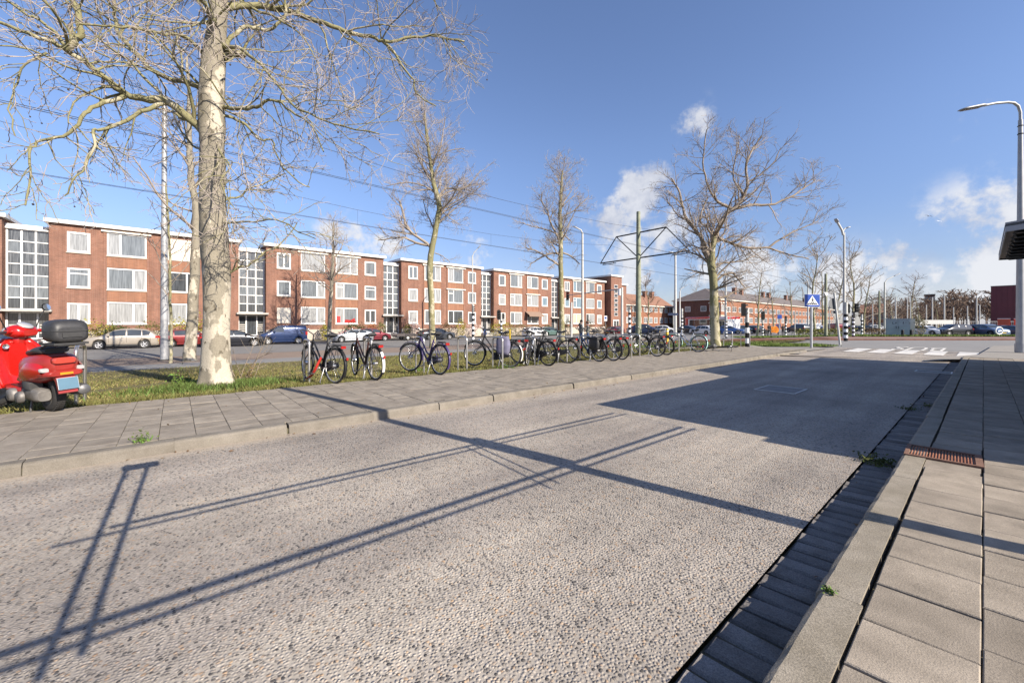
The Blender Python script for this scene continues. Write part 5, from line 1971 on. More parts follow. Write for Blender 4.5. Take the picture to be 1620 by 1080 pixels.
def bicycle(label, pr, pf, frame='black', lady=True, rim='alu', guard='black', rack=True, front_rack=False, chaincase=True, light='red_plastic', saddle='vinyl', lean=0.0, head=None, wb=1.10, frame2=None, bars='high', steer=0.0, group='parked bicycles along the hoops', zoff=0.0, white_tip=False, rear_r=0.35, rx=None, guards=True):
    d = (pf - pr)
    d.z = 0
    rz = math.atan2(d.y, d.x) if head is None else rad(head)
    t = thing('bicycle', label, 'bicycle', (pr.x, pr.y, pr.z + zoff), group=group, rot=Euler((lean, 0, rz)) if rx is None else rx)
    r = rear_r
    hb = Vector((wb - 0.33, 0, 0.80)) if True else None    # head tube bottom..top
    ht0, ht1 = Vector((wb - 0.245, 0, 0.665)), Vector((wb - 0.315, 0, 0.86))
    bb = Vector((0.455, 0, 0.29))
    st = Vector((0.255, 0, 0.80))
    f = MB()
    f.tube([bb, st], 0.019, 8)
    if lady:
        f.tube([ht0 + Vector((0.005, 0, 0.0)), (wb - 0.42, 0, 0.53), (wb - 0.52, 0, 0.40), bb], 0.022, 8)
        f.tube([ht1 + Vector((0.012, 0, -0.03)), (wb - 0.45, 0, 0.66), (wb - 0.57, 0, 0.50), bb.lerp(st, 0.28)], 0.018, 8)
    else:
        f.tube([ht0, bb], 0.022, 8)
        f.tube([ht1 + Vector((0.008, 0, -0.03)), bb.lerp(st, 0.93)], 0.019, 8)
    f.tube([ht0, ht1], 0.021, 10)
    for s in (-1, 1):
        f.tube([bb + Vector((0, s * 0.03, 0)), (0.22, s * 0.045, 0.31), (0, s * 0.058, r)], 0.0095, 6)
        f.tube([bb.lerp(st, 0.92) + Vector((0, s * 0.02, 0)), (0, s * 0.058, r)], 0.0085, 6)
    f.build('frame', frame, t)
    fk = MB()
    for s in (-1, 1):
        fk.tube([ht0 + Vector((0.0, s * 0.03, 0)), ht0 + Vector((0.045, s * 0.05, -0.13)), (wb - 0.05, s * 0.055, r + 0.10), (wb, s * 0.055, r)], [0.013, 0.013, 0.011, 0.009], 6)
    fk.tube([ht0 + Vector((0, -0.045, 0.0)), ht0 + Vector((0, 0.045, 0.0))], 0.016, 8)
    fk.build('fork', frame2 or frame, t)
    wheel(t, 0, r, rim)
    wheel(t, wb, r, rim, dyn=True)
    if guards:
        g = mudguard(t, 0, r, 8, 172 + 40, guard)
        if white_tip:
            mudguard(g, 0, r + 0.004, 140, 205, 'white', 0.028).name = 'white_patch'
        mudguard(t, wb, r, 25, 190, guard)
    # handlebar
    top = ht1 + Vector((-0.03, 0, 0.09 if bars == 'high' else 0.06))
    h = MB().tube([ht1, top], 0.013, 8)
    pts = []
    for s in (-1, 1):
        h.tube([top, top + Vector((0.05, s * 0.10, 0.08)), top + Vector((0.03, s * 0.22, 0.10)), top + Vector((-0.09, s * 0.28, 0.07)), top + Vector((-0.20, s * 0.29, 0.045))] if bars == 'high' else [top, top + Vector((0.01, s * 0.15, 0.01)), top + Vector((-0.03, s * 0.30, 0.02))], 0.011, 8)
    hbar = h.build('handlebar', 'blackm', t)
    for s in (-1, 1):
        e = top + (Vector((-0.20, s * 0.29, 0.045)) if bars == 'high' else Vector((-0.03, s * 0.30, 0.02)))
        dd = Vector((-0.11, s * 0.012, -0.02)) if bars == 'high' else Vector((-0.02, s * 0.1, 0))
        MB().tube([e - dd * 0.1, e + dd], 0.017, 8).build('grip', 'vinyl', hbar)
    MB().ball(top + Vector((0.04, 0.09, 0.11)), 0.026, 8, .8).build('bell', 'chrome', hbar)
    # saddle
    sp = st + (st - bb).normalized() * 0.13
    sd = []
    for i in range(9):
        u = i / 8
        x = 0.15 - 0.29 * u
        w = 0.022 + 0.085 * smooth((u - 0.25) / 0.6) - 0.02 * smooth((u - .9) / .1)
        zz = 0.02 + 0.028 * smooth((u - .55) / .45) - 0.012 * (1 - abs(2 * u - 1))
        sd.append([(sp.x + x, w * c, sp.z + zz + hh) for c, hh in ((-1, -0.03), (-0.95, 0.0), (-.5, .018), (0, 0.02), (.5, .018), (.95, 0), (1, -0.03))])
    S_ = MB().grid(sd)
    S_.quad(*[sd[0][i] for i in range(7)]).quad(*[sd[-1][i] for i in range(6, -1, -1)])
    so = S_.build('saddle', saddle, t)
    MB().tube([st - Vector((0, 0, 0.02)), sp], 0.0125, 8).build('seat_post', 'chrome', so)
    MB().tube([sp + Vector((-0.09, -.06, -.01)), sp + Vector((-0.09, -.06, -.05)), sp + Vector((-0.02, 0, -.04))], .008, 5).tube([sp + Vector((-0.09, .06, -.01)), sp + Vector((-0.09, .06, -.05)), sp + Vector((-0.02, 0, -.04))], .008, 5).build('saddle_springs', 'blackm', so)
    # drive
    c = MB().lathe([(0.0, -0.045), (0.085, -0.045), (0.085, -0.038), (0.0, -0.038)], 18, (bb.x, 0, bb.z), 'y')
    for s in (-1, 1):
        e = bb + Vector((s * 0.12, s * 0.085, -s * 0.12))
        c.tube([bb + Vector((0, s * 0.04, 0)), bb + Vector((0, s * 0.07, 0)), e], 0.010, 6)
    co = c.build('crank', 'alu', t)
    for s in (-1, 1):
        e = bb + Vector((s * 0.12, s * 0.135, -s * 0.12))
        MB().cbox(e, (0.09, 0.085, 0.022)).build('pedal', 'blackm', co)
    if chaincase:
        po = []
        for i in range(9):
            a = PI / 2 + PI * i / 8
            po.append((0.055 * math.cos(a), r + 0.055 * math.sin(a)))
        for i in range(9):
            a = -PI / 2 + PI * i / 8
            po.append((bb.x + 0.11 * math.cos(a), bb.z + 0.11 * math.sin(a)))
        MB().prism(po, -0.062, -0.036, 'y').build('chain_case', 'vinyl', t)
    # rack and rear light
    if rack:
        k = MB()
        for s in (-1, 1):
            k.tube([(0.20, s * 0.05, 0.735), (0.10, s * 0.065, 0.74), (-0.24, s * 0.065, 0.74)], 0.0065, 5)
            k.tube([(0.02, s * 0.065, 0.74), (0, s * 0.068, r)], 0.006, 5)
            k.tube([(-0.18, s * 0.065, 0.74), (0, s * 0.068, r)], 0.006, 5)
        k.tube([(-0.24, -0.065, 0.74), (-0.24, 0.065, 0.74)], 0.0065, 5)
        for x in (0.08, -0.04, -0.15):
            k.tube([(x, -0.065, 0.742), (x, 0.065, 0.742)], 0.005, 5)
        k.tube([(0.10, 0, 0.755), (-0.20, 0, 0.755)], 0.010, 5)
        k.build('luggage_rack', 'blackm' if frame != 'alu' else 'alu', t)
        MB().cbox((-0.262, 0, 0.715), (0.03, 0.10, 0.05)).build('rear_light', light, t)
    MB().cbox((-r - 0.052, 0, 0.50), (0.015, 0.04, 0.05)).build('reflector', light, t)
    MB().lathe([(0.0, 0.03), (0.034, 0.028), (0.036, 0.0), (0.02, -0.04), (0.0, -0.05)], 12, (wb - 0.16, 0, 0.72), 'x').build('front_light', 'chrome', t)
    if steer:
        q = Matrix.Translation((wb - 0.27, 0, 0)) @ Matrix.Rotation(rad(steer), 4, 'Z') @ Matrix.Translation((-(wb - 0.27), 0, 0))
        for ch in t.children:
            if ch.name.split('.')[0] in ('fork', 'handlebar', 'front_rack', 'front_light') or (ch.name.split('.')[0] in ('wheel', 'mudguard') and sum(v.co.x for v in ch.data.vertices) / len(ch.data.vertices) > .6):
                ch.matrix_local = q
    MB().tube([(0.26, 0.06, 0.30), (0.25, 0.15, 0.03), (0.20, 0.17, 0.01)], 0.009, 6).build('kickstand', 'alu', t)
    if front_rack:
        k = MB()
        x0, x1, z = wb - 0.20, wb + 0.16, 0.80
        for s in (-1, 1):
            k.tube([(x0, s * 0.14, z), (x1 - .05, s * 0.14, z), (x1, s * 0.09, z)], 0.007, 5)
            k.tube([(wb, s * 0.06, r), (x1 - 0.06, s * 0.12, z)], 0.006, 5)
            k.tube([(wb, s * 0.06, r), (x0 + 0.04, s * 0.12, z)], 0.006, 5)
            k.tube([(x0, s * 0.14, z + .1), (x1, s * 0.13, z + .1)], 0.006, 5)
            k.tube([(x0, s * .14, z), (x0, s * .14, z + .1)], .005, 5).tube([(x1, s * .13, z), (x1, s * .13, z + .1)], .005, 5)
        for x in (x0, x0 + 0.12, x0 + 0.24, x1):
            k.tube([(x, -0.13, z), (x, 0.13, z)], 0.006, 5)
        k.tube([(x1, -0.13, z + .1), (x1, 0.13, z + .1)], 0.006, 5)
        k.build('front_rack', 'blackm', t)
    return t


maroon = mat('dark_maroon_frame', (0.055, 0.022, 0.018), 0.35, var=.1)
purple = mat('purple_frame', (0.05, 0.034, 0.115), 0.35, var=.1)
blackf = mat('gloss_black_frame', (0.018, 0.018, 0.02), 0.3, var=.1)
mattf = mat('matt_black_frame', (0.026, 0.026, 0.027), 0.6, var=.15)
bluef = mat('dark_blue_frame', (0.02, 0.035, 0.09), 0.35, var=.1)
silverf = mat('silver_frame', (0.55, 0.56, 0.58), 0.35, 0.6, var=.1)
yellowf = mat('yellow_frame', (0.62, 0.40, 0.03), 0.4, var=.1)
mintf = mat('mint_frame', (0.35, 0.60, 0.58), 0.4, var=.1)
redf = mat('red_guard', (0.40, 0.03, 0.02), 0.4, var=.1)


def G(x, y):
    return ground(x, y, .02)


PAVZ = Vector((0, 0, .02))


def onpav(x, y):
    p = ground(x, y, .10)
    p.z = PAV_L - 0.005 if p.x > PAV_EDGE else max(zf(p.x, p.y), .06)
    return p


bicycle('black bicycle with a dark maroon frame, first by the large plane tree', onpav(529, 606.5), onpav(480, 598), frame=blackf, frame2=blackf, light='red_plastic', lean=0.03, white_tip=False, head=196, steer=-12)
bicycle('black bicycle with a white mudguard tip, seen nearly end on', onpav(594, 601.5), onpav(553, 600), frame=maroon, guard='black', light='red_plastic', chaincase=False, lean=-0.03, white_tip=True, head=186, steer=-14)
bicycle('purple bicycle with a black front rack and red rear light', onpav(695, 593), onpav(638, 590), frame=purple, guard=purple, front_rack=True, lean=0.04, head=187, steer=18)
bicycle('black step through bicycle carrying a grey violet bag, wheel towards the empty hoop', onpav(806, 581.5), onpav(748, 582.5), frame=blackf, chaincase=True, white_tip=True, lean=0.05, head=204)
bicycle('matt black roadster with a large chain case, crossing the bag bicycle', onpav(867, 579), onpav(815, 575), frame=mattf, rim='blackm', lean=-0.05, front_rack=False, head=183, steer=10)
bicycle('silver grey bicycle standing behind the matt black roadster', onpav(834, 577), onpav(851, 568), frame=silverf, lean=0.04, bars='flat', lady=False)
bicycle('black bicycle with a wide front crate rack, seen from the rear', onpav(898, 575), onpav(876, 568), frame=mattf, rim='blackm', front_rack=True, lean=0.04, head=200)
bicycle('dark blue bicycle with black double panniers on its rack', onpav(947.5, 572.2), onpav(911, 567), frame=bluef, lean=-0.04, head=173)
bicycle('silver bicycle with a yellow tube, right of the panniers', onpav(970, 571), onpav(944, 566), frame=silverf, frame2=yellowf, chaincase=False, lady=False, bars='flat', lean=0.06, head=171, steer=12)
bicycle('plain black bicycle leaning behind the silver one', onpav(984, 569), onpav(962, 563.5), frame=blackf, lean=-0.03, head=166)
bicycle('black bicycle with orange hub glow, between the two far hoops', onpav(1039, 564), onpav(1002, 563), frame=mattf, lean=0.06, chaincase=False, lady=False, head=170, steer=-20)
bicycle('black bicycle half hidden behind the far black one', onpav(1054, 561.5), onpav(1024, 558.5), frame=blackf, rim='blackm', lean=-0.05, head=173)
bicycle('silver and mint bicycle leaning over beside the wide plane tree', onpav(1104, 557), onpav(1070, 556), frame=silverf, guard=mintf, lean=0.20, chaincase=False, bars='flat', head=178, steer=25)
p = onpav(1108, 554)
bicycle('black bicycle lying flat on the grass edge by the wide plane tree', p, p + Vector((1, .4, 0)), frame=mattf, rim='blackm', rx=Euler((PI / 2 - 0.12, 0, 0.9)), zoff=0.12, rear_r=0.33)

# what hangs on the bicycles
def bag(name, label, cat, c, s, m, rz, flap=None, seed=0, n=7):
    g = random.Random(seed)
    t = thing(name, label, cat, c, rz)
    P = []
    for i in range(n):
        u = i / (n - 1)
        row = []
        for j in range(14):
            a = 2 * PI * j / 14
            e = 0.55
            x = abs(math.cos(a)) ** e * (1 if math.cos(a) > 0 else -1)
            y = abs(math.sin(a)) ** e * (1 if math.sin(a) > 0 else -1)
            w = (0.72 + 0.28 * math.sin(PI * min(1, u * 0.8 + 0.1))) * (1 + g.uniform(-.05, .05))
            row.append((x * s[0] / 2 * w, y * s[1] / 2 * w, s[2] * (1 - u) - s[2] / 2 + g.uniform(-.01, .01)))
        P.append(row)
    b = MB().grid(P, wrap=True)
    b.quad(*P[0]).quad(*P[-1][::-1])
    recalc(b.build('bag_body', m, t))
    if flap:
        MB().cbox((0, 0, s[2] * .44), (s[0] * 1.04, s[1] * 1.08, s[2] * .22)).build('flap', flap, t)
    MB().tube([(-s[0] * .3, 0, s[2] * .48), (0, 0, s[2] * .62), (s[0] * .3, 0, s[2] * .48)], .012, 6).build('strap', 'vinyl', t)
    return t


violet = mat('grey_violet_cloth', (0.14, 0.135, 0.20), 0.85, var=.3, scale=9)
p4 = onpav(806, 581.5)
bag('shoulder_bag', 'grey violet cloth bag hanging on the black step through bicycle', 'bag', p4 + Vector((-0.02, -0.20, 0.60)), (0.38, 0.20, 0.48), violet, 0.5, seed=2)
p7 = onpav(947.5, 572.2)
d7 = Vector((math.cos(rad(173)), math.sin(rad(173)), 0))
bag('pannier', 'black pannier on the dark blue bicycle, side facing the lane', 'pannier', p7 + Vector((-d7.y, d7.x, 0)) * -0.0 + d7 * 0.06 + Vector((d7.y, -d7.x, 0)) * 0.14 + Vector((0, 0, .56)), (0.40, 0.15, 0.36), 'vinyl', math.atan2(d7.y, d7.x), 'blackm', 3)
bag('pannier', 'black pannier on the dark blue bicycle, side away from the lane', 'pannier', p7 + d7 * 0.06 - Vector((d7.y, -d7.x, 0)) * 0.14 + Vector((0, 0, .56)), (0.40, 0.15, 0.36), 'vinyl', math.atan2(d7.y, d7.x), 'blackm', 4)
# red chain lock on the first bicycle
p1 = onpav(529, 606.5)
d1 = Vector((math.cos(rad(196)), math.sin(rad(196)), 0))
def on1(x, y, z):
    return p1 + d1 * x + Vector((-d1.y, d1.x, 0)) * y + Vector((0, 0, z))
tag(MB().tube([on1(.42, .02, .50), on1(.47, .07, .36), on1(.50, .10, .26), on1(.62, .10, .14), on1(.80, .06, .07), on1(.96, .0, .04), on1(1.02, -.1, .06), on1(.98, -.14, .16)], 0.026, 8).build('chain_lock', redf), 'thick red sleeved chain lock on the first bicycle', 'lock')

# ---------------------------------------------------------------- red motor scooter
pr, pf = Vector((-8.07, -1.25, PAV_L)), Vector((-9.20, -1.84, PAV_L - .02))
d = pf - pr
sc_ = thing('motor_scooter', 'red motor scooter with a black top case, parked at the pavement edge', 'scooter', pr, group=None, rot=Euler((-0.05, 0, math.atan2(d.y, d.x))))
WBS = 1.28
RED = mat('red_scooter_paint', (0.37, 0.008, 0.005), 0.25, var=.10, coat=0.5)
REDD = mat('dusty_red_paint', (0.26, 0.02, 0.015), 0.36, var=.2, scale=6, coat=0.3)
ENG = mat('dirty_engine_casing', (0.17, 0.16, 0.15), 0.6, 0.5, var=.35, scale=14)


def swheel(par, x, nm='wheel'):
    t = MB().lathe([(0.155, -0.055), (0.20, -0.062), (0.232, -0.045), (0.243, 0), (0.232, 0.045), (0.20, 0.062), (0.155, 0.055)], 36, (x, 0, 0.243), 'y').build(nm, 'rubber', par)
    MB().lathe([(0.0, -0.045), (0.05, -0.05), (0.06, -0.03), (0.14, -0.03), (0.158, -0.056), (0.158, 0.056), (0.14, 0.03), (0.06, .03), (0.05, .05), (0.0, .045)], 30, (x, 0, 0.243), 'y').build('rim', ENG, t)
    tr = MB()
    for i in range(44):
        a = 2 * PI * i / 44
        for s in (-1, 1):
            tr.cbox((x + 0.240 * math.cos(a), s * 0.022, 0.243 + 0.240 * math.sin(a)), (0.022, 0.034, 0.010), Matrix.Rotation(-a + PI / 2, 3, 'Y') @ Matrix.Rotation(s * .5, 3, 'Z'))
    tr.build('tread', 'rubber', t)


swheel(sc_, 0)
swheel(sc_, WBS)


def loft(stations, k=22, e=0.62):
    """rows of (x, half width, z bottom, z top, squareness)"""
    P = []
    for s in stations:
        x, w, z0, z1 = s[:4]
        ee = s[4] if len(s) > 4 else e
        row = []
        for j in range(k):
            a = 2 * PI * j / k
            c, q = math.cos(a), math.sin(a)
            row.append((x, w * abs(c) ** ee * (1 if c > 0 else -1), (z0 + z1) / 2 + (z1 - z0) / 2 * abs(q) ** ee * (1 if q > 0 else -1)))
        P.append(row)
    m = MB().grid(P, wrap=True)
    m.quad(*P[0][::-1]).quad(*P[-1])
    return m


# rear bodywork: a teardrop from under the seat to the tail
recalc(loft([(-0.36, 0.085, 0.58, 0.70), (-0.33, 0.13, 0.53, 0.745), (-0.24, 0.185, 0.46, 0.775), (-0.10, 0.225, 0.41, 0.785), (0.08, 0.235, 0.37, 0.775), (0.24, 0.215, 0.34, 0.76), (0.36, 0.175, 0.33, 0.74), (0.43, 0.13, 0.33, 0.70)]).build('rear_body', REDD, sc_))
for s in (-1, 1):
    P = []
    for i in range(9):
        u = i / 8
        x = -0.31 + 0.66 * u
        w = 0.205 + 0.05 * math.sin(PI * min(1, u * 1.05))
        row = []
        for j in range(7):
            v = j / 6
            row.append((x, s * (w - 0.04 * (2 * v - 1) ** 2), 0.40 + 0.10 * (1 - u) + v * (0.24 * math.sin(PI * (0.18 + 0.70 * u)))))
        P.append(row)
    recalc(MB().grid(P).build('side_cowl', RED, sc_))
# leg shield with rolled edge and floor
P = []
for i in range(13):
    u = i / 12
    z = 0.29 + 0.66 * u
    x = 0.86 + 0.045 * math.sin(PI * u) + 0.10 * u * u - 0.0
    w = 0.165 + 0.075 * math.sin(PI * min(1, 0.15 + u * 0.70)) - 0.07 * smooth((u - .8) / .2)
    P.append([(x + 0.06 * (1 - (2 * j / 10 - 1) ** 2), w * (2 * j / 10 - 1), z) for j in range(11)])
ls_ = MB().grid(P).build('leg_shield', RED, sc_)
sm = ls_.modifiers.new('thick', 'SOLIDIFY')
sm.thickness = 0.03
edge_pts = [r[0] for r in P] + [(P[-1][5][0], P[-1][5][1], P[-1][5][2] + .012)] + [r[-1] for r in P[::-1]]
MB().tube(edge_pts, 0.013, 8).build('shield_trim', RED, ls_)
MB().lathe([(0.0, 0.0), (0.03, 0.0), (0.034, -0.01)], 14, (0.90, 0.12, 0.86), 'x').build('shield_badge', 'chrome', ls_)
recalc(loft([(0.92, .09, .35, .90), (1.00, .085, .36, .86), (1.06, .05, .40, .78)]).build('steering_cover', RED, sc_))
recalc(loft([(0.36, .17, .25, .33, .35), (0.50, .18, .25, .32, .35), (0.75, .18, .25, .32, .35), (0.90, .17, .27, .34, .35)]).build('floor_board', REDD, sc_))
for y in (-.1, -.05, 0, .05, .1):
    MB().box(0.48, 0.86, y - .012, y + .012, 0.32, 0.334).build('floor_rib', 'vinyl', sc_)
# front mudguard and fork
P = []
for i in range(13):
    a = rad(-5 + 175 * i / 12)
    P.append([(WBS + (0.285 - .035 * (2 * j / 6 - 1) ** 2) * math.cos(a), 0.085 * (2 * j / 6 - 1), 0.243 + (0.285 - .035 * (2 * j / 6 - 1) ** 2) * math.sin(a)) for j in range(7)])
MB().grid(P).build('front_mudguard', RED, sc_)
MB().tube([(WBS, .07, .243), (WBS - .06, .08, .42), (WBS - .14, 0, .55), (1.03, 0, .95)], .02, 8).build('fork', ENG, sc_)
# handlebar headset, instruments, grips, levers, mirrors
hd = loft([(0.84, .10, 1.00, 1.08), (0.88, .15, .98, 1.13), (0.96, .16, .97, 1.16), (1.04, .13, .98, 1.14), (1.10, .085, 1.0, 1.10)])
hd = recalc(hd.build('headset', RED, sc_))
recalc(loft([(0.93, .07, .86, 1.0), (0.99, .08, .86, 1.0), (1.04, .06, .86, 1.0)]).build('headset_neck', RED, hd))
MB().lathe([(0.0, .012), (0.075, .010), (0.085, .0), (0.08, -.01)], 20, (0, 0, 0)).build('instrument_glass', 'clear_plastic', hd, loc=(0.90, 0, 1.148), rot=(0, -0.55, 0))
MB().lathe([(0.0, .05), (0.06, .04), (0.08, .0), (0.075, -.04)], 20, (1.10, 0, 1.06), 'x').build('headlight', 'clear_plastic', hd)
for s in (-1, 1):
    MB().tube([(0.96, s * .13, 1.06), (0.93, s * .24, 1.06)], [.035, .026], 10).build('bar_cover', RED, hd)
    MB().tube([(0.93, s * .24, 1.06), (0.89, s * .37, 1.055)], .019, 10).build('grip', 'vinyl', hd)
    MB().tube([(0.97, s * .24, 1.06), (0.99, s * .30, 1.05), (0.955, s * .38, 1.045)], .007, 6).build('brake_lever', 'alu', hd)
    mi = MB().tube([(0.95, s * .20, 1.08), (0.95, s * .26, 1.22), (0.93, s * .33, 1.37)], .007, 6).build('mirror_stem', 'black', hd)
    MB().lathe([(0.0, -.016), (0.06, -.014), (0.072, 0.0), (0.064, .004)], 20).build('mirror', 'black', mi, loc=(0.925, s * .35, 1.405), rot=(0, -1.45, 0)).scale = (0.82, 1.0, 1.0)
    MB().lathe([(0.0, .006), (0.062, .0055)], 20).build('mirror_glass', mat('mirror_glass', (0.72, 0.78, 0.85), 0.05, 0.9, var=.02), mi, loc=(0.918, s * .35, 1.405), rot=(0, -1.45, 0)).scale = (0.82, 1.0, 1.0)
# seat
recalc(loft([(-0.17, .10, .775, .85), (-0.12, .145, .775, .875), (0.02, .15, .77, .88), (0.14, .14, .765, .855), (0.26, .12, .755, .835), (0.38, .10, .74, .82), (0.45, .07, .73, .79)], e=.7).build('seat', 'vinyl', sc_))
# rear rack and top case
rk = MB()
for s in (-1, 1):
    rk.tube([(0.0, s * .10, .80), (-0.16, s * .12, .87), (-0.30, s * .12, .90), (-0.58, s * .12, .90)], .012, 6)
rk.tube([(-0.58, -.12, .90), (-0.58, .12, .90)], .012, 6)
rk.box(-0.60, -0.22, -.16, .16, .905, .932)
rk.build('rear_rack', 'blackm', sc_)
CASE = 0.12
cs = recalc(loft([(-0.545, .14, 1.03, 1.17, .5), (-0.53, .175, .99, 1.23, .5), (-0.47, .195, .98, 1.26, .5), (-0.36, .20, .98, 1.275, .5), (-0.25, .195, .98, 1.265, .5), (-0.19, .165, 1.0, 1.23, .5), (-0.165, .12, 1.04, 1.16, .5)], k=28).build('top_case', 'vinyl', sc_))
cs.location = (-CASE, 0, -0.045)
cs.scale = (.93, .90, 1.0)
recalc(loft([(-0.555, .15, 1.118, 1.134, .4), (-0.535, .185, 1.118, 1.134, .4), (-0.36, .209, 1.118, 1.134, .4), (-0.19, .18, 1.118, 1.134, .4), (-0.158, .13, 1.118, 1.134, .4)]).build('case_seam', 'blackm', cs))
MB().cbox((-0.545, 0, 1.075), (0.03, .20, .055)).build('case_latch', 'blackm', cs)
MB().cbox((-0.518, 0, 1.205), (0.02, .045, .022), Matrix.Rotation(-.5, 3, 'Y')).build('case_badge', 'sign_white', cs)
for s in (-1, 1):
    MB().cbox((-0.512, s * .10, 1.212), (0.012, .05, .03), Matrix.Rotation(-.5, 3, 'Y')).build('case_dimple', 'black', cs)
# tail: lamp, indicators, plate, reflector, mudflap
tl_ = recalc(loft([(-0.405, .09, .665, .725, .45), (-0.39, .105, .655, .735, .45), (-0.34, .115, .65, .74, .45)]).build('tail_light', mat('tail_lens', (0.42, .05, .035), .15, var=.05, coat=.5), sc_))
for s in (-1, 1):
    recalc(loft([(-0.345, .03, .56, .60, .5), (-0.30, .045, .555, .61, .5), (-0.20, .03, .56, .60, .5)]).build('indicator', 'clear_plastic', sc_)).location = (0, s * .165, 0.0)
recalc(loft([(-0.40, .14, .50, .555, .5), (-0.37, .17, .49, .57, .5), (-0.27, .19, .47, .57, .5), (-0.14, .2, .45, .56, .5)]).build('tail_panel', REDD, sc_))
MB().cbox((-0.412, 0, .53), (0.012, .12, .028)).build('reflector', 'orange_plastic', sc_)
pm_ = MB().prism([(-0.30, .56), (-0.375, .48), (-0.43, .28), (-0.415, .27), (-0.36, .42), (-0.26, .50)], -.09, .09, 'y').build('rear_mudguard', REDD, sc_)
pl_ = MB().cbox((-0.437, 0, .40), (0.006, .185, .145), Matrix.Rotation(.22, 3, 'Y')).build('number_plate', mat('pale_blue_plate', (.075, .15, .21), .4, var=.05), sc_)
MB().cbox((-0.434, 0, .40), (0.004, .195, .152), Matrix.Rotation(.22, 3, 'Y')).build('plate_holder', 'alu', pl_)
# engine, silencer, stand
en = recalc(loft([(-0.14, .06, .17, .30), (-0.05, .085, .16, .34), (0.10, .09, .17, .36), (0.22, .085, .18, .36), (0.32, .06, .20, .33)]).build('engine', ENG, sc_))
en.location = (0, .12, 0)
MB().lathe([(0, .06), (.07, .06), (.085, .03), (.085, 0)], 18, (0.20, .15, .27), 'y').build('engine_cover', ENG, en)
MB().lathe([(0, .05), (.06, .05), (.075, .03), (.075, 0)], 18, (0.0, .15, .25), 'y').build('engine_cover', ENG, en)
recalc(loft([(-.02, .06, .30, .42), (.08, .08, .30, .45), (.20, .06, .32, .44)]).build('air_filter', 'blackm', sc_)).location = (0, .15, 0)
si = recalc(loft([(-0.36, .05, .20, .30, .9), (-0.33, .07, .18, .33, .9), (-0.10, .075, .17, .33, .9), (0.10, .05, .18, .30, .9)]).build('silencer', 'blackm', sc_))
si.location = (0, -.17, 0.03)
MB().lathe([(0, -.02), (.055, -.015), (.066, 0)], 18, (-0.37, 0, .255), 'x').build('silencer_cap', mat('dull_silencer_cap', (.14, .14, .145), .5, .5, var=.15), si)
MB().tube([(0.25, .10, .22), (0.22, .14, .02), (0.16, .16, .0)], .013, 6).tube([(0.25, -.10, .22), (0.22, -.14, .02), (0.16, -.16, .0)], .013, 6).tube([(0.25, -.12, .2), (.25, .12, .2)], .013, 6).build('centre_stand', ENG, sc_)
MB().cbox((0.22, .20, .26), (0.10, .06, .015)).build('foot_peg', ENG, sc_)

# the bars are locked over to the left
STQ = Matrix.Translation((1.06, 0, 0)) @ Matrix.Rotation(rad(32), 4, 'Z') @ Matrix.Translation((-1.06, 0, 0))
for ch in sc_.children:
    nm = ch.name.split('.')[0]
    if nm in ('fork', 'headset', 'front_mudguard') or (nm == 'wheel' and ch.data.vertices[0].co.x > 0.7):
        ch.matrix_local = STQ @ ch.matrix_local

# ---------------------------------------------------------------- cars (front towards +x, centred)
def lerp(a, b, t):
    return a + (b - a) * t


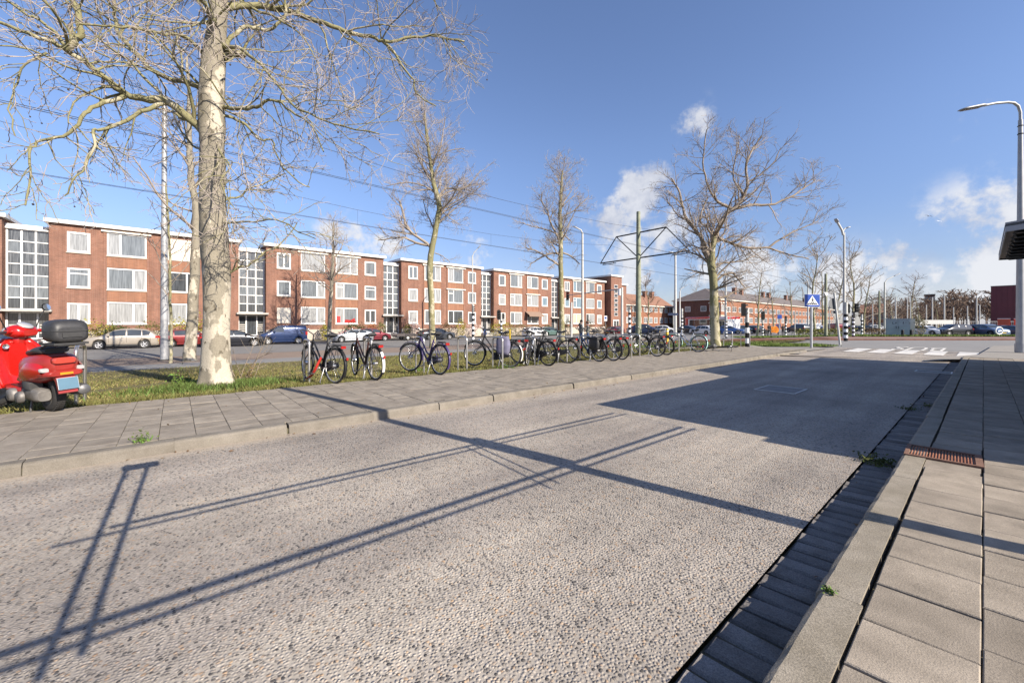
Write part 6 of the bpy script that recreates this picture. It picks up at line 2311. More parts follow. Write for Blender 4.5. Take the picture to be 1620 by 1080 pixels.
CARP = {
    'suv': dict(L=4.2, W=1.78, H=1.58, top=[(-2.1, .72), (-2.06, 1.02), (-1.98, 1.12), (-1.75, 1.34), (-1.35, 1.52), (-.6, 1.585), (.1, 1.56), (.45, 1.48), (1.10, 1.08), (1.3, 1.02), (1.95, .90), (2.06, .80), (2.1, .60)], belt=.98, ax=(-1.28, 1.28), wr=.34, win=((-1.62, -1.15), (-1.10, -.28), (-.20, .72)), ws=(.50, 1.08), rw=(-1.93, -1.55), zb=.22),
    'hatch': dict(L=4.0, W=1.74, H=1.46, top=[(-2.0, .70), (-1.96, .98), (-1.9, 1.05), (-1.55, 1.33), (-1.1, 1.44), (-.4, 1.47), (.2, 1.43), (.5, 1.34), (1.08, .98), (1.3, .93), (1.85, .80), (1.97, .70), (2.0, .52)], belt=.93, ax=(-1.24, 1.24), wr=.31, win=((-1.55, -1.1), (-1.04, -.25), (-.18, .70)), ws=(.52, 1.04), rw=(-1.86, -1.42), zb=.2),
    'saloon': dict(L=4.65, W=1.82, H=1.43, top=[(-2.32, .70), (-2.28, .96), (-2.2, 1.02), (-1.75, 1.08), (-1.5, 1.14), (-.85, 1.38), (-.35, 1.435), (.15, 1.42), (.5, 1.33), (1.15, .99), (1.4, .94), (2.1, .82), (2.27, .72), (2.32, .50)], belt=.93, ax=(-1.42, 1.42), wr=.33, win=((-1.35, -.98), (-.92, -.12), (-.05, .82)), ws=(.52, 1.12), rw=(-1.5, -.92), zb=.18),
    'coupe': dict(L=4.3, W=1.74, H=1.36, top=[(-2.15, .70), (-2.1, 1.0), (-2.0, 1.06), (-1.6, 1.16), (-1.0, 1.32), (-.45, 1.37), (.1, 1.34), (.4, 1.27), (1.1, .95), (1.4, .90), (1.95, .78), (2.1, .66), (2.15, .5)], belt=.90, ax=(-1.25, 1.3), wr=.31, win=((-1.35, -.62), (-.55, .70)), ws=(.42, 1.07), rw=(-1.65, -1.05), zb=.18),
    'van': dict(L=4.2, W=1.83, H=1.82, top=[(-2.1, .8), (-2.07, 1.4), (-2.03, 1.72), (-1.9, 1.79), (-1.0, 1.82), (0, 1.82), (.45, 1.74), (1.12, 1.22), (1.3, 1.15), (1.85, 1.0), (2.03, .85), (2.1, .55)], belt=1.12, ax=(-1.30, 1.32), wr=.31, win=((-.02, .95),), ws=(.50, 1.1), rw=(-2.05, -2.0), zb=.22),
    'mpv': dict(L=4.4, W=1.82, H=1.66, top=[(-2.2, .8), (-2.15, 1.15), (-2.1, 1.25), (-1.9, 1.5), (-1.6, 1.62), (-.6, 1.67), (.1, 1.65), (.45, 1.55), (1.15, 1.12), (1.35, 1.06), (1.95, .92), (2.14, .8), (2.2, .55)], belt=1.02, ax=(-1.32, 1.34), wr=.33, win=((-1.75, -1.15), (-1.08, -.2), (-.12, .80)), ws=(.50, 1.13), rw=(-2.06, -1.75), zb=.22),
}
PAINT = {}


def paint(nm, col, metal=0.35, rough=0.28):
    if nm not in PAINT:
        PAINT[nm] = mat(nm + '_car_paint', col, rough, metal, var=0.05, scale=2, coat=0.6)
    return PAINT[nm]


GLASS = mat('car_glass', (0.035, 0.042, 0.048), 0.05, var=.3, scale=1.5, spec=0.9)
CAR_N = [0]


def car(label, kind, pos, heading, pm, name='parked_car', group='cars parked along the street', tow=False, cladding=None, detail=True):
    p = CARP[kind]
    t = thing(name, label, 'van' if kind == 'van' else 'car', pos, heading, group)
    xs = sorted(set([q[0] for q in p['top']] + [lerp(-p['L'] / 2, p['L'] / 2, i / 40) for i in range(41)]))
    tx, tz = [q[0] for q in p['top']], [q[1] for q in p['top']]
    H, belt, Wd, zb, Lh = p['H'], p['belt'], p['W'], p['zb'], p['L'] / 2

    def zt(x):
        return float(np.interp(x, tx, tz))

    def hw(x):
        u = abs(x) / Lh
        return Wd / 2 * (1 - 0.13 * max(0, (u - .62) / .38) ** 2)

    def sec(x):
        z, w = zt(x), hw(x)
        fr = max(0, min(1, (z - belt) / (H - belt)))
        bl = min(belt, z - 0.03)
        wt = lerp(0.93, 0.76 if kind != 'van' else 0.86, fr) * w
        arch = 0.0
        for a in p['ax']:
            q = p['wr'] + .05
            if abs(x - a) < q:
                arch = max(arch, math.sqrt(q * q - (x - a) ** 2) + p['wr'] - zb)
        z0 = zb + max(0, arch)
        return [(x, w * .90, z0), (x, w * .985, z0 + .04), (x, w, max(z0 + .06, zb + .25)), (x, w * 1.0, max(z0 + .08, lerp(zb, bl, .75))), (x, w * .975, bl), (x, lerp(w * .975, wt, .55), lerp(bl, z - .04, .55) if fr > .05 else bl + (z - bl) * .4), (x, wt, z - 0.045 * (1 if fr > .05 else .5)), (x, wt * .9, z - .008), (x, wt * .5, z + .008), (x, 0, z + .012)]

    rows = []
    for x in xs:
        s = sec(x)
        rows.append([(a, -b, c) for a, b, c in s] + s[-2::-1])
    mb = MB().grid(rows, smooth=True)
    mb.quad(*rows[0][::-1]).quad(*rows[-1])
    recalc(mb.build('body', pm, t))

    def side(x, v, s, off=.006):
        q = sec(x)
        b0, b2 = q[4], q[6]
        b1 = q[5]
        if v < .55:
            y, z = lerp(b0[1], b1[1], v / .55), lerp(b0[2], b1[2], v / .55)
        else:
            y, z = lerp(b1[1], b2[1], (v - .55) / .45), lerp(b1[2], b2[2], (v - .55) / .45)
        return (x, s * (y + off), z + off * .3)

    for s in (-1, 1):
        for x0, x1 in p['win']:
            rows = []
            for i in range(7):
                x = lerp(x0, x1, i / 6)
                rows.append([side(x, v, s) for v in (.08, .3, .55, .75, .93)])
            MB().grid(rows).build('side_window', GLASS, t)
        if detail:
            # door gaps and handles
            for x in {w[1] + .035 for w in p['win']} | {p['win'][0][0] - .03}:
                q = sec(x)
                MB().tube([(x, s * (q[2][1] + .001), q[2][2] + .02), (x, s * (q[3][1] + .001), q[3][2]), (x, s * (q[4][1] + .001), q[4][2])], .006, 4).build('door_gap', 'black', t)
            for x0, x1 in p['win'][-2:]:
                q = sec(x0 + .15)
                MB().cbox((x0 + .16, s * (q[4][1] + .008), q[4][2] - .10), (.18, .03, .028)).build('door_handle', pm, t)
            q = sec(p['ws'][1] - .25)
            MB().cbox((p['ws'][1] - .32, s * (q[4][1] + .09), belt + .10), (.13, .18, .13)).build('wing_mirror', pm, t)
        MB().prism([(x, z) for x, z in ((p['ax'][0] + p['wr'] + .06, zb + .13), (p['ax'][0] + p['wr'] + .06, zb), (p['ax'][1] - p['wr'] - .06, zb), (p['ax'][1] - p['wr'] - .06, zb + .13))], s * (Wd / 2 - .06), s * (Wd / 2 + .008), 'y').build('sill', cladding or pm, t)
        # lights
        MB().cbox((Lh - .17, s * Wd * .36, lerp(zb, zt(Lh - .2), .75)), (.26, .30, .12), Matrix.Rotation(-s * .35, 3, 'Z')).build('headlight', 'clear_plastic', t)
        MB().cbox((-Lh + .10, s * Wd * .385, min(belt, zt(-Lh + .1)) - .08), (.20, .24, .16 if kind != 'van' else .34), Matrix.Rotation(s * .30, 3, 'Z')).build('tail_light', 'red_plastic', t)
        for a in p['ax']:
            wl_ = MB().lathe([(p['wr'] * .64, -.09), (p['wr'] * .9, -.10), (p['wr'], -.07), (p['wr'], .07), (p['wr'] * .9, .10), (p['wr'] * .64, .09)], 26, (a, s * (Wd / 2 - .10), p['wr']), 'y').build('wheel', 'rubber', t)
            yy = s * (Wd / 2 - .02)
            r_ = MB().lathe([(p['wr'] * .56, -s * .03), (p['wr'] * .66, s * .0), (p['wr'] * .66, -s * .1)], 24, (a, yy, p['wr']), 'y')
            for j in range(5):
                an = 2 * PI * j / 5 + a
                for w in (-.16, .16):
                    r_.cbox((a + p['wr'] * .33 * math.cos(an + w), yy - s * .012, p['wr'] + p['wr'] * .33 * math.sin(an + w)), (p['wr'] * .58, .025, .03), Matrix.Rotation(-an, 3, 'Y'))
            r_.lathe([(0, s * .004), (.05, s * .0), (.055, -s * .03)], 12, (a, yy, p['wr']), 'y')
            r_.build('rim', 'alu', wl_)
            MB().lathe([(0, 0), (p['wr'] * .64, 0)], 20, (a, yy - s * .07, p['wr']), 'y').build('brake_disc', 'black', wl_)
            MB().lathe([(p['wr'] + .05, -.16), (p['wr'] + .05, 0)], 24, (a, s * (Wd / 2 - .005), p['wr']), 'y', a0=0, a1=PI).build('wheel_arch', cladding or 'black', t)
    # windscreen and rear window
    for nm, (x0, x1) in (('windscreen', p['ws']), ('rear_window', p['rw'])):
        rows = []
        for i in range(7):
            x = lerp(x0, x1, i / 6)
            q = sec(x)
            rows.append([(x, y * q[7][1] * .99, lerp(q[9][2], q[7][2], abs(y) ** 2) + .007) for y in (-1, -.6, -.2, .2, .6, 1)])
        MB().grid(rows).build(nm, GLASS, t)
    MB().cbox((-Lh - .005, 0, .62 if kind != 'van' else .75), (.03, .52, .11)).build('number_plate', 'yellow_plate', t)
    MB().cbox((Lh + .0, 0, .42), (.03, .52, .11)).build('number_plate', 'yellow_plate', t)
    MB().cbox((Lh - .06, 0, .56), (.12, Wd * .55, .14)).build('grille', 'black', t)
    MB().box(-Lh + .15, Lh - .15, -Wd / 2 + .1, Wd / 2 - .1, zb - .05, zb + .35).build('underbody', 'black', t)
    return t


beige, blk, blue, silv, charc = paint('beige', (.33, .29, .24)), paint('black', (.012, .013, .018)), paint('deep_blue', (.010, .026, .085)), paint('silver', (.42, .44, .46)), paint('charcoal', (.05, .055, .065))
redp, white_, navy, burg = paint('red', (.17, .016, .016)), paint('white', (.72, .72, .71), .0), paint('navy', (.02, .035, .085)), paint('burgundy', (.16, .02, .03))
LP = -44.6


def park(x, lat=LP):
    return lat_ground(x, lat) + Vector((0, 0, .006))


N = PI / 2     # nose along +y (away to the right in the photograph)
car('beige compact off-roader parked behind the red scooter and the grey lamp mast', 'suv', park(195), -N, beige, cladding='blackm')
car('dark car at the picture edge behind the scooter mirrors', 'saloon', park(-16), N, navy)
car('red hatchback mostly hidden behind the slim spotted trunk', 'hatch', park(300, -45.4), N, redp)
car('black saloon passing behind the large plane trunk', 'saloon', park(370, -42.4), N, blk, group='cars driving along the street', name='car')
car('dark blue panel van without rear side windows', 'van', park(446), -N, blue)
car('silver coupe parked behind the sapling', 'coupe', park(556), -N, silv)
car('small dark red car nosing out behind the silver coupe', 'hatch', park(588, -45.6), N, burg)
car('charcoal saloon behind the tall plane trunk', 'saloon', park(690), N, charc)
car('white hatchback behind the matt black roadster', 'hatch', park(846, -44.4), N, white_)
car('green grey hatchback behind the white one', 'hatch', park(868, -46.0), N, paint('green_grey', (.10, .16, .14)))
car('burgundy hatchback right of the person in the grey jacket', 'hatch', park(972, -42.0), -N, burg)
TW = mat('dark_trailer', (.05, .04, .04), .6, var=.2)
tr_ = thing('trailer', 'low flat trailer with white wheels, left of the charcoal saloon', 'trailer', park(640), N)
MB().box(-1.3, 1.3, -.8, .8, .50, .60).box(-1.3, 1.3, -.8, -.76, .6, .78).box(-1.3, 1.3, .76, .8, .6, .78).tube([(1.3, -.4, .52), (2.2, 0, .48), (1.3, .4, .52)], .04, 6).build('trailer_bed', TW, tr_)
for s in (-1, 1):
    w = MB().lathe([(.16, -.08), (.28, -.08), (.29, 0), (.28, .08), (.16, .08)], 20, (0, s * .86, .29), 'y').build('wheel', 'rubber', tr_)
    MB().lathe([(0, s * .06), (.17, s * .07)], 16, (0, s * .86, .29), 'y').build('rim', 'white', w)
# cars and vans beyond, on the crossing and the car park
FC = [('dark blue people carrier left of the yellow bollard', 'mpv', 1022, 68, navy, .4), ('silver car behind the yellow bollard', 'hatch', 1010, 74, silv, .2), ('white car behind the pale lamp post', 'hatch', 1052, 72, white_, .3), ('white estate car in front of the red bus', 'hatch', 1112, 64, white_, 2.9),
      ('dark saloon in front of the red bus front', 'saloon', 1086, 70, charc, 2.9), ('blue saloon right of the wide plane tree', 'saloon', 1152, 66, paint('mid_blue', (.03, .08, .25)), .35), ('grey blue hatchback following the blue saloon', 'hatch', 1176, 70, paint('slate', (.10, .15, .20)), .35),
      ('black hatchback at the crossing, above the last hoop', 'hatch', 1196, 70, blk, 1.5), ('dark car behind the bare tree on the crossing', 'mpv', 1262, 80, charc, 2.6), ('grey van behind the blue crossing sign', 'van', 1276, 84, silv, .5), ('white van right of the blue crossing sign pole', 'van', 1298, 86, white_, .5),
      ('dark red delivery van right of the brown tram mast', 'van', 1318, 84, burg, 2.4), ('dark car between the bare trees', 'hatch', 1345, 88, blk, 2.0), ('black car left of the grey cabinet', 'saloon', 1370, 92, charc, .3), ('white car right beside the brown mast', 'hatch', 1388, 92, white_, .5),
      ('white saloon with red lights behind the olive bush', 'saloon', 1465, 62, white_, -.55), ('black estate car at the car park edge', 'mpv', 1507, 60, blk, -2.32), ('red hatchback beside the black estate', 'hatch', 1529, 61, redp, -2.1), ('slate blue people carrier facing the road', 'mpv', 1563, 59, paint('slate_blue', (.14, .19, .28)), -.83),
      ('pale car between the slate carrier and the lamp post', 'hatch', 1594, 64, silv, -.7), ('dark blue car half behind the right lamp post', 'hatch', 1607, 60, navy, -.75)]
for lab, kd, x, Z, pm, h in FC:
    car(lab, kd, at_depth(x, Z, .04), h, pm, group='cars beyond the crossing', detail=False)

# ---------------------------------------------------------------- red bus
pb = at_depth(1124, 74, .04)
bus = thing('bus', 'red and white city bus waiting behind the wide plane tree', 'bus', pb, 2.62)
BR_, BWH = paint('bus_red', (.55, .02, .02), 0), white_
L2, W2 = 6.0, 1.25
recalc(loft([(-L2, W2 * .96, .35, 2.9, .16), (-L2 + .3, W2, .33, 2.98, .14), (0, W2, .33, 3.0, .13), (L2 - .5, W2, .33, 3.0, .14), (L2 - .12, W2 * .98, .34, 2.93, .17), (L2, W2 * .90, .40, 2.7, .2)], k=40).build('body', BWH, bus))
recalc(loft([(-L2 - .005, W2 * .965, 2.55, 2.92, .2), (0, W2 + .012, 2.58, 3.02, .16), (L2 - .4, W2 + .012, 2.58, 3.02, .16), (L2 - .05, W2 * .985, 2.6, 2.95, .2)], k=32).build('roof_band', BR_, bus))
recalc(loft([(L2 - 1.1, W2 + .011, .34, 3.0, .14), (L2 - .45, W2 + .011, .33, 3.01, .14), (L2 - .1, W2 * .985, .34, 2.95, .17), (L2 + .006, W2 * .905, .40, 2.72, .2)], k=40).build('front_end', BR_, bus))
for s in (-1, 1):
    for i in range(6):
        x = -L2 + .5 + i * 1.68
        MB().box(x, x + 1.6, s * (W2 + .004), s * (W2 + .02), 1.25, 2.5).build('side_window', GLASS, bus)
    for x in (-3.2, 3.1):
        w = MB().lathe([(.25, -.12), (.48, -.13), (.5, 0), (.48, .13), (.25, .13)], 24, (x, s * (W2 - .1), .5), 'y').build('wheel', 'rubber', bus)
        MB().lathe([(0, s * .1), (.26, s * .12)], 18, (x, s * (W2 - .1), .5), 'y').build('rim', 'alu', w)
    MB().box(L2 + .0, L2 + .02, s * .75, s * 1.02, .6, .8).build('headlight', 'clear_plastic', bus)
    MB().tube([(L2 - .05, s * 1.15, 2.6), (L2 + .25, s * 1.35, 2.5)], .03, 5).cbox((L2 + .27, s * 1.38, 2.25), (.1, .2, .4)).build('mirror', 'black', bus)
MB().box(L2 + .004, L2 + .03, -1.02, 1.02, 1.0, 2.35).build('windscreen', GLASS, bus)
MB().box(L2 + .004, L2 + .035, -.8, .8, 2.42, 2.66).build('destination_sign', 'black', bus)

# ---------------------------------------------------------------- masts, lamps, signals
def mast(name, label, cat, pos, h, r0, r1, m, group=None, k=12):
    t = thing(name, label, cat, pos, group=group)
    MB().tube([(0, 0, -.2), (0, 0, h * .33), (0, 0, h * .66), (0, 0, h)], [r0, lerp(r0, r1, .33), lerp(r0, r1, .66), r1], k).build('pole', m, t)
    return t


def zpx(p, y):
    """height above the foot p of a point seen at picture height y"""
    Z = -p.x * CC + p.y * SS
    return CZ - (y - HY) / FPX * Z - p.z


def ppx(p, n):
    return n * (-p.x * CC + p.y * SS) / FPX


VIEW = Vector((SS, CC, 0))     # across the picture


def lamp_head(t, pts, head_len, m, r=.04, w=.11, hname='lamp_head'):
    a = MB().tube(pts, r, 8).build('arm', m, t)
    e, d = Vector(pts[-1]), (Vector(pts[-1]) - Vector(pts[-2])).normalized()
    sd = d.cross(Vector((0, 0, 1))).normalized()
    up = sd.cross(d)
    V = []
    prof = ((-.05, .5, .055), (.15, 1.0, .075), (.75, .95, .07), (1.0, .7, .03))
    rows = []
    for u, wv, hh in prof:
        c = e + d * head_len * u
        rows.append([c + sd * w * wv * x + up * hh * z for x, z in ((-1, 0), (-.8, .6), (0, 1), (.8, .6), (1, 0), (.85, -.35), (-.85, -.35))])
    mb = MB().grid(rows, wrap=True)
    mb.quad(*rows[0]).quad(*rows[-1])
    hd = recalc(mb.build(hname, m if m != 'pale_post' else 'grey_post', t))
    c0, c1 = e + d * head_len * .12, e + d * head_len * .95
    o = up * (-.04)
    MB().quad(c0 + sd * w * .8 + o, c1 + sd * w * .6 + o, c1 - sd * w * .6 + o, c0 - sd * w * .8 + o).build('lens', 'clear_plastic', hd)
    return hd


LG_ = 'street lamps'
# right lamp post by the pavement end
p = ground(1614.5, 557, .12)
t = mast('street_lamp', 'tall grey street lamp with a long flat head, by the shelter roof', 'street lamp', p, zpx(p, 190), ppx(p, 5.3), ppx(p, 2.6), 'grey_post', LG_, 16)
h = zpx(p, 190)
q = lambda x, y: VIEW * ppx(p, x - 1614.5) + Vector((0, 0, zpx(p, y)))
lamp_head(t, [q(1614.5, 192), q(1614.3, 178), q(1611, 168), q(1604, 163), q(1594, 162), q(1575, 163.5), q(1557, 167)], ppx(p, 39), 'grey_post', ppx(p, 1.9), .15)
MB().tube([(0, 0, 0), (0, 0, .35)], ppx(p, 6.2), 16).build('base_sleeve', 'grey_post', t)
MB().tube([(0, 0, zpx(p, 213)), (0, 0, zpx(p, 211.5))], ppx(p, 3.4), 12).build('band', 'black', t)
MB().tube([(0, 0, zpx(p, 200)), (0, 0, zpx(p, 199))], ppx(p, 3.4), 12).build('band', 'black', t)
# pale mast between scooter and plane tree
p = ground(260, 570)
t = mast('street_lamp', 'thick pale lamp mast between the red scooter and the large plane tree', 'street lamp', p, zpx(p, 168), ppx(p, 5.2), ppx(p, 2.9), 'grey_post', LG_, 16)
q = lambda x, y: VIEW * ppx(p, x - 260) + Vector((0, 0, zpx(p, y)))
MB().lathe([(0, .30), (.10, .28), (.22, .16), (.26, 0), (.16, -.05), (0, -.06)], 20, tuple(q(258, 160))).build('lamp_head', 'grey_post', t)
MB().tube([(0, 0, 0), (0, 0, .06)], ppx(p, 8), 14).build('base_flange', 'blackm', t)
MB().cbox(VIEW * ppx(p, -4) + Vector((0.0, 0, zpx(p, 522))), (.05, .06, .10)).build('tag_plate', 'rust', t)


def simple_lamp(label, x, y_foot, lat, ytop, wpx, armpx, m='pale_post', base=None, headl=.6):
    p = base if base is not None else lat_ground(x, lat)
    t = mast('street_lamp', label, 'street lamp', p, zpx(p, ytop + 6), ppx(p, wpx / 2), ppx(p, wpx * .32), m, LG_)
    for ax, ay in armpx:
        s = 1 if ax > 0 else -1
        lamp_head(t, [VIEW * ppx(p, 0) + Vector((0, 0, zpx(p, ytop + 8))), VIEW * ppx(p, ax * .15) + Vector((0, 0, zpx(p, ytop + 2))), VIEW * ppx(p, ax * .6) + Vector((0, 0, zpx(p, ytop + ay * .5)))], ppx(p, abs(ax) * .5), m, ppx(p, wpx * .22), .12)
    return t, p


t, p = simple_lamp('slender double headed street lamp over the crossing, right of the wide plane tree', 1333, 530, 0, 362, 4.2, (), base=at_depth(1335.5, 31.5, .0))
q = lambda x, y: VIEW * ppx(p, x - 1335.5) + Vector((0, 0, zpx(p, y)))
lamp_head(t, [q(1334, 372), q(1332, 364), q(1328, 357), q(1325, 352)], ppx(p, 7), 'pale_post', ppx(p, 1.6), .18)
lamp_head(t, [q(1334, 366), q(1336, 362), q(1339, 361)], ppx(p, 6), 'pale_post', ppx(p, 1.0), .12)
simple_lamp('white lamp mast with a flat head, just right of the slim plane trunk', 921.5, 530, -24.5, 362, 4.8, ((-14, -2),))
simple_lamp('white lamp mast with an upturned head, behind the hoop with the bag', 747.5, 530, -41, 398, 2.8, ((14, -10),))
simple_lamp('white lamp mast on the right of the tram mast frame', 1068.5, 528, -31, 398, 4.6, ((14, -3), (-10, 2)))
simple_lamp('lamp mast with a small arm, left of the dark corner house', 1075, 0, 0, 455, 3, ((12, -3),), base=at_depth(1075.5, 75))
simple_lamp('pale lamp mast behind the wide plane trunk', 1148, 0, 0, 428, 4, ((-10, -2),), base=at_depth(1148, 55))
simple_lamp('lamp with a long curved arm left of the grey cabinet', 1399, 0, 0, 440, 3, ((24, -6),), base=at_depth(1399.5, 58))
simple_lamp('lamp with a short arm behind the blue crossing sign', 1276, 0, 0, 440, 2.6, ((-10, -2),), base=at_depth(1278, 80))
simple_lamp('small lamp right of the tall wooden tram mast', 1016, 0, 0, 438, 2.4, ((14, -4),), base=at_depth(1013, 90))

# tram line: wooden masts, braced arms, wires
def span(px0, px1, lat_of, n=2):
    pass


TC = -15.7
pt = lat_ground(1010, TC)
tm_ = mast('tram_mast', 'tall weathered tram mast with a braced black arm frame', 'tram mast', pt, zpx(pt, 335), ppx(pt, 4.6), ppx(pt, 3.0), 'green_post', 'tram masts', 14)
dirx = Vector((1, 0, 0))
zb_, ztp = zpx(pt, 408), zpx(pt, 368)


def arm_x(x):
    r = (x - PX) / FPX
    return (pt.y * (r * SS - CC) / (r * CC + SS)) - pt.x


xl, xr, xtl, xtr = arm_x(950), arm_x(1091), arm_x(975), arm_x(1054)
fr = MB()
fr.tube([(xl, 0, zb_), (xr, 0, zb_)], .05, 6)
fr.tube([(xtl, 0, ztp), (xtr, 0, ztp)], .05, 6)
fr.build('cross_arm', 'black', tm_)
for a, b in (((xl, zb_), (xtl, ztp)), ((xtl, ztp), (0, zb_)), ((0, zb_), (xtr, ztp)), ((xtr, ztp), (xr, zb_))):
    MB().tube([(a[0], 0, a[1]), (b[0], 0, b[1])], .035, 6).build('brace', 'black', tm_)
for x in (xl + .5, xr - .9):
    MB().tube([(x - .3, 0, zb_ - .14), (x + .9, 0, zb_ - .14)], .03, 5).tube([(x - .2, 0, zb_), (x - .2, 0, zb_ - .14)], .02, 5).tube([(x + .7, 0, zb_), (x + .7, 0, zb_ - .14)], .02, 5).build('insulator_arm', 'black', tm_)
Zc = zb_ + pt.z - .2
TRK = (TC + xl + .9, TC + xr - .6)
wn_ = 0
for a, lab in zip(TRK, ('far track', 'near track')):
    bs = [-70, -35, -5, pt.y, pt.y + 30, pt.y + 62, pt.y + 95, pt.y + 130]
    cw_, ms_ = [], []
    for b0_, b1_ in zip(bs, bs[1:]):
        for i in range(8):
            u = i / 8
            cw_.append((a, lerp(b0_, b1_, u), Zc))
            ms_.append((a, lerp(b0_, b1_, u), Zc + 1.45 - 4 * .85 * u * (1 - u)))
    wt = thing('tram_wire', 'contact wire with its carrying cable and droppers over the ' + lab, 'overhead wire', (0, 0, 0), group='tram overhead wires')
    MB().tube([(x + .05, y, z) for x, y, z in cw_], .007, 4).tube([(x - .06, y, z) for x, y, z in cw_], .007, 4).build('contact_wire', 'wire', wt)
    MB().tube(ms_, .007, 4).build('carrying_cable', 'wire', wt)
    dp = MB()
    for i in range(1, len(cw_), 2):
        dp.tube([cw_[i], ms_[i]], .0045, 3, cap=False)
    dp.build('dropper', 'wire', wt)
for lab, x, Z, yt, w in (('brown wooden tram mast with a white triangle sign, behind the crossing sign', 1306.5, 40, 433, 5), ('thin brown tram mast left of the grey cabinet', 1391, 58, 460, 3)):
    p = at_depth(x, Z)
    t = mast('tram_mast', lab, 'tram mast', p, zpx(p, yt), ppx(p, w / 2), ppx(p, w * .36), 'green_post', 'tram masts')
    MB().tube([VIEW * -ppx(p, 22) + Vector((0, 0, zpx(p, yt + 14))), VIEW * ppx(p, 22) + Vector((0, 0, zpx(p, yt + 14)))], ppx(p, .5), 5).build('cross_arm', 'wire', t)
    if Z == 40:
        c = VIEW * ppx(p, -1.5) + Vector((0, 0, zpx(p, 465))) + Vector((CC, -SS, 0)) * .18
        MB().prism([(-.22, .16), (.22, .16), (0, -.24)], -.01, .01, 'y').build('triangle_sign', 'sign_white', t, loc=c, rot=(0, 0, math.atan2(CC, SS)))
for i, (x, yt, Z, w) in enumerate(((1417, 470, 70, 2.6), (1435.5, 473, 75, 2.2), (1440.5, 476, 75, 2.0), (1465.5, 482, 80, 2.2), (1475, 470, 78, 2.6), (1494, 466, 78, 2.8), (1508.5, 486, 90, 2.0), (1530.5, 484, 85, 2.2), (1545, 468, 76, 2.6), (1550, 482, 82, 2.2), (1380.5, 480, 90, 2.2), (1257.5, 495, 60, 2.2), (1312, 480, 62, 2.4))):
    p = at_depth(x, Z)
    o = ['first', 'second', 'third', 'fourth', 'fifth', 'sixth', 'seventh', 'eighth', 'ninth', 'tenth'][i] if i < 10 else ''
    lab = f'pale thin pole beyond the car park, {o} counting right from the grey cabinet' if i < 10 else ('pale pole among the bare trees left of the cabinet', 'short pale pole left of the blue crossing sign', 'pale pole just right of the brown tram mast')[i - 10]
    mast('pole', lab, 'pole', p, zpx(p, yt), ppx(p, w * .36), ppx(p, w * .28), 'pale_post', 'pale poles beyond the crossing', 8)


# traffic signals on black and white banded posts
def banded(t, h0, h1, r, n):
    for i in range(n):
        z0, z1 = lerp(h0, h1, i / n), lerp(h0, h1, (i + 1) / n)
        MB().tube([(0, 0, z0 + .002), (0, 0, z1 - .002)], r + .006, 12).build('band', 'black' if i % 2 == 0 else 'sign_white', t)


def signal_head(t, c, face, lit=None, s=0.8, plate=False):
    f = Vector((math.cos(face), math.sin(face), 0))
    R = Matrix.Rotation(face, 3, 'Z')
    c = Vector(c)
    b = MB().cbox(c, (.22 * s, .30 * s, .92 * s), R)
    if plate:
        po = [(.24 * s * math.cos(2 * PI * i / 24) * 1.0, (.36 if math.sin(2 * PI * i / 24) > 0 else -.36) * s + .24 * s * math.sin(2 * PI * i / 24)) for i in range(24)]
        mm = MB().prism(po, .0, .02, 'x')
        mm.v = [tuple(c + R @ Vector((x + .1 * s, y, z))) for x, y, z in mm.v]
        b.add(mm.v, mm.f)
    o = b.build('signal_head', 'black', t)
    for i, (col, nm) in enumerate((('red_plastic', 'red'), ('blackm', 'amber'), ('blackm', 'green'))):
        ct = c + f * .135 * s + Vector((0, 0, (.29 - .29 * i) * s))
        l = MB().lathe([(0, .02), (.075 * s, .015), (.095 * s, 0)], 16, (0, 0, 0), 'x')
        l.v = [tuple(ct + R @ Vector(v)) for v in l.v]
        l.build('lens', 'red_plastic' if (i == 0 and lit) else 'blackm', o)
        hd = MB().lathe([(.10 * s, 0), (.10 * s, .16 * s)], 14, (0, 0, 0), 'x', a0=0, a1=PI)
        hd.v = [tuple(ct + R @ Vector(v)) for v in hd.v]
        hd.build('visor', 'blackm', o)
    return o


FACE = math.atan2(-SS, CC)      # towards the photographer
SG = 'traffic signal posts'


def signal(label, x, Z, ytop, w, heads, bands=(0, 2.2, 9), base=None):
    p = base if base is not None else at_depth(x, Z)
    t = mast('traffic_signal', label, 'traffic signal', p, zpx(p, ytop), ppx(p, w / 2), ppx(p, w / 2), 'pale_post', SG)
    if bands:
        banded(t, *bands[:2], ppx(p, w / 2), bands[2])
    for dx, y, face, lit in heads:
        oval = 'oval' in label and abs(face) < .5
        signal_head(t, VIEW * ppx(p, dx) + Vector((0, 0, zpx(p, y))), FACE + face, lit, 1.0 if oval else .72, oval)
    return t


signal('banded signal post behind the empty hoop, below the lamp mast', 748.5, 0, 482, 3.6, ((0, 489, 1.2, False),), (0, 2.9, 11), base=lat_ground(748.5, -33))
signal('signal with a black oval board left of the yellow shrub', 793, 0, 496, 3, ((-4, 498, .2, False), (3, 500, 1.8, False)), (0, 2.2, 9), base=lat_ground(793, -36))
t = signal('tall banded signal post left of the tram mast', 996, 44, 490, 4, ((0, 500, 1.3, False),), (0, 3.0, 11))
signal('signal post with three lenses right of the pale lamp mast', 1079, 55, 488, 3, ((0, 496, .6, False),), (0, 2.6, 11))
signal('banded post in front of the red bus', 1124, 58, 500, 2.4, ((0, 503, 1.5, False),), (0, 2.3, 11))
signal('thick banded signal post beside the last hoop', 1182, 20.6, 487, 5.6, ((-6, 490, 1.3, False),), (0, 1.35, 5))
signal('signal with a black oval board, behind the person in black', 1206.5, 52, 497, 2.6, ((0, 499, .0, False),), (0, 1.7, 9))
signal('banded post right of the person in black', 1243, 50, 502, 2.4, ((0, 504, 1.6, False),), (0, 1.9, 9))
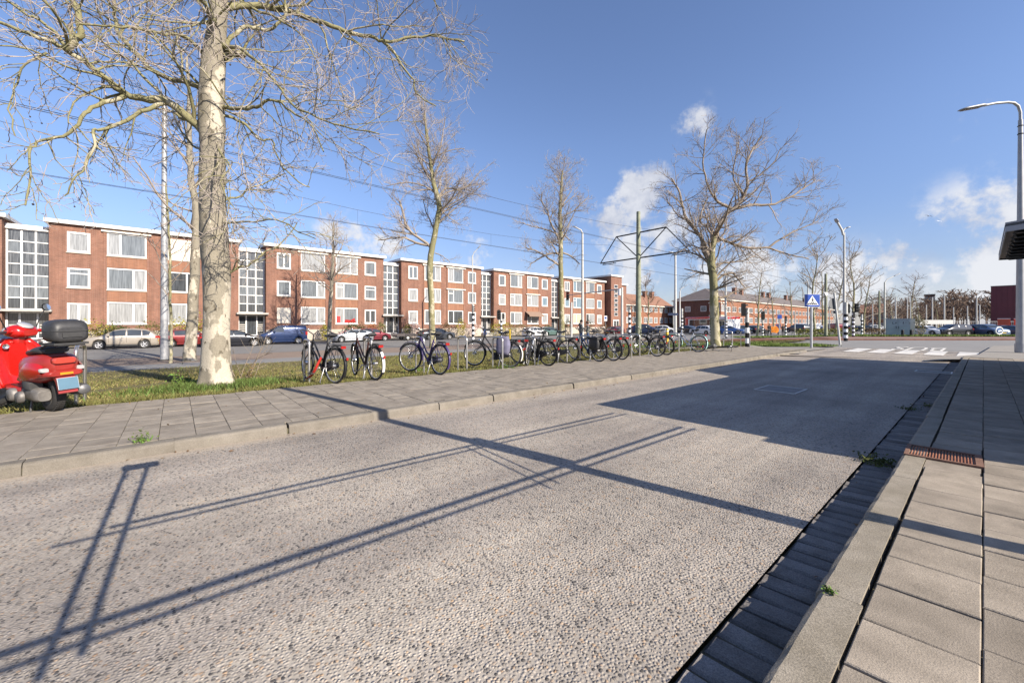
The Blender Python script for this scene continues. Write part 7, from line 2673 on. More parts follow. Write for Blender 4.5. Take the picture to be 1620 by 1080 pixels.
signal('banded post behind the wide plane trunk', 1149, 47, 500, 2.8, (), (0, 2.0, 11))
signal('banded post left of the hedge end, below the bare trees', 1350, 38, 494, 3.4, ((0, 498, 1.4, False),), (0, 2.3, 12))
signal('banded post in front of the brown hedge', 1363.5, 43, 497, 2.6, (), (0, 1.9, 10))
# gantry arm over the street
pg = lat_ground(984, -27)
t = mast('signal_gantry', 'pale signal gantry whose long arm carries a red light over the street', 'traffic signal', pg, zpx(pg, 455), ppx(pg, 2.1), ppx(pg, 1.8), 'pale_post')
p2 = onlat(898, 467, -36.5)
q2 = p2 - pg
ar = [(0, 0, zpx(pg, 457)), (q2.x * .5, q2.y * .5, lerp(zpx(pg, 457), q2.z, .5)), (q2.x, q2.y, q2.z)]
MB().tube(ar, [.075, .065, .05], 8).build('arm', 'grey_post', t)
signal_head(t, (q2.x, q2.y, q2.z - .1), FACE, True, 1.25)
MB().cbox((VIEW * ppx(pg, -4) + Vector((0, 0, zpx(pg, 462)))), (.25, .25, .75)).build('signal_box', 'sign_white', t)
signal('thin white signal post below the red light', 904, 0, 478, 3.2, (), None, base=lat_ground(904, -36.5))

# signs
def sign_post(name, label, cat, p, h, r, m='galv'):
    t = thing(name, label, cat, p)
    MB().tube([(0, 0, -.2), (0, 0, h)], r, 12).build('post', m, t)
    return t


p = ground(1283.5, 551, .0) + Vector((0, 0, .03))
t = sign_post('crossing_sign', 'blue pedestrian crossing sign with a white triangle on a steel post', 'road sign', p, zpx(p, 466), ppx(p, 1.9))
c = Vector((0, 0, zpx(p, 475.5))) + Vector((CC, -SS, 0)) * .06
hw_, hh_ = ppx(p, 12.2), ppx(p, 10)
RZ = math.atan2(CC, SS)


def flat(name, poly, d0, d1, m, par, loc):
    return MB().prism(poly, d0, d1, 'y').build(name, m, par, loc=loc, rot=(0, 0, RZ))


pan = flat('sign_panel', [(-hw_, -hh_), (hw_, -hh_), (hw_, hh_), (-hw_, hh_)], -.012, .012, 'sign_white', t, c)
MB().prism([(-hw_ + .012, -hh_ + .012), (hw_ - .012, -hh_ + .012), (hw_ - .012, hh_ - .012), (-hw_ + .012, hh_ - .012)], -.015, -.011, 'y').build('blue_face', 'blue_sign', pan)
TR = [(-hw_ * .82, -hh_ * .70), (hw_ * .82, -hh_ * .70), (0, hh_ * .78)]
MB().prism(TR, -.018, -.014, 'y').build('white_triangle', 'sign_white', pan)
mm = MB()
for i, x in enumerate((-.5, -.25, 0, .25, .5)):
    w = .075
    mm.prism([((x - w * 1.5) * hw_ * 1.15, -hh_ * .62), ((x + w * 1.5) * hw_ * 1.15, -hh_ * .62), ((x * .72 + w * .7) * hw_, -hh_ * .34), ((x * .72 - w * .7) * hw_, -hh_ * .34)], -.021, -.017, 'y')
s_ = hh_ * 1.15
mm.prism([(-.03 * s_, .02 * s_), (.10 * s_, .0 * s_), (.11 * s_, .26 * s_), (-.05 * s_, .26 * s_)], -.021, -.017, 'y')
mm.prism([(-.02 * s_, .03 * s_), (-.22 * s_, -.36 * s_), (-.14 * s_, -.38 * s_), (.06 * s_, .0)], -.022, -.018, 'y')
mm.prism([(.02 * s_, .03 * s_), (.10 * s_, .0), (.20 * s_, -.34 * s_), (.12 * s_, -.36 * s_)], -.023, -.019, 'y')
mm.prism([(-.04 * s_, .24 * s_), (-.17 * s_, .0), (-.13 * s_, -.02 * s_), (.02 * s_, .18 * s_)], -.024, -.02, 'y')
mm.prism([(.08 * s_, .24 * s_), (.20 * s_, .02 * s_), (.16 * s_, .0), (.05 * s_, .16 * s_)], -.024, -.02, 'y')
mm.prism([(.03 * s_ + .075 * s_ * math.cos(i * PI / 6), .36 * s_ + .075 * s_ * math.sin(i * PI / 6)) for i in range(12)], -.021, -.017, 'y')
mm.build('walking_figure', 'black', pan)

p = ground(1329, 545) + Vector((0, 0, .02))
t = sign_post('road_sign', 'back of a round road sign on a leaning white post', 'road sign', p, zpx(p, 462), ppx(p, 1.5), 'pale_post')
t.rotation_euler = Euler((0, -.09, 0))
c = VIEW * ppx(p, -.5) + Vector((0, 0, zpx(p, 480)))
rr = ppx(p, 9.2)
flat('sign_disc', [(rr * math.cos(2 * PI * i / 32), rr * math.sin(2 * PI * i / 32)) for i in range(32)], -.01, .01, 'sign_back', t, c + Vector((-CC, SS, 0)) * .06)
flat('sub_plate', [(-rr * .8, -.09), (rr * 1.0, -.09), (rr * 1.0, .09), (-rr * .8, .09)], -.01, .01, 'sign_back', t, Vector((0, 0, zpx(p, 493))) + Vector((-CC, SS, 0)) * .06)
p = at_depth(1338.5, 28.5)
t = signal('heavy banded signal post beside the leaning round sign', 1338, 29.5, 478, 5.2, ((3.5, 488, 2.6, False), (17, 487, .2, False)), (0, 2.0, 9))
p = at_depth(1233, 62)
t = sign_post('road_sign', 'blue square road sign on the far side of the crossing', 'road sign', p, zpx(p, 495), ppx(p, .8))
flat('sign_panel', [(-ppx(p, 3.4), -ppx(p, 3.2)), (ppx(p, 3.4), -ppx(p, 3.2)), (ppx(p, 3.4), ppx(p, 3.2)), (-ppx(p, 3.4), ppx(p, 3.2))], -.02, .02, 'blue_sign', t, Vector((CC, -SS, 0)) * .06 + Vector((0, 0, zpx(p, 501))))
p = at_depth(1226, 66)
t = thing('warning_board', 'amber and violet board standing on the crossing', 'board', p)
MB().prism([(-.75, .35), (.35, .25), (.75, .75), (.3, 1.35), (-.75, 1.25)], -.04, .04, 'y').build('board_face', 'orange_plastic', t, rot=(0, 0, RZ))
MB().prism([(.3, 1.0), (1.0, 1.1), (1.0, 1.75), (.2, 1.7)], .05, .1, 'y').build('board_panel', purple, t, rot=(0, 0, RZ))
MB().box(-.6, -.5, -.1, .1, 0, .4).box(.4, .5, -.1, .1, 0, .4).build('feet', 'black', t)
# lattice of yellow bollards by the bicycles
p = at_depth(1055.5, 34)
t = thing('bollard', 'yellow bollard between the far bicycles and the pale lamp mast', 'bollard', p, group=None)
MB().lathe([(.0, 1.15), (.09, 1.12), (.11, 1.05), (.11, 0), (.13, -.1)], 14).build('post', 'yellow_plate', t)
MB().lathe([(.112, .85), (.114, .85), (.114, .95), (.112, .95)], 14).build('band', 'sign_white', t)
p = lat_ground(807, -33)
t = thing('bollard', 'yellow bollard behind the bag bicycle', 'bollard', p)
MB().lathe([(.0, 1.25), (.10, 1.22), (.12, 1.15), (.12, 0), (.14, -.1)], 14).build('post', 'yellow_plate', t)
p = lat_ground(958, -46.8)
t = sign_post('road_sign', 'small white and blue sign before the stair tower', 'road sign', p + Vector((0, 0, .1)), 3.0, .03)
flat('sign_panel', [(-.28, -.5), (.28, -.5), (.28, .5), (-.28, .5)], -.015, .015, 'sign_white', t, Vector((CC, -SS, 0)) * .06 + Vector((0, 0, 2.9)))
flat('blue_face', [(-.18, -.1), (.18, -.1), (.18, .3), (-.18, .3)], -.02, -.016, 'blue_sign', t, Vector((CC, -SS, 0)) * .06 + Vector((0, 0, 2.9)))
p = at_depth(1066, 50)
t = sign_post('street_name_sign', 'dark street sign board on the pale lamp mast', 'road sign', p, zpx(p, 490), .04, 'pale_post')
flat('sign_panel', [(-.75, -.14), (.5, -.14), (.5, .14), (-.75, .14)], -.02, .02, navy, t, Vector((CC, -SS, 0)) * .08 + Vector((0, 0, zpx(p, 497))))

# ---------------------------------------------------------------- grey cabinet, fence, crates, far buildings
def facing(x0, x1, Z, turn=1.0):
    """foot and direction of a front that looks back along the line of sight"""
    a = (x0 - PX) / FPX
    b = (x1 - PX) / FPX
    m = (a + b) / 2 * turn
    p0 = at_depth(x0, Z)
    # walk to the right and towards the viewer until the line of sight of x1 is met
    s = (b - a) * Z / (1 + m * b)
    q = cw(a * Z + s, Z - s * m)
    return p0, Vector((q[0], q[1], p0.z))


p0, p1 = facing(1401, 1440.5, 43.5)
d = p1 - p0
w = d.length
t = thing('utility_cabinet', 'grey steel utility cabinet with two doors and scrawled marks', 'cabinet', p0, math.atan2(d.y, d.x))
hc = zpx(p0, 505)
gc = mat('cabinet_grey_paint', (.33, .38, .42), .55, .2, var=.12, scale=2)
MB().box(0, w, 0, .9, 0.12, hc).build('cabinet_body', gc, t)
MB().box(-.06, w + .06, -.06, .96, hc, hc + .07).build('lid', gc, t)
MB().box(-.02, w + .02, -.02, .9, -.1, .12).build('plinth', 'concrete', t)
for i in range(2):
    dd = MB().box(.06 + i * w / 2, w / 2 - .03 + i * w / 2, -.03, 0, .2, hc - .08).build('door', gc, t)
    MB().box(w / 2 - .15 + i * .2, w / 2 - .11 + i * .2, -.055, -.03, hc * .45, hc * .6).build('handle', 'black', dd)
g = random.Random(8)
sc2 = MB()
for cx_ in (.62, .86, 1.42, 1.62, 1.84, 2.2):
    pts = [(cx_ + g.uniform(-.09, .09), -.035, hc * .78 + g.uniform(-.14, .14)) for _ in range(4)]
    sc2.tube(pts, .018, 4)
sc2.build('scrawl', 'black', t)
pq = at_depth(1443.5, 43.5)
t = thing('utility_cabinet', 'narrow pale cabinet against the right end of the grey one', 'cabinet', pq, math.atan2(d.y, d.x))
MB().box(-.16, .2, 0, .5, 0, zpx(pq, 505)).build('cabinet_body', 'cream', t)
MB().box(-.19, .23, -.03, .53, zpx(pq, 505), zpx(pq, 505) + .05).build('lid', 'cream', t)
for x, lab in ((1428, 'short black post before the grey cabinet'), (1441.5, 'short dark post at the corner of the grey cabinet')):
    p = at_depth(x, 41)
    tag(MB().lathe([(0, .72), (.10, .70), (.12, .62), (.12, -.1)], 12).build('bollard', 'black', loc=p), lab, 'bollard')
# low white wall and mesh fence behind the parked cars
pa, pb_ = at_depth(1456, 72), at_depth(1508, 72)
d = pb_ - pa
t = thing('barrier_wall', 'long low white barrier wall behind the parked cars', 'wall', pa, math.atan2(d.y, d.x))
zz = zpx(pa, 506)
MB().box(0, d.length, 0, .3, zz - .75, zz).build('wall_panel', 'pale_post', t)
for i in range(7):
    MB().box(d.length * i / 6 - .06, d.length * i / 6 + .06, -.02, .2, -.1, zz - .75).build('post', 'pale_post', t)
pa, pb_ = at_depth(1500, 88), at_depth(1640, 88)
d = pb_ - pa
t = thing('mesh_fence', 'thin grey mesh fence behind the car park', 'fence', pa, math.atan2(d.y, d.x))
f = MB()
n = int(d.length / .35)
for i in range(n):
    f.box(i * .35, i * .35 + .025, 0, .02, .1, 2.3)
f.build('bars', 'grey_post', t)['kind'] = 'stuff'
MB().box(0, d.length, -.01, .03, 2.25, 2.32).box(0, d.length, -.01, .03, .2, .27).build('rail', 'grey_post', t)
# dark red building
pa, pb_ = facing(1567.5, 1680, 100)
d = pb_ - pa
t = thing('warehouse', 'windowless dark red panelled building right of the woods', 'building', pa, math.atan2(d.y, d.x))
hz = zpx(pa, 453.5)
wine = mat('wine_red_cladding', (.115, .022, .030), .6, var=.15, scale=.4)
MB().box(0, d.length, .05, 14, -.5, hz).build('wall', wine, t)
for i in range(12):
    for j in range(4):
        w_, h_ = d.length / 12, (hz - 1.4) / 4
        MB().box(i * w_ + .02, (i + 1) * w_ - .02, 0, .05, 1.4 + j * h_ + .02, 1.4 + (j + 1) * h_ - .02).build('cladding_panel', wine, t)
MB().box(-.05, d.length + .05, -.03, 14.1, hz, hz + .15).build('roof_edge', 'roofing', t)
MB().box(0.3, d.length, -.01, .04, -.4, 1.38).build('plinth', 'blackm', t)
for x0, x1, lab in ((1578, 1598.5, 'orange steel container before the dark red building'), (1604, 1624, 'second orange container, half behind the right lamp post')):
    pa, pb_ = facing(x0, x1, 76)
    d = pb_ - pa
    t = thing('container', lab, 'container', pa, math.atan2(d.y, d.x), group='orange containers')
    hz = zpx(pa, 504.5)
    og = mat('orange_container_paint', (.52, .10, .05), .55, var=.15, scale=2)
    MB().box(0, d.length, .06, 2.4, .1, hz).build('container_body', og, t)
    for i in range(10):
        MB().box(d.length * (i + .1) / 10, d.length * (i + .6) / 10, 0, .06, .25, hz - .2).build('rib', og, t)
    MB().box(-.02, d.length + .02, -.02, 2.45, hz, hz + .1).build('top_rail', 'white', t)
pa, pb_ = facing(1463, 1479, 190)
d = pb_ - pa
t = thing('apartment_tower', 'distant brown block of flats over the trees', 'building', pa, math.atan2(d.y, d.x))
hz = zpx(pa, 467)
MB().box(0, d.length, 0, 10, -1, hz).build('wall', 'brick_d', t)
for j in range(5):
    for i in range(3):
        f = MB().box(.2 + i * d.length / 3, .2 + (i + .7) * d.length / 3, -.05, 0, hz - 2.4 - j * 3, hz - .9 - j * 3).build('window', 'white', t)
        MB().box(.3 + i * d.length / 3, .1 + (i + .7) * d.length / 3, -.07, -.05, hz - 2.3 - j * 3, hz - 1.0 - j * 3).build('pane', 'pane_g', f)
MB().box(-.2, d.length + .2, -.2, 10, hz, hz + .4).build('roof', 'roofing', t)
pa, pb_ = facing(1362, 1398, 130)
d = pb_ - pa
t = thing('brick_house', 'pinkish far houses behind the bare trees left of the cabinet', 'house', pa, math.atan2(d.y, d.x))
MB().box(0, d.length, 0, 8, -1, 5.4).build('wall', 'brick_h', t)
MB().prism([(0 - .3, 5.4), (8.3, 5.4), (4, 8.2)], -.2, d.length + .2, 'x').build('roof', 'rooftile_r', t)
for i in range(5):
    for z in (.6, 3.2):
        f = MB().box(.4 + i * 1.45, 1.4 + i * 1.45, -.05, 0, z, z + 1.4).build('window', 'white', t)
        MB().box(.5 + i * 1.45, 1.3 + i * 1.45, -.07, -.05, z + .1, z + 1.3).build('pane', 'pane_g', f)
# white round symbol stand near the right
p = at_depth(1580.5, 41)
t = thing('round_stand', 'white ring shaped stand on the verge before the slate blue car', 'stand', p)
r = .36
c0 = Vector((0, 0, .62))
MB().tube([c0 + VIEW * r * math.cos(2 * PI * i / 24) + Vector((0, 0, r * math.sin(2 * PI * i / 24))) for i in range(24)], .06, 8, closed=True).build('ring', 'sign_white', t)
MB().tube([(0, 0, 0), (0, 0, .28)], .05, 8).build('foot', 'sign_white', t)

# blue moped and parked motor scooters across the street
def small_scooter(label, p, rz, m, seed):
    t = thing('moped', label, 'moped', p, rz, group='mopeds across the street')
    for x in (0, 1.2):
        w = MB().lathe([(.13, -.05), (.22, -.05), (.24, 0), (.22, .05), (.13, .05)], 18, (x, 0, .24), 'y').build('wheel', 'rubber', t)
        MB().lathe([(0, .03), (.13, .03), (.13, -.03), (0, -.03)], 14, (x, 0, .24), 'y').build('rim', 'alu', w)
    recalc(loft([(-.3, .08, .55, .7), (-.1, .2, .42, .76), (.2, .2, .36, .74), (.4, .12, .34, .68)]).build('rear_body', m, t))
    recalc(loft([(.4, .15, .25, .32, .3), (.85, .16, .25, .32, .3)]).build('floor_board', m, t))
    recalc(loft([(.82, .2, .28, .95, .4), (.95, .2, .3, .98, .4), (1.0, .1, .4, .9, .5)]).build('leg_shield', m, t))
    recalc(loft([(-.2, .12, .77, .84), (.1, .14, .76, .86), (.4, .1, .74, .8)]).build('seat', 'vinyl', t))
    MB().tube([(1.2, 0, .25), (.95, 0, 1.0)], .03, 6).tube([(.9, -.33, 1.05), (.95, 0, 1.02), (.9, .33, 1.05)], .02, 6).build('handlebar', 'black', t)
    recalc(loft([(.9, .1, .95, 1.12), (1.05, .1, .97, 1.1)]).build('headset', m, t))


small_scooter('blue moped parked before the fourth block entrance', lat_ground(768, -46.0), 2.6, paint('mid_blue', (.03, .08, .25)), 1)
small_scooter('white moped behind the red scooter, near the entrance steps', lat_ground(66, -46.4), 1.2, white_, 2)
for lab, x, lat, h in (('dark bicycle leaning on the front garden by the stair tower', 938, -47.6, 1.4), ('second dark bicycle by the stair tower garden', 946, -47.9, 1.7), ('bicycle with high handlebars before the shutter block', 534, -46.9, 1.5), ('dark bicycle beside the open door', 622, -47.4, 1.3)):
    p = lat_ground(x, lat) + Vector((0, 0, .09))
    bicycle(lab, p, p + Vector((math.cos(h), math.sin(h), 0)), frame=mattf, rim='blackm', group='bicycles across the street', lean=.05)
p = at_depth(1212, 52)
t = thing('pushchair', 'small grey pushchair before the person in black', 'pushchair', p, 2.3)
for x, y in ((0, -.25), (0, .25), (.6, -.2), (.6, .2)):
    MB().lathe([(.0, -.02), (.13, -.02), (.13, .02), (0, .02)], 14, (x, y, .13), 'y').build('wheel', 'rubber', t)
MB().tube([(0, -.25, .13), (.3, -.25, .55), (-.35, -.25, 1.0)], .015, 5).tube([(0, .25, .13), (.3, .25, .55), (-.35, .25, 1.0), (-.35, -.25, 1.0)], .015, 5).tube([(.6, -.2, .13), (.3, -.25, .55)], .015, 5).tube([(.6, .2, .13), (.3, .25, .55)], .015, 5).build('frame', 'alu', t)
recalc(loft([(-.05, .2, .5, .95), (.15, .22, .42, .9), (.4, .2, .4, .55)]).build('seat', 'vinyl', t))


# ---------------------------------------------------------------- people
def person(label, pos, face, H, pose, cloth, legs, hair, skin=(.50, .33, .25), extra=None, group='people on foot'):
    """one continuous skinned body; joints in metres for a 1.75 m figure, x forward, y left"""
    t = thing('person', label, 'person', pos, face, group)
    k = H / 1.75
    J = dict(pel=(0, 0, .95), bel=(.0, 0, 1.08), che=(.0, 0, 1.30), nek=(.01, 0, 1.47), hd0=(.03, 0, 1.58), hd1=(.03, 0, 1.70),
             lsh=(0, .17, 1.40), lel=(-.03, .24, 1.14), lwr=(.08, .24, .92), lha=(.11, .23, .84), rsh=(0, -.17, 1.40), rel=(-.03, -.24, 1.14), rwr=(.08, -.24, .92), rha=(.11, -.23, .84),
             lhi=(0, .10, .90), lkn=(.03, .11, .50), lan=(-.02, .11, .09), lto=(.14, .12, .04), rhi=(0, -.10, .90), rkn=(.03, -.11, .50), ran=(-.02, -.11, .09), rto=(.14, -.12, .04))
    J.update(pose)
    R = dict(pel=(.16, .125), bel=(.15, .115), che=(.17, .125), nek=(.058, .058), hd0=(.082, .092), hd1=(.078, .09), lsh=.068, rsh=.068, lel=.05, rel=.05, lwr=.034, rwr=.034, lha=.038, rha=.038, lhi=.092, rhi=.092, lkn=.064, rkn=.064, lan=.044, ran=.044, lto=.04, rto=.04)
    E_ = [('pel', 'bel'), ('bel', 'che'), ('che', 'nek'), ('nek', 'hd0'), ('hd0', 'hd1'), ('che', 'lsh'), ('lsh', 'lel'), ('lel', 'lwr'), ('lwr', 'lha'), ('che', 'rsh'), ('rsh', 'rel'), ('rel', 'rwr'), ('rwr', 'rha'), ('pel', 'lhi'), ('lhi', 'lkn'), ('lkn', 'lan'), ('lan', 'lto'), ('pel', 'rhi'), ('rhi', 'rkn'), ('rkn', 'ran'), ('ran', 'rto')]
    nm = list(J)
    V = [Vector(J[n]) * k for n in nm]
    E2 = [(nm.index(a), nm.index(b)) for a, b in E_]
    rads = []
    for n in nm:
        r = R[n]
        rads.append((r[0] * k, r[1] * k) if isinstance(r, tuple) else (r * k, r * k))
    # fingers: four of unequal length and a thumb, rooted in the palm
    for s, h, w in ((1, 'lha', 'lwr'), (-1, 'rha', 'rwr')):
        d = (Vector(J[h]) - Vector(J[w])).normalized()
        sd = Vector((0, s, 0)).cross(d).normalized()
        for i, ln in enumerate((.075, .085, .08, .06)):
            b = Vector(J[h]) + sd * (.024 - .016 * i) + d * .02
            o = len(V)
            V += [b * k, (b + d * ln * .55) * k, (b + d * ln + Vector((0, -s * .015, 0))) * k]
            rads += [(.010 * k,) * 2, (.009 * k,) * 2, (.007 * k,) * 2]
            E2 += [(nm.index(h), o), (o, o + 1), (o + 1, o + 2)]
        b = Vector(J[w]).lerp(Vector(J[h]), .55) + sd * .03
        o = len(V)
        V += [b * k, (b + d * .03 + sd * .03) * k, (b + d * .065 + sd * .035) * k]
        rads += [(.011 * k,) * 2, (.010 * k,) * 2, (.008 * k,) * 2]
        E2 += [(nm.index(h), o), (o, o + 1), (o + 1, o + 2)]
    me = bpy.data.meshes.new('body')
    me.from_pydata([tuple(v) for v in V], E2, [])
    o = link(me, 'body', None, t)
    sk_ = o.modifiers.new('skin', 'SKIN')
    for v, r in zip(me.skin_vertices[0].data, rads):
        v.radius = r
    me.skin_vertices[0].data[0].use_root = True
    sk_.use_smooth_shade = True
    ss = o.modifiers.new('sub', 'SUBSURF')
    ss.levels = ss.render_levels = 2
    bpy.context.view_layer.update()
    dg = bpy.context.evaluated_depsgraph_get()
    ev = o.evaluated_get(dg)
    m2 = bpy.data.meshes.new_from_object(ev)
    o.modifiers.clear()
    o.data = m2
    m2.materials.clear()
    skn = mat('skin_tone', skin, .6, var=.08)
    for m in (skn, cloth, legs, M['blackm']):
        m2.materials.append(m)
    head_z, wr = 1.475 * k, None
    hands = [Vector(J['lwr']) * k, Vector(J['rwr']) * k]
    palms = [Vector(J['lha']) * k, Vector(J['rha']) * k]
    feet = [Vector(J['lan']) * k, Vector(J['ran']) * k]
    for pl in m2.polygons:
        c = pl.center
        mi = 1 if c.z > .93 * k else 2
        if c.z > head_z and abs(c.y) < .12 * k:
            mi = 0
        for a, b in zip(hands, palms):
            if (c - b).length < .15 * k and (c - b).length < (c - a).length + .0:
                mi = 0
            elif (c - a).length < .12 * k and mi == 2:
                mi = 1
        if any((c - f).length < .17 * k and c.z < f.z + .06 * k for f in feet):
            mi = 3
        pl.material_index = mi
        pl.use_smooth = True
    # face and hair
    hc = Vector((.035, 0, 1.655)) * k if 'hd1' not in pose else Vector(pose['hd1']) * k
    fc = MB()
    fc.ball(hc + Vector((.085, 0, -.035)) * k, .016 * k, 6)
    fc.ball(hc + Vector((-.005, .085, -.02)) * k, .02 * k, 6).ball(hc + Vector((-.005, -.085, -.02)) * k, .02 * k, 6)
    fc.build('face', skn, t)
    ey = MB().ball(hc + Vector((.075, .03, .0)) * k, .010 * k, 6).ball(hc + Vector((.075, -.03, .0)) * k, .010 * k, 6)
    ey.build('eyes', 'black', t)
    MB().cbox(hc + Vector((.078, 0, -.072)) * k, Vector((.012, .042, .009)) * k).build('mouth', mat('lips', (.30, .12, .10), .6), t)
    P = []
    for i in range(8):
        a = PI * .5 * i / 7 * 1.25
        row = []
        for j in range(16):
            b = 2 * PI * j / 16
            q = math.sin(a)
            back = 0 if math.cos(b) < .2 else -.0
            z = math.cos(a) * .115 + (.03 if math.cos(b) > .3 and a > 1.2 else 0)
            row.append(hc + Vector((-.012 + math.cos(b) * q * .098, math.sin(b) * q * .092, max(z, -.015 if math.cos(b) > 0 else -.06) + .005)) * k)
        P.append(row)
    MB().grid(P, wrap=True).build('hair', hair, t)
    if extra:
        extra(t, k, J)
    return t


hairD = mat('dark_hair', (.03, .022, .016), .7, var=.2)
hairR = mat('auburn_hair', (.16, .06, .03), .7, var=.2)
jk = mat('grey_melange_jacket', (.12, .125, .12), .85, var=.35, scale=22)
jean = mat('blue_jeans', (.035, .06, .14), .85, var=.25, scale=18)
blackc = mat('black_coat', (.016, .016, .018), .8, var=.2, scale=14)
darkt = mat('dark_trousers', (.022, .022, .028), .85, var=.2, scale=14)
pinkc = mat('pink_scarf', (.50, .28, .27), .85, var=.2)
p = lat_ground(919, -17.4)
stand = dict(rel=(.02, -.25, 1.16), rwr=(.25, -.14, 1.18), rha=(.31, -.10, 1.23), lel=(.0, .25, 1.15), lwr=(.2, .16, 1.05), lha=(.26, .12, 1.08))


def hood(t, k, J):
    recalc(loft([(-.15, .10, 1.36, 1.50), (-.10, .13, 1.36, 1.56), (-.03, .13, 1.40, 1.55)]).build('hood', jk, t)).scale = (k, k, k)
    MB().cbox((.33 * k, -.08 * k, 1.27 * k), (.02, .075, .15)).build('phone', 'black', t)


person('person in a grey hooded jacket and blue jeans, standing behind the bicycles', p, .9, 1.80, stand, jk, jean, hairD, extra=hood)
p = lat_ground(930, -17.9)


def scarf(t, k, J):
    recalc(loft([(-.09, .12, 1.40, 1.50), (0, .13, 1.38, 1.51), (.08, .10, 1.36, 1.48)]).build('scarf', pinkc, t)).scale = (k, k, k)


person('person in grey with a pink scarf, beside the grey hooded jacket', p, -2.4, 1.72, stand, jk, jean, hairR, extra=scarf)
walk = dict(lkn=(.18, .10, .52), lan=(.26, .10, .10), lto=(.41, .11, .06), rkn=(-.06, -.10, .50), ran=(-.32, -.10, .16), rto=(-.20, -.11, .05), lel=(-.14, .23, 1.16), lwr=(-.12, .24, .95), lha=(-.10, .24, .86), rel=(.10, -.23, 1.15), rwr=(.26, -.22, 1.0), rha=(.32, -.2, .95))


def longcoat(t, k, J):
    P = []
    for z, w, d in ((1.0, .165, .135), (.85, .185, .16), (.68, .20, .19)):
        P.append([(d * k * math.cos(2 * PI * j / 16), w * k * math.sin(2 * PI * j / 16), z * k) for j in range(16)])
    MB().grid(P, wrap=True).build('coat_skirt', blackc, t)


person('person in a long black coat striding over the crossing', at_depth(1217, 52), -.9, 1.74, walk, blackc, darkt, hairD, extra=longcoat)
person('person in black standing by the banded post on the crossing', at_depth(1239, 58), 2.2, 1.72, stand, blackc, darkt, hairD, extra=longcoat)
person('person in a dark coat walking among the far trees', at_depth(1300, 66), -.6, 1.75, walk, navy, darkt, hairD)

# birds
for x, y, lab, s in ((1469, 342, 'dark bird gliding above the car park', .5), (1485, 350, 'pale gull gliding lower in the sky', .42)):
    p = atz(x, y, 55)
    t = thing('bird', lab, 'bird', p, rot=Euler((.5, -.35, RZ)), group='birds in the sky')
    recalc(loft([(-.28 * s, .01, -.01, .01), (-.15 * s, .05 * s, -.05 * s, .05 * s), (.05 * s, .07 * s, -.07 * s, .07 * s), (.22 * s, .05 * s, -.04 * s, .06 * s), (.30 * s, .012, -.01, .015)], k=10, e=1).build('body', 'sign_back' if s > .45 else 'sign_white', t))
    for q in (-1, 1):
        P = [[(.10 * s, q * .05 * s, .03 * s), (-.10 * s, q * .05 * s, .03 * s)], [(.16 * s, q * .4 * s, .16 * s), (-.06 * s, q * .4 * s, .15 * s)], [(.05 * s, q * .85 * s, .10 * s), (-.06 * s, q * .85 * s, .09 * s)], [(-.12 * s, q * 1.1 * s, .05 * s), (-.13 * s, q * 1.1 * s, .05 * s)]]
        MB().grid(P).build('wing', 'sign_back' if s > .45 else 'sign_white', t)

# ---------------------------------------------------------------- shelter at the right
t = thing('shelter_roof', 'dark shelter roof with zigzag louvres, cut off by the picture edge', 'shelter', (0, 0, 0))
HR = 1.85
a0, zR = 0.145 * HR, CZ + HR
b0, b1 = 6.54 * HR, 9.384 * HR
a1 = 3.0
slope_n, slope_f = -0.55, 0.30     # the ends splay outwards
ol = [(a0, b0), (a1, b0 + slope_n * (a1 - a0)), (a1, b1 + slope_f * (a1 - a0)), (a0, b1)]
MB().prism(ol, zR, zR + .05, 'z').build('roof_sheet', 'sign_back', t)
fas = MB()
for q0, q1 in zip(ol, ol[1:] + ol[:1]):
    dx, dy = q1[0] - q0[0], q1[1] - q0[1]
    l = math.hypot(dx, dy)
    nx, ny = dy / l * .02, -dx / l * .02
    fas.prism([q0, q1, (q1[0] - nx, q1[1] - ny), (q0[0] - nx, q0[1] - ny)], zR - .10, zR + .08, 'z')
fas.build('fascia', 'grey_post', t)
MB().prism([(a0 + .02, b0 + .06), (a0 + .115, b0 + .03), (a0 + .115, b1 - .03), (a0 + .02, b1 - .03)], zR - .06, zR - .03, 'z').build('soffit', mat('tan_soffit', (.40, .31, .24), .7, var=.1), t)
for i in range(8):
    bb_ = b0 + .25 + i * (b1 - b0 - .3) / 8
    st_ = (b1 - b0 - .3) / 8
    MB().add([(a0 + .105, bb_ + st_ * .5, zR - .04), (a0 + .175, bb_ + st_ * .04, zR - .10), (a1 - .1, bb_ + st_ * .04, zR - .10), (a1 - .1, bb_ + st_ * .96, zR - .05), (a0 + .175, bb_ + st_ * .96, zR - .05)], [(0, 1, 2, 3, 4)]).build('louvre', 'black', t)
    MB().tube([(a0 + .105, bb_ + st_ * .5, zR - .06), (a0 + .175, bb_ + st_ * .98, zR - .11), (a1 - .1, bb_ + st_ * .98, zR - .11)], .016, 4).build('louvre_edge', 'grey_post', t)
for b in (b0 + .8, b1 - .8):
    MB().tube([(1.9, b, .1), (1.9, b, zR)], .06, 10).build('post', 'grey_post', t)
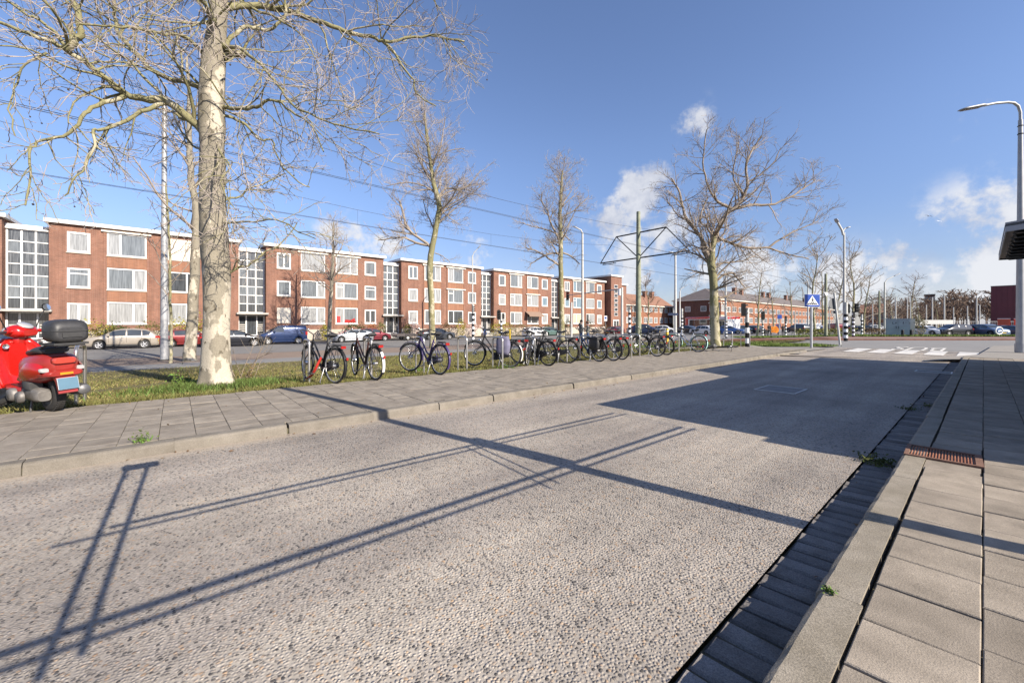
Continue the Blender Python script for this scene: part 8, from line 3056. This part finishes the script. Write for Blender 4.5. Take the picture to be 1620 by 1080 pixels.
# waiting room whose roof and wall shade the lane (beyond the picture edge)
t = thing('waiting_room', 'long grey waiting room beside the pavement, outside the picture', 'shelter', (0, 0, 0))
MB().box(0.86, 3.6, 6.12, 19.75, 2.70, 2.86).build('roof', 'sign_back', t)
MB().box(3.0, 3.5, 5.85, 19.9, .1, 2.695).build('wall', 'concrete', t)
for b in (6.6, 11.0, 15.3, 19.4):
    MB().box(1.2, 1.28, b, b + .08, .1, 2.695).build('post', 'grey_post', t)
# open steel frame on a mast, whose bars throw thin shadows over the lane
t = thing('steel_frame', 'open steel bar frame on a tall mast, outside the picture', 'steel frame', (0, 0, 0))
MB().tube([(2.60, 3.76, .1), (2.60, 3.76, 6.55)], .074, 14).build('mast', 'grey_post', t)
zF = 2.4
sh = zF / math.tan(rad(SUN_E))
ox, oy = .979 * sh, .204 * sh


def bar(nm, p, q, r):
    MB().tube([(p[0] + ox, p[1] + oy, zF), (q[0] + ox, q[1] + oy, zF)], r, 6).build(nm, 'grey_post', t)


bar('long_bar', (-2.46, -.75), (-2.42, 4.80), .0165)
bar('long_bar', (-2.35, -1.6), (-2.28, 4.86), .0115)
bar('long_bar', (-3.55, -.32), (-3.42, 4.80), .0125)
bar('long_bar', (-3.45, -.55), (-3.28, 4.90), .010)
bar('cross_bar', (-5.0, -.33), (-2.20, -.38), .016)
bar('cross_bar', (-4.92, -.19), (-2.26, -.28), .016)
bar('cross_bar', (-3.5, 2.31), (-2.17, 2.23), .011)
bar('cross_bar', (-3.5, 2.41), (-2.20, 2.35), .011)
bar('cross_bar', (-3.3, 4.87), (-2.2, 4.79), .006)
bar('cross_bar', (-3.45, 4.80), (-2.3, 4.72), .006)
g = random.Random(2)
for k in range(26):
    u = g.random()
    p = (-2.2 - 2.75 * u ** .6, -.36 + .05 * u + g.choice((0, .12)))
    MB().tube([(p[0] + ox, p[1] + oy, zF), (p[0] + ox + g.uniform(-.09, .09), p[1] + oy + g.uniform(-.05, .05), zF + g.uniform(-.02, .05))], .006, 4).build('cable_tie', 'black', t)
MB().cbox((-4.90 + ox, -.24 + oy, zF), (.10, .24, .05)).build('lamp_box', 'grey_post', t)
MB().cbox((2.60, 3.83, 3.35), (.05, .14, .7)).build('sign_box', 'grey_post', t)
